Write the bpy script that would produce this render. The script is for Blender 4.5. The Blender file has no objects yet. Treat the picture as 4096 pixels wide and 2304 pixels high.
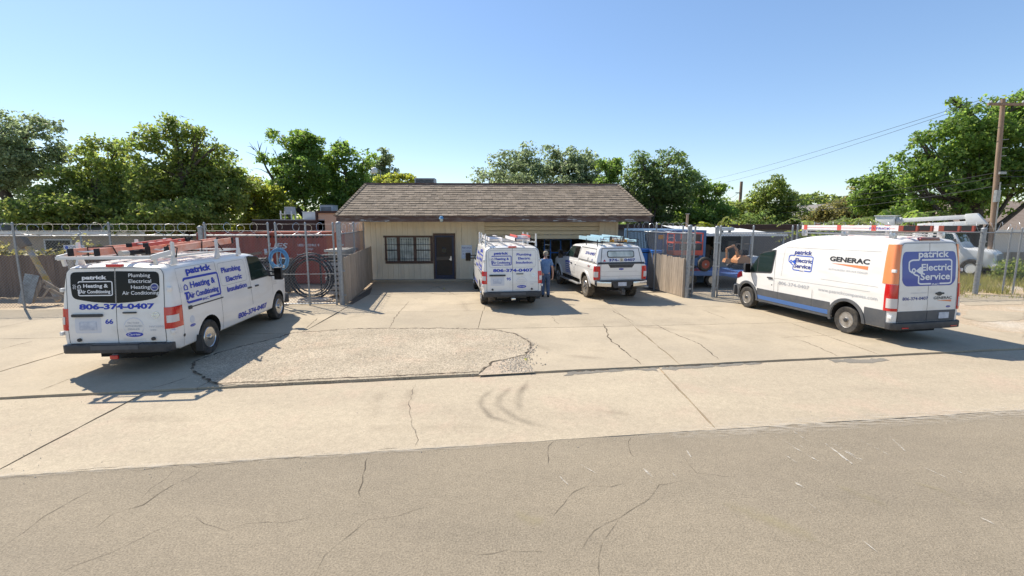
import bpy, bmesh, math, random
from mathutils import Vector, Matrix, noise
from math import sin, cos, tan, pi, radians as R, sqrt, atan2, hypot

sc = bpy.context.scene
COL = sc.collection
rnd = random.Random(7)

# ------------------------------------------------------------------ camera
PITCH, FPX, CAMH = R(8.2), 460.0, 2.9
cam_d = bpy.data.cameras.new('camera')
cam = bpy.data.objects.new('camera', cam_d)
COL.objects.link(cam)
cam.location = (0, 0, CAMH)
cam.rotation_euler = (R(90) - PITCH, 0, 0)
cam_d.sensor_width = 36.0
cam_d.lens = FPX / 1024 * 36
cam_d.clip_start = 0.05
cam_d.clip_end = 3000
sc.camera = cam

# ------------------------------------------------------------------ sky and sun
SUN_EL, SUN_AZ = R(49.5), R(-49.0)            # azimuth from +Y, clockwise positive
w = bpy.data.worlds.new('World')
sc.world = w
w.use_nodes = True
nt = w.node_tree
bg = nt.nodes.get('Background') or nt.nodes.new('ShaderNodeBackground')
out = nt.nodes.get('World Output') or nt.nodes.new('ShaderNodeOutputWorld')
nt.links.new(bg.outputs[0], out.inputs[0])
sky = nt.nodes.new('ShaderNodeTexSky')
sky.sky_type = 'NISHITA'
sky.sun_disc = False
sky.sun_elevation = SUN_EL
sky.sun_rotation = SUN_AZ
sky.air_density = 1.0
sky.dust_density = 0.2
sky.ozone_density = 3.6
gm = nt.nodes.new('ShaderNodeGamma'); gm.inputs[1].default_value = 0.75
hsv = nt.nodes.new('ShaderNodeHueSaturation'); hsv.inputs['Saturation'].default_value = 1.18; hsv.inputs['Hue'].default_value = 0.505
nt.links.new(sky.outputs[0], gm.inputs[0]); nt.links.new(gm.outputs[0], hsv.inputs['Color']); nt.links.new(hsv.outputs[0], bg.inputs[0])
bg.inputs['Strength'].default_value = 0.15
sun_d = bpy.data.lights.new('sun', 'SUN')
sun_d.energy = 3.9
sun_d.angle = R(0.55)
sun_d.color = (1.0, 0.93, 0.82)
sun = bpy.data.objects.new('sun', sun_d)
COL.objects.link(sun)
to_sun = Vector((sin(SUN_AZ) * cos(SUN_EL), cos(SUN_AZ) * cos(SUN_EL), sin(SUN_EL)))
sun.rotation_euler = to_sun.to_track_quat('Z', 'Y').to_euler()
sun.location = (-20, 20, 40)
sc.view_settings.view_transform = 'Standard'
sc.view_settings.look = 'None'
sc.view_settings.exposure = 0.86
sc.view_settings.gamma = 1.0
sc.view_settings.use_curve_mapping = False
sc.cycles.max_bounces = 12
sc.cycles.diffuse_bounces = 8
sc.cycles.transparent_max_bounces = 12

# measured positions: a point of the photograph (1024 px wide) at a chosen distance, or on the ground
def at(u, v, Y):
    x, y = (u - 512) / FPX, -(v - 288) / FPX
    dy, dz = cos(PITCH) + y * sin(PITCH), y * cos(PITCH) - sin(PITCH)
    t = Y / dy
    return x * t, CAMH + dz * t
K = 2.5156
def atd(u, v, Y): return at(u / K, v / K, Y)
def gpd(u, v, z=0.0):
    u, v = u / K, v / K
    x, y = (u - 512) / FPX, -(v - 288) / FPX
    dy, dz = cos(PITCH) + y * sin(PITCH), y * cos(PITCH) - sin(PITCH)
    t = (z - CAMH) / dz
    return (x * t, dy * t)

# ------------------------------------------------------------------ materials
MATS = {}
def mat(name, col, rough=0.6, metal=0.0, col2=None, scale=4.0, amt=1.0, detail=6, bump=0.0, bscale=None,
        coat=0.0, spec=0.5, trans=0.0, stretch=None, island=0.0, emis=None, streak=None):
    """procedural principled material: colour mixed with a second colour by object-space noise, optional relief,
    per-piece variation (island) and a second, dirt layer (streak = (colour, scale vector, amount))"""
    m = bpy.data.materials.new(name)
    m.use_nodes = True
    t = m.node_tree; N = t.nodes; L = t.links
    b = N['Principled BSDF']
    b.inputs['Roughness'].default_value = rough
    b.inputs['Metallic'].default_value = metal
    b.inputs['Specular IOR Level'].default_value = spec
    b.inputs['Coat Weight'].default_value = coat
    b.inputs['Coat Roughness'].default_value = 0.06
    b.inputs['Base Color'].default_value = (*col, 1)
    tc = N.new('ShaderNodeTexCoord')
    mp = N.new('ShaderNodeMapping')
    L.new(tc.outputs['Object'], mp.inputs[0])
    if stretch: mp.inputs['Scale'].default_value = stretch
    last = None
    if col2 is not None:
        n = N.new('ShaderNodeTexNoise'); n.inputs['Scale'].default_value = scale; n.inputs['Detail'].default_value = detail
        n.inputs['Roughness'].default_value = 0.62
        L.new(mp.outputs[0], n.inputs['Vector'])
        r = N.new('ShaderNodeMapRange'); r.inputs['From Min'].default_value = 0.36; r.inputs['From Max'].default_value = 0.66
        r.inputs['To Max'].default_value = amt
        L.new(n.outputs['Fac'], r.inputs[0])
        mx = N.new('ShaderNodeMix'); mx.data_type = 'RGBA'
        mx.inputs[6].default_value = (*col, 1); mx.inputs[7].default_value = (*col2, 1)
        L.new(r.outputs[0], mx.inputs[0])
        last = mx.outputs[2]
    if streak:
        sc_, vec, am = streak
        mp2 = N.new('ShaderNodeMapping'); mp2.inputs['Scale'].default_value = vec
        L.new(tc.outputs['Object'], mp2.inputs[0])
        n2 = N.new('ShaderNodeTexNoise'); n2.inputs['Scale'].default_value = 1.0; n2.inputs['Detail'].default_value = 5
        L.new(mp2.outputs[0], n2.inputs['Vector'])
        r2 = N.new('ShaderNodeMapRange'); r2.inputs['From Min'].default_value = 0.5; r2.inputs['From Max'].default_value = 0.72
        r2.inputs['To Max'].default_value = am
        L.new(n2.outputs['Fac'], r2.inputs[0])
        mx2 = N.new('ShaderNodeMix'); mx2.data_type = 'RGBA'
        if last: L.new(last, mx2.inputs[6])
        else: mx2.inputs[6].default_value = (*col, 1)
        mx2.inputs[7].default_value = (*sc_, 1)
        L.new(r2.outputs[0], mx2.inputs[0])
        last = mx2.outputs[2]
    if island:
        g = N.new('ShaderNodeNewGeometry'); oi = N.new('ShaderNodeObjectInfo')
        ad = N.new('ShaderNodeMath'); ad.operation = 'ADD'
        L.new(g.outputs['Random Per Island'], ad.inputs[0]); L.new(oi.outputs['Random'], ad.inputs[1])
        fr = N.new('ShaderNodeMath'); fr.operation = 'FRACT'; L.new(ad.outputs[0], fr.inputs[0])
        r3 = N.new('ShaderNodeMapRange'); r3.inputs['To Min'].default_value = 1 - island; r3.inputs['To Max'].default_value = 1 + island
        L.new(fr.outputs[0], r3.inputs[0])
        hs = N.new('ShaderNodeHueSaturation')
        L.new(r3.outputs[0], hs.inputs['Value'])
        if last: L.new(last, hs.inputs['Color'])
        else: hs.inputs['Color'].default_value = (*col, 1)
        last = hs.outputs[0]
    if last: L.new(last, b.inputs['Base Color'])
    if bump:
        n3 = N.new('ShaderNodeTexNoise'); n3.inputs['Scale'].default_value = bscale or scale * 6; n3.inputs['Detail'].default_value = 4
        L.new(mp.outputs[0], n3.inputs['Vector'])
        bp = N.new('ShaderNodeBump'); bp.inputs['Strength'].default_value = bump; bp.inputs['Distance'].default_value = 0.02
        L.new(n3.outputs['Fac'], bp.inputs['Height']); L.new(bp.outputs[0], b.inputs['Normal'])
    if emis:
        b.inputs['Emission Color'].default_value = (*emis[0], 1); b.inputs['Emission Strength'].default_value = emis[1]
    if trans:
        b.inputs['Transmission Weight'].default_value = trans
    MATS[name] = m
    return m

def leaf_mat(name, col, var=0.35, tl=0.45, yellow=(0.16, 0.15, 0.02)):
    m = bpy.data.materials.new(name); m.use_nodes = True
    t = m.node_tree; N = t.nodes; L = t.links
    for n in list(N): N.remove(n)
    o = N.new('ShaderNodeOutputMaterial')
    g = N.new('ShaderNodeNewGeometry')
    mx = N.new('ShaderNodeMix'); mx.data_type = 'RGBA'
    mx.inputs[6].default_value = (*col, 1); mx.inputs[7].default_value = (*yellow, 1)
    pw = N.new('ShaderNodeMath'); pw.operation = 'POWER'; pw.inputs[1].default_value = 3.0
    L.new(g.outputs['Random Per Island'], pw.inputs[0])
    ml = N.new('ShaderNodeMath'); ml.operation = 'MULTIPLY'; ml.inputs[1].default_value = 0.7
    L.new(pw.outputs[0], ml.inputs[0]); L.new(ml.outputs[0], mx.inputs[0])
    fr = N.new('ShaderNodeMath'); fr.operation = 'MULTIPLY'; fr.inputs[1].default_value = 37.7
    L.new(g.outputs['Random Per Island'], fr.inputs[0])
    f2 = N.new('ShaderNodeMath'); f2.operation = 'FRACT'; L.new(fr.outputs[0], f2.inputs[0])
    r = N.new('ShaderNodeMapRange'); r.inputs['To Min'].default_value = 1 - var; r.inputs['To Max'].default_value = 1 + var
    L.new(f2.outputs[0], r.inputs[0])
    hs = N.new('ShaderNodeHueSaturation'); L.new(r.outputs[0], hs.inputs['Value']); L.new(mx.outputs[2], hs.inputs['Color'])
    d = N.new('ShaderNodeBsdfPrincipled'); d.inputs['Roughness'].default_value = 0.5; d.inputs['Specular IOR Level'].default_value = 0.35
    L.new(hs.outputs[0], d.inputs['Base Color'])
    tr = N.new('ShaderNodeBsdfTranslucent')
    h2 = N.new('ShaderNodeHueSaturation'); h2.inputs['Value'].default_value = 2.3; h2.inputs['Saturation'].default_value = 1.1; h2.inputs['Hue'].default_value = 0.495
    L.new(hs.outputs[0], h2.inputs['Color']); L.new(h2.outputs[0], tr.inputs['Color'])
    ms = N.new('ShaderNodeMixShader'); ms.inputs[0].default_value = tl
    L.new(d.outputs[0], ms.inputs[1]); L.new(tr.outputs[0], ms.inputs[2]); L.new(ms.outputs[0], o.inputs[0])
    MATS[name] = m
    return m

# ------------------------------------------------------------------ mesh helpers
UP = Vector((0, 0, 1))
class MB:
    def __init__(s): s.v = []; s.f = []; s.mi = []
    def add(s, vs, fs, mi=0):
        n = len(s.v)
        s.v += [tuple(v) for v in vs]
        s.f += [tuple(i + n for i in f) for f in fs]
        s.mi += [mi] * len(fs)
        return s
    def box(s, x0, y0, z0, x1, y1, z1, mi=0):
        v = [(x0, y0, z0), (x1, y0, z0), (x1, y1, z0), (x0, y1, z0), (x0, y0, z1), (x1, y0, z1), (x1, y1, z1), (x0, y1, z1)]
        return s.add(v, [(3, 2, 1, 0), (4, 5, 6, 7), (0, 1, 5, 4), (1, 2, 6, 5), (2, 3, 7, 6), (3, 0, 4, 7)], mi)
    def cbox(s, c, d, M=None, mi=0):
        v = []
        for k in (-.5, .5):
            for i, j in ((-.5, -.5), (.5, -.5), (.5, .5), (-.5, .5)):
                p = Vector((i * d[0], j * d[1], k * d[2]))
                if M is not None: p = M @ p
                v.append(p + Vector(c))
        return s.add(v, [(3, 2, 1, 0), (4, 5, 6, 7), (0, 1, 5, 4), (1, 2, 6, 5), (2, 3, 7, 6), (3, 0, 4, 7)], mi)
    def bar(s, a, b, wd, ht=None, up=UP, mi=0):
        a, b = Vector(a), Vector(b); ht = ht or wd
        d = (b - a)
        if d.length < 1e-6: return s
        d.normalize()
        if abs(d.dot(up)) > .98: up = Vector((1, 0, 0))
        sx = d.cross(up).normalized(); sy = sx.cross(d)
        v = []
        for p in (a, b):
            for i, j in ((-1, -1), (1, -1), (1, 1), (-1, 1)):
                v.append(p + sx * (i * wd / 2) + sy * (j * ht / 2))
        return s.add(v, [(3, 2, 1, 0), (4, 5, 6, 7), (0, 1, 5, 4), (1, 2, 6, 5), (2, 3, 7, 6), (3, 0, 4, 7)], mi)
    def tube(s, pts, r, n=6, closed=False, cap=True, mi=0):
        pts = [Vector(p) for p in pts]; m = len(pts)
        rs = r if isinstance(r, (list, tuple)) else [r] * m
        v = []; prev = None
        for i, p in enumerate(pts):
            if closed: d = pts[(i + 1) % m] - pts[i - 1]
            else: d = pts[min(i + 1, m - 1)] - pts[max(i - 1, 0)]
            if d.length < 1e-9: d = Vector((0, 0, 1))
            d.normalize()
            if prev is None:
                u = d.orthogonal().normalized()
            else:
                u = (prev - d * prev.dot(d))
                u = u.normalized() if u.length > 1e-6 else d.orthogonal().normalized()
            prev = u; q = d.cross(u)
            for k in range(n):
                a = 2 * pi * k / n
                v.append(p + (u * cos(a) + q * sin(a)) * rs[i])
        f = []
        for i in range(m if closed else m - 1):
            j = (i + 1) % m
            for k in range(n):
                l = (k + 1) % n
                f.append((i * n + k, i * n + l, j * n + l, j * n + k))
        if cap and not closed:
            f.append(tuple(range(n - 1, -1, -1))); f.append(tuple((m - 1) * n + k for k in range(n)))
        return s.add(v, f, mi)
    def lathe(s, prof, n=24, M=None, closed=False, mi=0):
        """prof: list of (radius, height); axis +Z, transformed by M"""
        v = []; f = []; m = len(prof)
        for (r, h) in prof:
            for k in range(n):
                a = 2 * pi * k / n
                p = Vector((r * cos(a), r * sin(a), h))
                v.append(M @ p if M is not None else p)
        for i in range(m - 1 + (1 if closed else 0)):
            j = (i + 1) % m
            for k in range(n):
                l = (k + 1) % n
                f.append((i * n + k, i * n + l, j * n + l, j * n + k))
        if not closed:
            if prof[0][0] > 1e-4: f.append(tuple(range(n - 1, -1, -1)))
            if prof[-1][0] > 1e-4: f.append(tuple((m - 1) * n + k for k in range(n)))
        return s.add(v, f, mi)
    def extr(s, poly, d, mi=0):
        """poly: 3-D points (flat outline), d: extrusion vector"""
        n = len(poly); d = Vector(d); P = [Vector(p) for p in poly]
        v = P + [p + d for p in P]
        f = [tuple(range(n - 1, -1, -1)), tuple(range(n, 2 * n))]
        for i in range(n): f.append((i, (i + 1) % n, n + (i + 1) % n, n + i))
        return s.add(v, f, mi)
    def quad(s, a, b, c, d, mi=0): return s.add([a, b, c, d], [(0, 1, 2, 3)], mi)
    def mesh(s, name, fix=False):
        me = bpy.data.meshes.new(name)
        me.from_pydata([tuple(p) for p in s.v], [], s.f)
        if any(s.mi): me.polygons.foreach_set('material_index', s.mi)
        if fix:
            bm = bmesh.new(); bm.from_mesh(me); bmesh.ops.recalc_face_normals(bm, faces=bm.faces); bm.to_mesh(me); bm.free()
        me.update()
        return me

def tag(o, label=None, cat=None, group=None, kind=None):
    if label: o['label'] = label
    if cat: o['category'] = cat
    if group: o['group'] = group
    if kind: o['kind'] = kind
    return o

def ob(name, mb, m, parent=None, loc=None, smooth=None, fix=True, bevel=0.0, **kw):
    me = mb.mesh(name, fix) if isinstance(mb, MB) else mb
    if bevel:
        bm = bmesh.new(); bm.from_mesh(me)
        es = [e for e in bm.edges if len(e.link_faces) == 2 and e.calc_face_angle(0) > R(30)]
        bmesh.ops.bevel(bm, geom=es, offset=bevel, segments=2, affect='EDGES', profile=0.6, clamp_overlap=True)
        bm.to_mesh(me); bm.free()
    if not me.materials:
        for x in (m if isinstance(m, (list, tuple)) else [m]): me.materials.append(MATS[x] if isinstance(x, str) else x)
    if smooth or bevel:
        me.shade_smooth(); me.set_sharp_from_angle(angle=R(smooth or 40))
    o = bpy.data.objects.new(name, me)
    COL.objects.link(o)
    if parent: o.parent = parent
    if loc: o.location = loc
    tag(o, **kw)
    return o

def thing(name, label, cat, loc=(0, 0, 0), rz=0.0, group=None):
    o = bpy.data.objects.new(name, None)
    COL.objects.link(o)
    o.empty_display_size = 0.3
    o.location = loc; o.rotation_euler = (0, 0, rz)
    return tag(o, label, cat, group)

def copy_tree(o, parent=None):
    c = o.copy(); COL.objects.link(c)
    if parent: c.parent = parent
    for ch in list(o.children): copy_tree(ch, c)
    return c

# surface-mapped panels and lettering -----------------------------------------------------------
def smap(surf, u, v, off):
    p = surf(u, v); e = 0.004
    n = (surf(u + e, v) - surf(u - e, v)).cross(surf(u, v + e) - surf(u, v - e))
    return p + n.normalized() * off
def rrect(u0, v0, u1, v1, r=0.05, n=4, rs=None):
    rs = rs or (r, r, r, r); P = []
    for (cx, cy, a0), rr in zip(((u1, v1, 0), (u0, v1, 90), (u0, v0, 180), (u1, v0, 270)), rs):
        sx = -1 if cx == u1 else 1; sy = -1 if cy == v1 else 1
        if rr <= 0: P.append((cx, cy)); continue
        for k in range(n + 1):
            a = R(a0 + 90 * k / n); P.append((cx + sx * rr + rr * cos(a), cy + sy * rr + rr * sin(a)))
    return P
def rpoly(pts, r, n=4):
    """round the corners of a polygon"""
    P = []; m = len(pts)
    for i in range(m):
        a, b, c = (Vector(pts[i - 1]), Vector(pts[i]), Vector(pts[(i + 1) % m]))
        rr = r[i] if isinstance(r, (list, tuple)) else r
        d1, d2 = (a - b), (c - b); t = min(rr, d1.length * .45, d2.length * .45)
        p, q = b + d1.normalized() * t, b + d2.normalized() * t
        for k in range(n + 1):
            s_ = k / n; x = p * (1 - s_) ** 2 + b * 2 * s_ * (1 - s_) + q * s_ ** 2
            P.append((x[0], x[1]))
    return P
def _cut(bm, step_u, step_v):
    if not bm.verts: return
    for ax, st in ((0, step_u), (1, step_v)):
        if not st: continue
        lo = min(v.co[ax] for v in bm.verts); hi = max(v.co[ax] for v in bm.verts)
        k = math.ceil(lo / st + 1e-6)
        while k * st < hi - 1e-6:
            no = (1, 0, 0) if ax == 0 else (0, 1, 0); co = [0, 0, 0]; co[ax] = k * st
            bmesh.ops.bisect_plane(bm, geom=bm.verts[:] + bm.edges[:] + bm.faces[:], plane_co=co, plane_no=no, dist=1e-5)
            k += 1
def panel(surf, outline, name, m, parent, off=0.004, th=0.004, su=0.25, sv=0.1, holes=None, **kw):
    """a thin shaped plate lying on a surface: outline in surface coordinates (u right, v up seen from outside)"""
    bm = bmesh.new()
    a = sum(outline[i - 1][0] * outline[i][1] - outline[i][0] * outline[i - 1][1] for i in range(len(outline)))
    if a < 0: outline = outline[::-1]
    bm.faces.new([bm.verts.new((u, v, 0)) for u, v in outline])
    _cut(bm, su, sv)
    if th:
        be = [e for e in bm.edges if e.is_boundary]
        r = bmesh.ops.extrude_edge_only(bm, edges=be)
        for g in r['geom']:
            if isinstance(g, bmesh.types.BMVert): g.co.z = -th
    for v in bm.verts: v.co = smap(surf, v.co.x, v.co.y, off + v.co.z)
    bmesh.ops.recalc_face_normals(bm, faces=bm.faces) if False else None
    me = bpy.data.meshes.new(name); bm.to_mesh(me); bm.free()
    return ob(name, me, m, parent, smooth=35, **kw)
def ring_panel(surf, outer, inner, name, m, parent, off=0.004, th=0.003, su=0.25, sv=0.1, skip=(), **kw):
    """a closed band between two outlines with the same number of points; skip = indices left open"""
    bm = bmesh.new(); n = len(outer)
    vo = [bm.verts.new((u, v, 0)) for u, v in outer]; vi = [bm.verts.new((u, v, 0)) for u, v in inner]
    for i in range(n):
        if i in skip: continue
        j = (i + 1) % n
        bm.faces.new((vo[i], vo[j], vi[j], vi[i]))
    bmesh.ops.recalc_face_normals(bm, faces=bm.faces)
    if bm.faces and sum(f.normal.z for f in bm.faces) < 0: bmesh.ops.reverse_faces(bm, faces=bm.faces)
    _cut(bm, su, sv)
    if th:
        be = [e for e in bm.edges if e.is_boundary]
        r = bmesh.ops.extrude_edge_only(bm, edges=be)
        for g in r['geom']:
            if isinstance(g, bmesh.types.BMVert): g.co.z = -th
    for v in bm.verts: v.co = smap(surf, v.co.x, v.co.y, off + v.co.z)
    me = bpy.data.meshes.new(name); bm.to_mesh(me); bm.free()
    return ob(name, me, m, parent, smooth=35, **kw)
def band(surf, pts, wd, name, m, parent, off=0.004, th=0.003, **kw):
    """an open stroke of constant width through points of a surface"""
    P = [Vector(p) for p in pts]; l = []; r_ = []
    for i, p in enumerate(P):
        d = (P[min(i + 1, len(P) - 1)] - P[max(i - 1, 0)]).normalized(); nn = Vector((-d[1], d[0]))
        l.append(tuple(p + nn * wd / 2)); r_.append(tuple(p - nn * wd / 2))
    return panel(surf, l + r_[::-1], name, m, parent, off, th, **kw)
def seam(surf, pts, parent, wd=0.008, m='seam', name='door_gap', closed=False, off=0.0025, **kw):
    if closed: pts = list(pts) + [pts[0]]
    mb = MB()
    P = [Vector(p) for p in pts]
    for i in range(len(P) - 1):
        n = max(1, int((P[i + 1] - P[i]).length / 0.2))
        for k in range(n):
            a, b = P[i].lerp(P[i + 1], k / n), P[i].lerp(P[i + 1], (k + 1) / n)
            d = (b - a).normalized(); q = Vector((-d[1], d[0])) * wd / 2
            mb.quad(*[smap(surf, x[0], x[1], off) for x in (a + q, a - q, b - q, b + q)])
    return ob(name, mb, m, parent, fix=False, **kw)
_cap = []
def text(surf, s, u0, u1, v, h, m, parent, off=0.0075, bold=0.0, name='lettering', shear=0.0, sv=0.1, **kw):
    """flat lettering laid on a surface, fitted to the width u0..u1 with baseline v and capital height h"""
    cu = bpy.data.curves.new('t', 'FONT'); cu.body = s; cu.size = 1; cu.offset = bold; cu.resolution_u = 3; cu.shear = shear
    o = bpy.data.objects.new('t', cu)
    me = bpy.data.meshes.new_from_object(o)
    if not me.vertices: return None
    xs = [p.co.x for p in me.vertices]; x0, x1 = min(xs), max(xs)
    if not _cap:
        c2 = bpy.data.curves.new('c', 'FONT'); c2.body = 'H'; m2 = bpy.data.meshes.new_from_object(bpy.data.objects.new('c', c2))
        _cap.append(max(p.co.y for p in m2.vertices))
    ky = h / _cap[0]; kx = (u1 - u0) / (x1 - x0)
    bm = bmesh.new(); bm.from_mesh(me)
    for p in bm.verts: p.co = Vector((u0 + (p.co.x - x0) * kx, v + p.co.y * ky, 0))
    _cut(bm, None, sv)
    for p in bm.verts: p.co = smap(surf, p.co.x, p.co.y, off)
    me.clear_geometry(); bm.to_mesh(me); bm.free(); me.materials.clear(); me.name = name
    return ob(name, me, m, parent, **kw)
def disc(surf, u, v, ru, rv, name, m, parent, off=0.005, th=0.004, n=20, **kw):
    return panel(surf, [(u + ru * cos(2 * pi * k / n), v + rv * sin(2 * pi * k / n)) for k in range(n)], name, m, parent, off, th, su=None, sv=None, **kw)
def hoop(surf, u, v, r0, r1, name, m, parent, off=0.005, n=24, **kw):
    f = lambda r: [(u + r * cos(2 * pi * k / n), v + r * sin(2 * pi * k / n)) for k in range(n)]
    return ring_panel(surf, f(r1), f(r0), name, m, parent, off, .003, su=None, sv=None, **kw)
# ------------------------------------------------------------------ palette
mat('white_paint', (.80, .775, .73), .30, coat=.4, col2=(.73, .70, .65), scale=1.2, amt=.5, streak=((.50, .43, .34), (1.2, 3, 5), .24))
mat('orange_paint', (.85, .27, .09), .35, coat=.4)
mat('black_glass', (.010, .008, .008), .12, spec=.22)
mat('cab_glass', (.016, .030, .025), .05, spec=.5)
mat('black_plastic', (.030, .031, .034), .55, col2=(.055, .055, .057), scale=6)
mat('grey_plastic', (.075, .080, .088), .6, col2=(.11, .11, .11), scale=3)
mat('seam', (.03, .03, .03), .8)
mat('soft_seam', (.30, .29, .28), .8)
mat('underbody', (.012, .012, .012), .9)
mat('tyre', (.022, .021, .020), .85, col2=(.075, .065, .052), scale=7, bump=.2)
mat('tyre_dusty', (.05, .043, .035), .9, col2=(.16, .13, .095), scale=9, bump=.3)
mat('alloy', (.50, .49, .47), .35, metal=.7, col2=(.33, .30, .26), scale=8)
mat('chrome', (.60, .60, .60), .22, metal=1.0)
mat('steel', (.42, .42, .41), .45, metal=.6, col2=(.28, .27, .25), scale=8)
mat('galvanised', (.34, .355, .36), .5, metal=.45, col2=(.24, .25, .26), scale=14)
mat('wire', (.20, .205, .205), .5, metal=.4)
mat('red_lens', (.55, .012, .012), .12, coat=.6)
mat('clear_lens', (.62, .58, .55), .12, coat=.6)
mat('amber_lens', (.75, .30, .06), .15, coat=.5)
mat('dark_red_lens', (.16, .008, .01), .12, coat=.6)
mat('blue_ink', (.012, .040, .40), .45)
mat('bright_blue_ink', (.025, .10, .52), .45)
mat('navy_ink', (.035, .05, .24), .5)
mat('white_ink', (.80, .80, .80), .5)
mat('grey_ink', (.40, .41, .43), .5)
mat('pale_ink', (.62, .63, .66), .5)
mat('silver_ink', (.55, .55, .57), .4)
mat('black_ink', (.025, .025, .028), .5)
mat('orange_ink', (.80, .24, .09), .5)
mat('decal_blue', (.030, .060, .34), .35, coat=.3)
mat('stripe_blue', (.065, .155, .38), .4)
mat('plate', (.62, .64, .68), .5, col2=(.42, .45, .52), scale=9)
mat('ladder_orange', (.72, .27, .16), .55, col2=(.76, .47, .37), scale=5)
mat('ladder_red', (.60, .10, .075), .5)
mat('ladder_white', (.74, .70, .68), .5)
mat('ladder_blue', (.36, .56, .64), .5, col2=(.46, .64, .70), scale=4)
mat('ladder_yellow', (.62, .30, .03), .5)
mat('aluminium', (.60, .60, .60), .35, metal=.8)
mat('strap', (.012, .012, .014), .8)
mat('tan_siding', (.76, .64, .455), .75, col2=(.79, .69, .52), scale=2.2, stretch=(1, 1, .5), streak=((.42, .38, .33), (5, 5, .9), .30), bump=.12, bscale=60, island=.035)
mat('tan_door', (.70, .58, .38), .6, col2=(.74, .63, .45), scale=2, island=.02)
mat('brown_trim', (.090, .048, .036), .7, col2=(.125, .075, .058), scale=3, streak=((.36, .33, .30), (2.2, 2.2, 9), .5))
mat('brown_frame', (.085, .048, .032), .65, col2=(.12, .07, .05), scale=4)
mat('shingle', (.21, .163, .115), .95, col2=(.265, .21, .155), scale=3.5, island=.20, bump=.35, bscale=90)
mat('shingle_dark', (.085, .068, .052), .95)
mat('wood_grey', (.34, .265, .195), .9, col2=(.45, .37, .285), scale=3, stretch=(7, 7, .8), island=.14, bump=.4, bscale=12, streak=((.15, .12, .095), (12, 12, 1.1), .55))
mat('wood_dark', (.155, .105, .072), .9, col2=(.22, .155, .11), scale=3, stretch=(6, 6, .7), island=.16)
mat('pole_wood', (.26, .17, .11), .9, col2=(.34, .24, .17), scale=4, stretch=(5, 5, .5), streak=((.12, .085, .06), (9, 9, .6), .6))
mat('bars', (.018, .020, .026), .5)
mat('door_blue', (.022, .028, .060), .5)
mat('screen_brown', (.13, .098, .070), .8)
mat('screen_dark', (.050, .038, .030), .7)
mat('pane', (.66, .70, .64), .10, col2=(.36, .40, .36), scale=2.6, detail=2, coat=.6)  # pale mottled base colour stands in for curtains and reflections in the glass
mat('curtain', (.60, .58, .52), .8, col2=(.5, .48, .44), scale=3)
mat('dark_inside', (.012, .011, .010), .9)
mat('shelf_brown', (.11, .075, .05), .8, col2=(.05, .04, .03), scale=3)
mat('pale_sign', (.62, .66, .74), .5)
mat('rust_red', (.27, .042, .024), .65, col2=(.30, .070, .04), scale=1.5, streak=((.14, .05, .03), (3, 3, .6), .6))
mat('cont_blue', (.085, .165, .29), .55, col2=(.11, .20, .33), scale=2)
mat('cont_light_blue', (.30, .46, .68), .5, col2=(.38, .53, .74), scale=2)
mat('bright_blue', (.03, .20, .62), .45)
mat('machine_red', (.75, .10, .06), .5, col2=(.55, .11, .07), scale=4)
mat('excavator_orange', (.62, .26, .09), .6, col2=(.50, .25, .12), scale=5)
mat('dark_metal', (.06, .06, .058), .6, col2=(.10, .09, .08), scale=6)
mat('peach_stucco', (.60, .42, .28), .85, col2=(.64, .47, .33), scale=1.5)
mat('brown_fascia', (.075, .040, .030), .8)
mat('white_metal', (.74, .74, .72), .4, col2=(.66, .65, .62), scale=3)
mat('ac_grey', (.45, .47, .48), .55, col2=(.36, .37, .37), scale=3)
mat('hose_blue', (.11, .27, .46), .5)
mat('hose_black', (.016, .016, .017), .5)
mat('yellow_old', (.58, .36, .06), .7, col2=(.42, .40, .38), scale=2.4, stretch=(1, 1, 1.6), amt=1.0)
mat('white_old', (.56, .52, .46), .8, col2=(.42, .38, .32), scale=5)
mat('blue_grey', (.36, .42, .46), .6, col2=(.22, .24, .25), scale=5)
mat('block_grey', (.42, .41, .40), .8, col2=(.32, .31, .30), scale=6)
mat('house_tan', (.50, .40, .29), .85, col2=(.44, .36, .27), scale=2)
mat('house_white', (.66, .65, .62), .8)
mat('roof_brown', (.22, .165, .125), .95, col2=(.28, .22, .175), scale=2.5)
mat('roof_grey', (.20, .185, .17), .95)
mat('bark', (.060, .046, .036), .95, col2=(.11, .09, .07), scale=5, stretch=(3, 3, .8), bump=.5, bscale=12)
mat('bark_pale', (.16, .13, .10), .95, col2=(.23, .19, .15), scale=5, stretch=(3, 3, .8))
mat('cable', (.03, .03, .032), .7)
mat('skin', (.46, .27, .20), .55)
mat('shirt_blue', (.11, .20, .37), .85, col2=(.16, .27, .46), scale=9, bump=.4, bscale=14)
mat('jeans', (.06, .095, .17), .9, col2=(.11, .155, .25), scale=11, bump=.4, bscale=16)
mat('shoe', (.02, .018, .017), .6)
mat('cap_tan', (.36, .31, .22), .8, col2=(.28, .25, .19), scale=14)
mat('hair', (.30, .26, .22), .8)
mat('dirt', (.40, .30, .20), .97, col2=(.50, .40, .29), scale=.8, bump=.5, bscale=30, streak=((.30, .22, .145), (6, 6, 6), .5))
mat('weed_dry', (.42, .38, .17), .9, island=.3)
leaf_mat('leaf_mid', (.140, .190, .056), yellow=(.28, .27, .075), tl=.58)
leaf_mat('leaf_dark', (.105, .155, .055), yellow=(.19, .22, .07), tl=.54)
leaf_mat('leaf_elm', (.160, .200, .105), yellow=(.24, .27, .15), tl=.56)
leaf_mat('leaf_lime', (.200, .235, .055), yellow=(.37, .34, .06), tl=.58)
leaf_mat('leaf_deep', (.125, .195, .052), yellow=(.24, .28, .065), tl=.58)
leaf_mat('leaf_olive', (.170, .170, .068), yellow=(.29, .23, .08), tl=.52)
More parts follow.
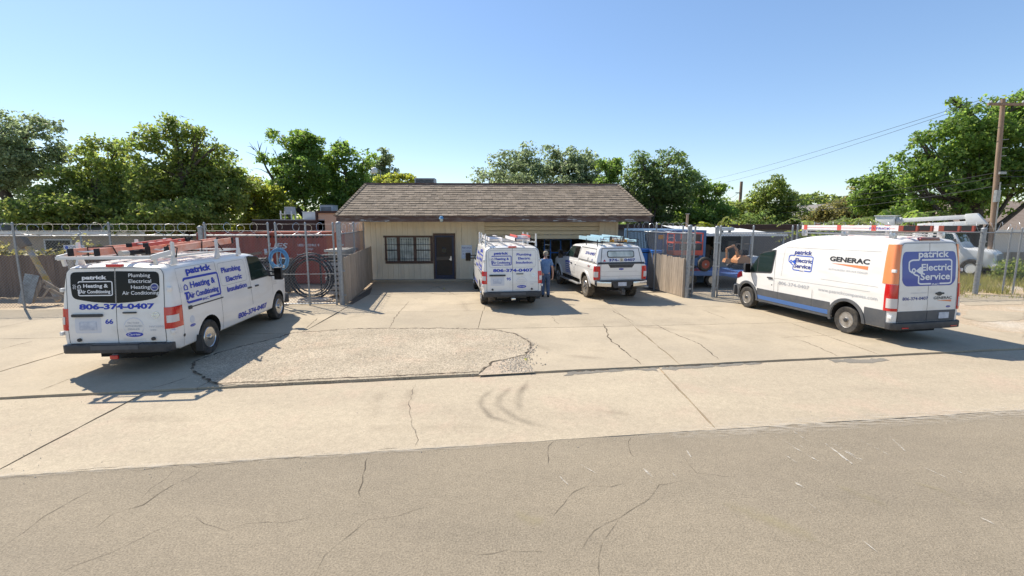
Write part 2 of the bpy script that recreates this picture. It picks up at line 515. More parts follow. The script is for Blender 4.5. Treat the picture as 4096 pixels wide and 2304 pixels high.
leaf_mat('grass_blade', (.22, .22, .07), yellow=(.46, .40, .18), tl=.35)
# ------------------------------------------------------------------ ground
def ground_mat(name, c1, c2, big=.35, spk=(.7, 1.25), fine=70, c3=None, c3amt=.5, c3scale=.9, bump=.4, rough=.93, bigstretch=(1, 1, 1)):
    m = bpy.data.materials.new(name); m.use_nodes = True
    t = m.node_tree; N = t.nodes; L = t.links; b = N['Principled BSDF']
    b.inputs['Roughness'].default_value = rough; b.inputs['Specular IOR Level'].default_value = .25
    tc = N.new('ShaderNodeTexCoord')
    mp = N.new('ShaderNodeMapping'); mp.inputs['Scale'].default_value = bigstretch; mp.inputs['Rotation'].default_value = (0, 0, R(-8))
    L.new(tc.outputs['Object'], mp.inputs[0])
    def noise_(s, d=5, vec=tc.outputs['Object'], r=.6):
        n = N.new('ShaderNodeTexNoise'); n.inputs['Scale'].default_value = s; n.inputs['Detail'].default_value = d; n.inputs['Roughness'].default_value = r
        L.new(vec, n.inputs['Vector']); return n.outputs['Fac']
    def rng(i, a, b_, c, d):
        r = N.new('ShaderNodeMapRange'); r.inputs[1].default_value = a; r.inputs[2].default_value = b_; r.inputs[3].default_value = c; r.inputs[4].default_value = d
        L.new(i, r.inputs[0]); return r.outputs[0]
    mx = N.new('ShaderNodeMix'); mx.data_type = 'RGBA'; mx.inputs[6].default_value = (*c1, 1); mx.inputs[7].default_value = (*c2, 1)
    L.new(rng(noise_(big, 7, mp.outputs[0]), .35, .65, 0, 1), mx.inputs[0]); last = mx.outputs[2]
    if c3:
        m3 = N.new('ShaderNodeMix'); m3.data_type = 'RGBA'; L.new(last, m3.inputs[6]); m3.inputs[7].default_value = (*c3, 1)
        L.new(rng(noise_(c3scale, 6), .52, .70, 0, c3amt), m3.inputs[0]); last = m3.outputs[2]
    f1 = noise_(fine, 3, r=.75); f2 = noise_(fine * .23, 4)
    ml = N.new('ShaderNodeMath'); ml.operation = 'MULTIPLY'
    L.new(rng(f1, .3, .7, spk[0], spk[1]), ml.inputs[0]); L.new(rng(f2, .3, .7, .93, 1.07), ml.inputs[1])
    oi = N.new('ShaderNodeObjectInfo')
    m4 = N.new('ShaderNodeMath'); m4.operation = 'MULTIPLY'; L.new(ml.outputs[0], m4.inputs[0]); L.new(rng(oi.outputs['Random'], 0, 1, .95, 1.04), m4.inputs[1])
    hs = N.new('ShaderNodeHueSaturation'); L.new(m4.outputs[0], hs.inputs['Value']); L.new(last, hs.inputs['Color'])
    L.new(hs.outputs[0], b.inputs['Base Color'])
    bp = N.new('ShaderNodeBump'); bp.inputs['Strength'].default_value = bump; bp.inputs['Distance'].default_value = .012
    L.new(f1, bp.inputs['Height']); L.new(bp.outputs[0], b.inputs['Normal'])
    MATS[name] = m
def stain(name, col, alpha, scale=3.0, lo=.35, hi=.65, stretch=(1, 1, 1)):
    m = bpy.data.materials.new(name); m.use_nodes = True
    t = m.node_tree; N = t.nodes; L = t.links; b = N['Principled BSDF']
    b.inputs['Base Color'].default_value = (*col, 1); b.inputs['Roughness'].default_value = .95; b.inputs['Specular IOR Level'].default_value = .1
    tc = N.new('ShaderNodeTexCoord'); mp = N.new('ShaderNodeMapping'); mp.inputs['Scale'].default_value = stretch
    L.new(tc.outputs['Object'], mp.inputs[0])
    n = N.new('ShaderNodeTexNoise'); n.inputs['Scale'].default_value = scale; n.inputs['Detail'].default_value = 6; L.new(mp.outputs[0], n.inputs['Vector'])
    r = N.new('ShaderNodeMapRange'); r.inputs[1].default_value = lo; r.inputs[2].default_value = hi; r.inputs[4].default_value = alpha
    L.new(n.outputs['Fac'], r.inputs[0]); 
    at_ = N.new('ShaderNodeAttribute'); at_.attribute_name = 'edge'
    mu = N.new('ShaderNodeMath'); mu.operation = 'MULTIPLY'; L.new(r.outputs[0], mu.inputs[0]); L.new(at_.outputs['Fac'], mu.inputs[1])
    L.new(mu.outputs[0], b.inputs['Alpha'])
    MATS[name] = m
ground_mat('asphalt', (.300, .247, .174), (.250, .207, .148), big=.45, spk=(.66, 1.36), fine=55, c3=(.30, .25, .18), c3amt=.5, c3scale=.5, bump=.7, bigstretch=(.5, 1.6, 1))
ground_mat('concrete', (.445, .368, .260), (.37, .308, .222), big=.5, spk=(.88, 1.11), fine=60, c3=(.35, .29, .205), c3amt=.85, c3scale=1.1, bump=.25)
ground_mat('concrete_apron', (.445, .370, .262), (.39, .322, .23), big=.5, spk=(.80, 1.20), fine=48, c3=(.47, .35, .255), c3amt=.55, c3scale=.8, bump=.4, bigstretch=(.5, 1.7, 1))
ground_mat('old_asphalt', (.50, .415, .30), (.40, .33, .235), big=.8, spk=(.38, 1.45), fine=34, c3=(.52, .39, .275), c3amt=.6, c3scale=1.2, bump=1.0)
ground_mat('dark_asphalt', (.225, .20, .162), (.19, .172, .142), big=1, spk=(.75, 1.25), fine=50, bump=.5)
ground_mat('red_dirt', (.42, .325, .235), (.47, .38, .28), big=1.2, spk=(.55, 1.4), fine=40, bump=.8)
ground_mat('yard_dirt', (.46, .36, .25), (.40, .31, .21), big=.4, spk=(.65, 1.3), fine=26, c3=(.52, .46, .37), c3amt=.8, c3scale=.5, bump=.8)
ground_mat('far_ground', (.28, .25, .14), (.20, .20, .09), big=.12, spk=(.6, 1.3), fine=9, bump=.3)
ground_mat('joint_dirt', (.17, .135, .095), (.13, .105, .08), big=1, spk=(.7, 1.2), fine=30, bump=.5)
stain('skid', (.06, .055, .05), .32, 2.0, .2, .75)
stain('crack', (.085, .066, .048), .78, 9, .28, .58)
stain('fine_crack', (.075, .062, .048), .55, 5, .30, .62)
stain('scratch', (.68, .63, .54), .6, 14, .40, .62)
stain('pale_dust', (.58, .52, .43), .5, 5, .38, .66, (1, 3, 1))
stain('yellow_dust', (.42, .36, .21), .40, 4, .35, .7)
stain('faint_stain', (.20, .155, .115), .20, 1.5, .35, .75)
stain('oil', (.07, .06, .05), .5, 4, .35, .6)

def sheet(name, pts, z, m, parent=None, **kw):
    me = bpy.data.meshes.new(name); bm = bmesh.new()
    a = sum(pts[i - 1][0] * pts[i][1] - pts[i][0] * pts[i - 1][1] for i in range(len(pts)))
    if a < 0: pts = pts[::-1]
    bm.faces.new([bm.verts.new((x, y, z)) for x, y in pts]); bm.normal_update(); bmesh.ops.triangulate(bm, faces=bm.faces[:])
    bm.to_mesh(me); bm.free()
    return ob(name, me, m, parent, **kw)
def ribbon(name, pts, wd, z, m, parent, jag=0.0, step=.12, taper=True, seed=1, soft=False):
    """a mark on the ground: strip along a polyline, widths vary; vertex attribute 'edge' fades its borders"""
    rr = random.Random(seed); P = []
    for i in range(len(pts) - 1):
        a, b = Vector(pts[i]), Vector(pts[i + 1]); n = max(1, int((b - a).length / step))
        for k in range(n): P.append(a.lerp(b, k / n))
    P.append(Vector(pts[-1]))
    if jag: P = [P[0]] + [p + Vector((rr.uniform(-jag, jag), rr.uniform(-jag, jag))) for p in P[1:-1]] + [P[-1]]
    v = []; f = []; e = []; n = len(P); cols = 5 if soft else 3
    for i, p in enumerate(P):
        d = (P[min(i + 1, n - 1)] - P[max(i - 1, 0)]).normalized(); q = Vector((-d[1], d[0]))
        t = i / max(1, n - 1); ww = wd * (min(1, 6 * t + .15, 6 * (1 - t) + .15) if taper else 1) * (rr.uniform(.6, 1.3) if jag else 1)
        fade = min(1, 5 * t, 5 * (1 - t)) if soft else 1
        for k in range(cols):
            s_ = -1 + 2 * k / (cols - 1); x = p + q * ww * s_ * .5; v.append((x[0], x[1], z))
            e.append((1 - abs(s_) if soft else (1 if True else 0)) * fade)
    for i in range(n - 1):
        for k in range(cols - 1): f.append((i * cols + k, i * cols + k + 1, (i + 1) * cols + k + 1, (i + 1) * cols + k))
    me = bpy.data.meshes.new(name); me.from_pydata(v, [], f)
    at_ = me.attributes.new('edge', 'FLOAT', 'POINT'); at_.data.foreach_set('value', e)
    bm = bmesh.new(); bm.from_mesh(me); bmesh.ops.recalc_face_normals(bm, faces=bm.faces)
    if sum(x.normal.z for x in bm.faces) < 0: bmesh.ops.reverse_faces(bm, faces=bm.faces)
    bm.to_mesh(me); bm.free()
    return ob(name, me, m, parent)

RZ = -0.035                                            # road and apron lie a little lower than the drive
edge = lambda x: 5.80 + .134 * x
step = lambda x: 8.58 + .148 * x
fenceL = lambda x: 15.95 + .085 * (x + 6.1)
ground = sheet('ground', [(-900, -300), (900, -300), (900, 1500), (-900, 1500)], -.09, 'far_ground', kind='structure')
road = sheet('road', [(-150, edge(-150) - 12), (-150, edge(-150)), (-30, edge(-30))] + [(x * .5, edge(x * .5) + rnd.uniform(-.02, .02)) for x in range(-58, 62)] + [(150, edge(150)), (150, -40), (-150, -40)], RZ, 'asphalt', kind='structure')
yard = sheet('yard', [(-60, 8.0), (-60, 60), (60, 60), (60, 10.0), (0, 8.6)], -.055, 'yard_dirt', kind='structure')
bed = sheet('apron', [(-150, edge(-150) + .2), (-150, step(-150) + .3), (150, step(150) + .3), (150, edge(150) + .2), (0, edge(0) - .15)], RZ - .030, 'joint_dirt', kind='structure')
def slab(name, pts, z, m, parent, th=.1, shrink=.008, jag=.012, seed=0):
    rr = random.Random(seed)
    c = sum((Vector(p) for p in pts), Vector((0, 0))) / len(pts); P = []
    for i in range(len(pts)):
        a, b = Vector(pts[i]), Vector(pts[(i + 1) % len(pts)])
        n = max(1, int((b - a).length / .25))
        for k in range(n):
            p = a.lerp(b, k / n); d = c - p; nn = Vector((-(b - a)[1], (b - a)[0])).normalized()
            if nn.dot(d) < 0: nn = -nn
            P.append(p + nn * (shrink + (rr.uniform(0, jag) if k else jag * .3)))
    return ob(name, MB().extr([(p[0], p[1], z - th) for p in P], (0, 0, th)), m, parent)
aj = [-60, -30, -14.2, -6.27, 3.05, 12.4, 22, 32, 60]
for i in range(len(aj) - 1):
    x0, x1 = aj[i], aj[i + 1]
    f0 = (x0 + .16 * (1 if x0 < 0 else -.8), edge(x0) - .02); f1 = (x1 + .16 * (1 if x1 < 0 else -.8), edge(x1) - .02)
    slab('slab', [f0, f1, (x1 - .08, step(x1) - .01), (x0 - .08, step(x0) - .01)], RZ + .004, 'concrete_apron', bed, seed=i, jag=.016, shrink=.010)
drive = sheet('driveway', [(-40, step(-40) + .05), (-40, 14), (-16, fenceL(-16)), (-6, 16), (-6.5, 22.7), (6, 22.9), (6.6, 17.7), (12.6, 17.4), (12.88, step(12.88) + .05)], -.035, 'joint_dirt', kind='structure')
tilt = .10
xl = [-40, -27, -19.5, -14.2, -10.0, -5.55, -.93, 3.45, 8.1, 12.95]
yl = [None, 12.35, 15.05, 18.55, 22.6]
def yline(k, x): return step(x) + .012 if k == 0 else yl[k] + tilt * x * (.9 if k < 3 else .3)
for i in range(len(xl) - 1):
    for k in range(4):
        x0, x1 = xl[i], xl[i + 1]
        if x1 < -5 and k >= 2: continue
        if k >= 3 and x0 > 3.5: continue
        p = [(x0, yline(k, x0)), (x1, yline(k, x1)), (x1 - .03, yline(k + 1, x1)), (x0 - .03, yline(k + 1, x0))]
        if x1 <= -5.5 and k == 1:
            p[2] = (x1 - .03, fenceL(x1) + .15); p[3] = (x0 - .03, fenceL(x0) + .15)
        if k == 1 and i == 4: p[2] = (-5.70, fenceL(-5.70) + .15)
        if k == 3 and i == 5: p[0] = (-5.75, yline(3, -5.75)); p[3] = (-6.72, 22.2)
        if k == 2 and i == 5: p[0] = (-5.62, yline(2, -5.62)); p[3] = (-5.75, yline(3, -5.75))
        if k == 3 and i == 7: p[1] = (5.9, 18.9); p[2] = (5.4, 22.7)
        slab('slab', p, 0, 'concrete', drive, jag=.03 if k == 0 else .006, seed=40 + i * 5 + k, shrink=.004)
slab('slab', [(-6.9, 22.25), (5.3, 22.72), (5.3, 22.9), (-6.9, 22.5)], .09, 'concrete', drive, th=.2, seed=99)
# the worn patch with loose stones, and the dirt pocket at its right end
patch_pts = [gpd(*p) for p in [(485, 930), (495, 910), (560, 885), (620, 870), (700, 850), (740, 838), (900, 828), (1100, 827), (1240, 830), (1300, 842), (1335, 865), (1325, 893), (1285, 903), (1240, 912), (1203, 942), (1100, 951), (900, 959), (640, 968), (560, 971), (510, 950)]]
pp = []
for i in range(len(patch_pts)):
    a, b = Vector(patch_pts[i]), Vector(patch_pts[(i + 1) % len(patch_pts)]); n = max(1, int((b - a).length / .12))
    for k in range(n):
        p = a.lerp(b, k / n); pp.append((p[0] + rnd.uniform(-.03, .03), p[1] + rnd.uniform(-.03, .03)))
pp = [(x, max(y, step(x) + .03)) for x, y in pp]
wp = ob('patch', MB().extr([(x, y, -.04) for x, y in pp], (0, 0, .054)), 'old_asphalt', drive)
dirt_pts = [gpd(*p) for p in [(1203, 945), (1345, 937), (1318, 903), (1345, 878), (1330, 866), (1325, 893), (1285, 903), (1240, 912)]]
sheet('dirt_pocket', dirt_pts, .008, 'red_dirt', drive)
def inside(p, poly):
    c = False; n = len(poly)
    for i in range(n):
        (x0, y0), (x1, y1) = poly[i], poly[i - 1]
        if (y0 > p[1]) != (y1 > p[1]) and p[0] < (x1 - x0) * (p[1] - y0) / (y1 - y0) + x0: c = not c
    return c
mat('pebble', (.50, .42, .31), .9, island=.32)
g = MB()
def pebble(mb, x, y, z, r):
    q = [(rnd.uniform(.6, 1.2)) for _ in range(6)]
    mb.add([(x + r * q[0], y, z), (x, y + r * q[1], z), (x - r * q[2], y, z), (x, y - r * q[3], z), (x, y, z + r * .7 * q[4])], [(0, 1, 4), (1, 2, 4), (2, 3, 4), (3, 0, 4)])
for _ in range(12000):
    x, y = rnd.uniform(-6.7, .6), rnd.uniform(8.2, 12.4)
    if inside((x, y), pp):
        d = noise.noise(Vector((x * .9, y * .9, 3)))
        if rnd.random() < .35 + d * .9: pebble(g, x, y, .013, rnd.uniform(.006, .017))
for _ in range(1700):
    x, y = rnd.gauss(.13, .22), rnd.uniform(8.6, 10.9)
    if inside((x, y), dirt_pts) or (rnd.random() < .25 and y > 9): pebble(g, x, y, .009, rnd.uniform(.010, .034))
for _ in range(1500):
    k = rnd.randrange(len(pp)); x, y = pp[k]
    if y > step(x) + .1: pebble(g, x + rnd.gauss(0, .07), y + rnd.gauss(0, .07), .002, rnd.uniform(.008, .02))
for _ in range(900):
    x = rnd.uniform(-14, 14); y = rnd.uniform(edge(x) - .3, step(x)); pebble(g, x, y, RZ + .004, rnd.uniform(.004, .013))
ob('gravel', g, 'pebble', None, fix=False, kind='stuff', label='loose pale gravel lying on the worn patch of the drive', cat='gravel')
# cracks, stains, scratches (photo regions of 2048 px width enlarged to 2576)
zl = lambda x, y, z=0.0: gpd((x / 1.2578) / 1.59, (1200 + y / 1.2578) / 1.59, z)
zr = lambda x, y, z=0.0: gpd((2048 + x / 1.2578) / 1.59, (1200 + y / 1.2578) / 1.59, z)
sd = 0
for pts, wd in [([(1850, 790), (1825, 880), (1815, 960), (1820, 1010)], .02), ([(1020, 850), (960, 890), (800, 970), (720, 1030), (560, 1080), (480, 1150)], .016),
        ([(880, 850), (840, 900), (760, 950), (710, 1000)], .016), ([(460, 960), (330, 1030), (230, 1090), (110, 1170), (0, 1250)], .016),
        ([(980, 1090), (1020, 1130), (1130, 1170), (1250, 1125), (1420, 1115), (1560, 1095)], .012), ([(2150, 1040), (1950, 1100), (1850, 1110), (1760, 1190), (1690, 1230), (1630, 1290), (1580, 1389)], .012),
        ([(900, 1110), (700, 1200), (560, 1270), (380, 1340), (290, 1389)], .014), ([(2160, 1310), (2130, 1400)], .012), ([(2576, 1250), (2480, 1275), (2360, 1285)], .010),
        ([(620, 845), (700, 860), (860, 830), (1000, 840), (1160, 820), (1280, 800), (1500, 790), (1700, 770)], .022), ([(0, 900), (300, 868), (640, 832)], .03), ([(1900, 755), (2010, 746)], .05)]:
    sd += 1; ribbon('crack', [zl(x, y, RZ) for x, y in pts], wd * .75, RZ + .004, 'fine_crack', road, jag=.022, seed=sd)
for pts, wd in [([(230, 700), (180, 740), (190, 800), (180, 830)], .02), ([(600, 690), (585, 740), (610, 790)], .012), ([(380, 935), (300, 960), (250, 1020), (205, 1090)], .014), ([(400, 935), (500, 940), (620, 910)], .014),
        ([(870, 800), (920, 870), (1000, 880), (1130, 890)], .012), ([(900, 905), (740, 930), (700, 990), (630, 1040), (550, 1090), (460, 1130), (380, 1200), (350, 1260), (270, 1310)], .013),
        ([(540, 1100), (470, 1200), (440, 1290), (440, 1400)], .012), ([(-10, 1265), (60, 1270), (220, 1275)], .011)]:
    sd += 1; ribbon('crack', [zr(x, y, RZ) for x, y in pts], wd * .75, RZ + .004, 'fine_crack', road, jag=.022, seed=sd)
for pts, wd in [([(460, 120), (480, 160), (480, 190), (560, 250), (620, 300), (650, 325)], .035), ([(500, 50), (560, 85), (610, 110)], .02), ([(700, 115), (830, 175), (950, 225), (1040, 300)], .026), ([(960, 50), (1080, 95)], .018),
        ([(1410, 190), (1540, 235), (1640, 285)], .022), ([(1340, 190), (1640, 175)], .014), ([(200, 85), (235, 125)], .014)]:
    sd += 1; ribbon('crack', [zr(x, y) for x, y in pts], wd, .004, 'crack', drive, jag=.03, seed=sd, step=.16)
for pts, wd in [([(0, 250), (90, 225), (180, 205)], .02), ([(190, 460), (290, 420), (380, 385)], .014), ([(30, 350), (90, 335)], .012), ([(1520, 165), (1560, 125), (1600, 90)], .02), ([(1960, 145), (1985, 90), (2060, 5)], .02), ([(700, 460), (800, 435), (960, 385)], .016)]:
    sd += 1; ribbon('crack', [zl(x, y) for x, y in pts], wd, .004, 'crack', drive, jag=.02, seed=sd, step=.16)
for pts, wd in [([(gpd(985, 741)), gpd(1060, 736), gpd(1120, 741), gpd(1205, 738)], .035), ([gpd(1060, 735), gpd(1100, 720), gpd(1150, 745)], .025), ([gpd(930, 742), gpd(985, 741)], .04)]:
    sd += 1; ribbon('crack', pts, wd, .005, 'crack', drive, jag=.04, seed=sd, step=.2)
ribbon('crack', [zl(x, y, RZ) for x, y in [(2090, 420), (2060, 530), (2080, 640), (2100, 680), (2085, 740)]], .016, RZ + .009, 'fine_crack', bed, jag=.03, seed=77)
EDGE = [p for p in pp if p[1] > step(p[0]) + .12]
ribbon('crack', EDGE, .055, .018, 'crack', drive, jag=.02, seed=78, step=.12, taper=False)
for pts, wd in [([(1030, 1010), (1200, 1070), (1400, 1150), (1560, 1230)], .26), ([(1620, 930), (1780, 990), (1930, 1065)], .16), ([(1980, 905), (2160, 960), (2330, 1060)], .1), ([(0, 1060), (200, 1150)], .25)]:
    sd += 1; ribbon('stain', [zr(x, y, RZ) for x, y in pts], wd, RZ + .007, 'yellow_dust', road, soft=True, seed=sd)
for pts, wd in [([(345, 830), (430, 880)], .012), ([(875, 755), (905, 800)], .014), ([(660, 850), (715, 900)], .03), ([(795, 860), (830, 900)], .02), ([(1410, 660), (1500, 720)], .014), ([(1425, 720), (1470, 750)], .014), ([(1410, 740), (1545, 815)], .018),
        ([(1570, 720), (1720, 835)], .03), ([(1600, 715), (1800, 830)], .014), ([(1640, 745), (1770, 820)], .012), ([(1900, 690), (1985, 770)], .015), ([(2040, 830), (2200, 905)], .014), ([(2220, 850), (2290, 890)], .014), ([(1370, 780), (1430, 820)], .016),
        ([(1410, 910), (1470, 950)], .04), ([(2290, 1065), (2490, 1165)], .022), ([(240, 890), (285, 935)], .018), ([(370, 900), (390, 920)], .03), ([(680, 905), (710, 930)], .02), ([(1745, 705), (1990, 830)], .008), ([(1310, 680), (1420, 740)], .008), ([(1485, 1020), (1560, 1080)], .01), ([(1760, 1210), (1840, 1275)], .012)]:
    sd += 1; ribbon('scratch', [zr(x, y, RZ) for x, y in pts], wd, RZ + .010, 'scratch', road, jag=.004, seed=sd, step=.06)
ribbon('stain', [(x, edge(x) - .03) for x in (1.0, 3, 5, 8, 12)], .55, RZ + .013, 'pale_dust', road, soft=True, seed=5)
ribbon('stain', [(x, edge(x) - .02) for x in (-8, -5, -3, -1, 1.0)], .16, RZ + .013, 'pale_dust', road, soft=True, seed=6)
for pts, wd in [([(1245, 975), (1215, 1000), (1208, 1020), (1235, 1050), (1310, 1075)], .16), ([(1290, 970), (1258, 1000), (1252, 1020), (1300, 1055), (1390, 1082)], .2), ([(1330, 958), (1307, 990), (1302, 1015), (1312, 1040)], .2), ([(960, 980), (930, 1060), (940, 1080)], .3), ([(1040, 975), (1010, 1040)], .25)]:
    sd += 1; ribbon('skid_mark', [gpd(x, y, RZ) for x, y in pts], wd, RZ + .012, 'skid' if pts[0][0] > 1100 else 'faint_stain', bed, soft=True, seed=sd, step=.1)
for pts, wd in [([(780, 1075), (1000, 1080), (1250, 1075)], .35), ([(1480, 1030), (1600, 1045)], .25), ([(300, 1050), (500, 1060)], .5)]:
    sd += 1; ribbon('stain', [gpd(x, y, RZ) for x, y in pts], wd, RZ + .009, 'faint_stain', bed, soft=True, seed=sd)
for pts, wd in [([(1100, 770), (1260, 760)], .5), ([(1300, 850), (1420, 895), (1560, 905)], .3), ([(1420, 800), (1900, 850)], .5), ([(1160, 755), (1180, 790)], .3)]:
    sd += 1; ribbon('stain', [gpd(x, y) for x, y in pts], wd, .008, 'faint_stain', drive, soft=True, seed=sd)
for x, y, r in ((1045, 752, .13), (1058, 770, .08), (1145, 778, .10), (1500, 748, .16), (1560, 752, .12)):
    p = gpd(x, y); ribbon('oil_spot', [(p[0] - r, p[1]), (p[0] + r, p[1])], r, .006, 'oil', drive, soft=True, seed=int(x))
def blob(pts, z, m, name, parent):
    P = []
    for i in range(len(pts)):
        a, b = Vector(pts[i]), Vector(pts[(i + 1) % len(pts)]); n = max(1, int((b - a).length / .1))
        for k in range(n):
            p = a.lerp(b, k / n); P.append((p[0] + rnd.uniform(-.05, .05), p[1] + rnd.uniform(-.05, .05)))
    return sheet(name, P, z, m, parent)
zz = lambda *L: [gpd(x, y, RZ) for x, y in L]
blob([(x, step(x) - .01) for x in (1.1, 2, 2.9)] + zz((1650, 922), (1660, 934), (1600, 932), (1500, 940), (1420, 946)), RZ + .008, 'dark_asphalt', 'asphalt_repair', bed)
blob([(3.05, step(3.05) - .01), (5.2, step(5.2) - .01)] + zz((1915, 914), (1850, 920), (1760, 926), (1700, 931), (1668, 932)), RZ + .008, 'dark_asphalt', 'asphalt_repair', bed)
blob(zz((2080, 905), (2230, 903), (2240, 908), (2180, 914), (2100, 912)), RZ + .008, 'dark_asphalt', 'asphalt_repair', bed)
for k, P in enumerate((((2390, 742), (2480, 738), (2576, 745), (2576, 762), (2430, 765)), ((2440, 775), (2576, 782), (2576, 800), (2470, 806), (2420, 795)), ((2430, 822), (2576, 835), (2576, 862), (2450, 850)))):
    blob([gpd(x, y) for x, y in P], -.048, 'concrete', 'broken_concrete', yard)
# ------------------------------------------------------------------ the shop building (own axes: x along the front, y back)
BX, BY, BR = -7.15, 22.45, R(2.4)
BW = 12.42
shop = thing('shop_building', 'low tan board-sided shop with a brown shingled mansard roof and a half-raised garage door', 'building', (BX, BY, 0), BR)
EZ = 2.90                      # underside of the eave
FY = -1.80                     # eave line in front of the wall
def wall(x0, x1, z0, z1, mb): mb.box(x0, 0.02, z0, x1, .18, z1)
WX0, WX1, WZ0, WZ1 = .98, 3.26, .90, 2.16        # window
DX0, DX1, DZ1 = 3.30, 4.36, 2.30                 # door
GX0, GX1, GZ1 = 5.78, 11.50, 2.04                # garage
m_ = MB()
wall(0, WX0, .02, EZ, m_); wall(WX0, WX1, .02, WZ0, m_); wall(WX0, WX1, WZ1, EZ, m_); wall(WX1, DX0, .02, EZ, m_); wall(DX0, DX1, DZ1, EZ, m_)
wall(DX1, GX0, .02, EZ, m_); wall(GX1, BW, .02, EZ, m_)
m_.box(0, .19, 0, .16, 8.5, EZ); m_.box(BW - .16, .19, 0, BW, 8.5, EZ); m_.box(.17, 8.3, 0, BW - .17, 8.5, EZ)
ob('wall', m_, 'tan_siding', shop)
fl = MB().box(.17, .19, -.02, BW - .17, 8.29, .03); ob('shop_floor', fl, 'dark_asphalt', shop)
ob('foundation', MB().box(-.05, -.10, -.05, GX0 - .1, .015, .10), 'block_grey', shop)
# siding boards
bx = .0; k = 0
bnds = []
while bx < BW - .02:
    wdt = rnd.uniform(.235, .265) if k % 3 else rnd.uniform(.26, .30)
    bnds.append((bx, min(bx + wdt, BW))); bx += wdt; k += 1
for a, b in bnds:
    segs = [(.10, EZ - .005)]
    for (x0, x1, z0, z1) in ((WX0 - .02, WX1, WZ0 - .05, WZ1 + .05), (DX0, DX1 + .02, 0, DZ1 + .03), (GX0 - .06, GX1 + .08, 0, EZ)):
        lo, hi = max(a, x0), min(b, x1)
        if hi - lo > (b - a) * .55:
            ns = []
            for s0, s1 in segs:
                if z0 > s0 + .03: ns.append((s0, min(z0, s1)))
                if z1 < s1 - .03: ns.append((max(z1, s0), s1))
            segs = ns
    for s0, s1 in segs:
        ob('siding_board', MB().box(a + .005, -rnd.uniform(.005, .010), s0, b - .005, .019, s1), 'tan_siding', shop)
for x in (4.62, 5.72, 11.56, 12.36): ob('corner_board', MB().box(x - .05, -.030, .10, x + .05, -.0145, EZ - .01), 'tan_siding', shop)
# window with bars
win = ob('window', MB().box(WX0 - .08, -.055, WZ1 - .02, WX1 + .02, .02, WZ1 + .07).box(WX0 - .02, -.05, WZ0 - .03, WX1 + .02, .02, WZ0 + .09)
         .box(WX0 - .02, -.048, WZ0 + .09, WX0 + .07, .02, WZ1 - .02).box(WX1 - .10, -.048, WZ0 + .09, WX1 + .02, .02, WZ1 - .02)
         .box(WX0 + .56, -.048, WZ0 + .09, WX0 + .70, .02, WZ1 - .02).box(WX0 + 1.36, -.048, WZ0 + .09, WX0 + 1.50, .02, WZ1 - .02), 'brown_frame', shop)
px = [(WX0 + .07, WX0 + .56), (WX0 + .70, WX0 + 1.36), (WX0 + 1.50, WX1 - .10)]
for i, (a, b) in enumerate(px):
    ob('pane', MB().box(a, .03, WZ0 + .09, b, .04, WZ1 - .02), 'pane', win)
    if i != 1: ob('meeting_rail', MB().box(a, -.02, 1.50, b, .029, 1.545), 'bars', win)
for (a, b) in px:
    n = 5 if b - a > .55 else 3
    for j in range(n):
        x = a + (b - a) * (j + 1) / (n + 1) + (0 if n == 3 else .0)
        mb = MB().tube([(x, -.085, WZ0 + .03), (x, -.085, WZ1 - .12)], .009, 6)
        mb.lathe([(.001, .06), (.017, .02), (.018, 0), (.008, -.02)], 6, Matrix.Translation((x, -.085, WZ1 - .12)))
        ob('window_bar', mb, 'bars', win)
for z in (WZ0 + .20, WZ1 - .36): ob('bar_rail', MB().tube([(WX0 - .03, -.10, z), (WX1 - .02, -.10, z)], .011, 6), 'bars', win)
# security door
door = ob('door', MB().box(DX0 + .11, .005, .14, DX1 - .11, .05, DZ1 - .10), 'screen_brown', shop)
ob('door_frame', MB().box(DX0, -.06, .09, DX0 + .07, .02, DZ1 + .01).box(DX0, -.062, DZ1 - .055, DX1 + .01, .02, DZ1 + .04).box(DX1 - .055, -.06, .09, DX1 + .01, .02, DZ1 - .055), 'brown_frame', door)
ob('gate_frame', MB().box(DX0 + .072, -.045, .11, DX0 + .15, .0, DZ1 - .06).box(DX1 - .15, -.045, .11, DX1 - .057, .0, DZ1 - .06).box(DX0 + .15, -.045, DZ1 - .15, DX1 - .15, .0, DZ1 - .06).box(DX0 + .15, -.045, .11, DX1 - .15, .0, .29), 'door_blue', door)
n = 15
for j in range(n):
    x = DX0 + .17 + (DX1 - DX0 - .34) * j / (n - 1)
    ob('door_bar', MB().box(x - .006, -.04, .29, x + .006, -.022, DZ1 - .15), 'screen_dark', door)
ob('lock_rail', MB().box(DX0 + .15, -.05, 1.02, DX1 - .16, -.041, 1.05).box(DX0 + .15, -.05, 1.17, DX1 - .16, -.041, 1.20).box(DX0 + .15, -.041, 1.05, DX1 - .16, -.02, 1.17), 'screen_brown', door)
ob('door_handle', MB().box(DX1 - .24, -.10, 1.02, DX1 - .17, -.051, 1.16).box(DX1 - .30, -.09, 1.06, DX1 - .24, -.06, 1.09).lathe([(.03, -.02), (.03, .02)], 10, Matrix.Translation((DX1 - .205, -.07, 1.19)) @ Matrix.Rotation(R(90), 4, 'X')), 'aluminium', door)
ob('peep_panel', MB().box(DX0 + .42, -.052, 1.40, DX0 + .64, -.041, 1.66), 'bars', door)
ob('peep_glass', MB().box(DX0 + .44, -.056, 1.42, DX0 + .62, -.053, 1.58), 'cab_glass', door)
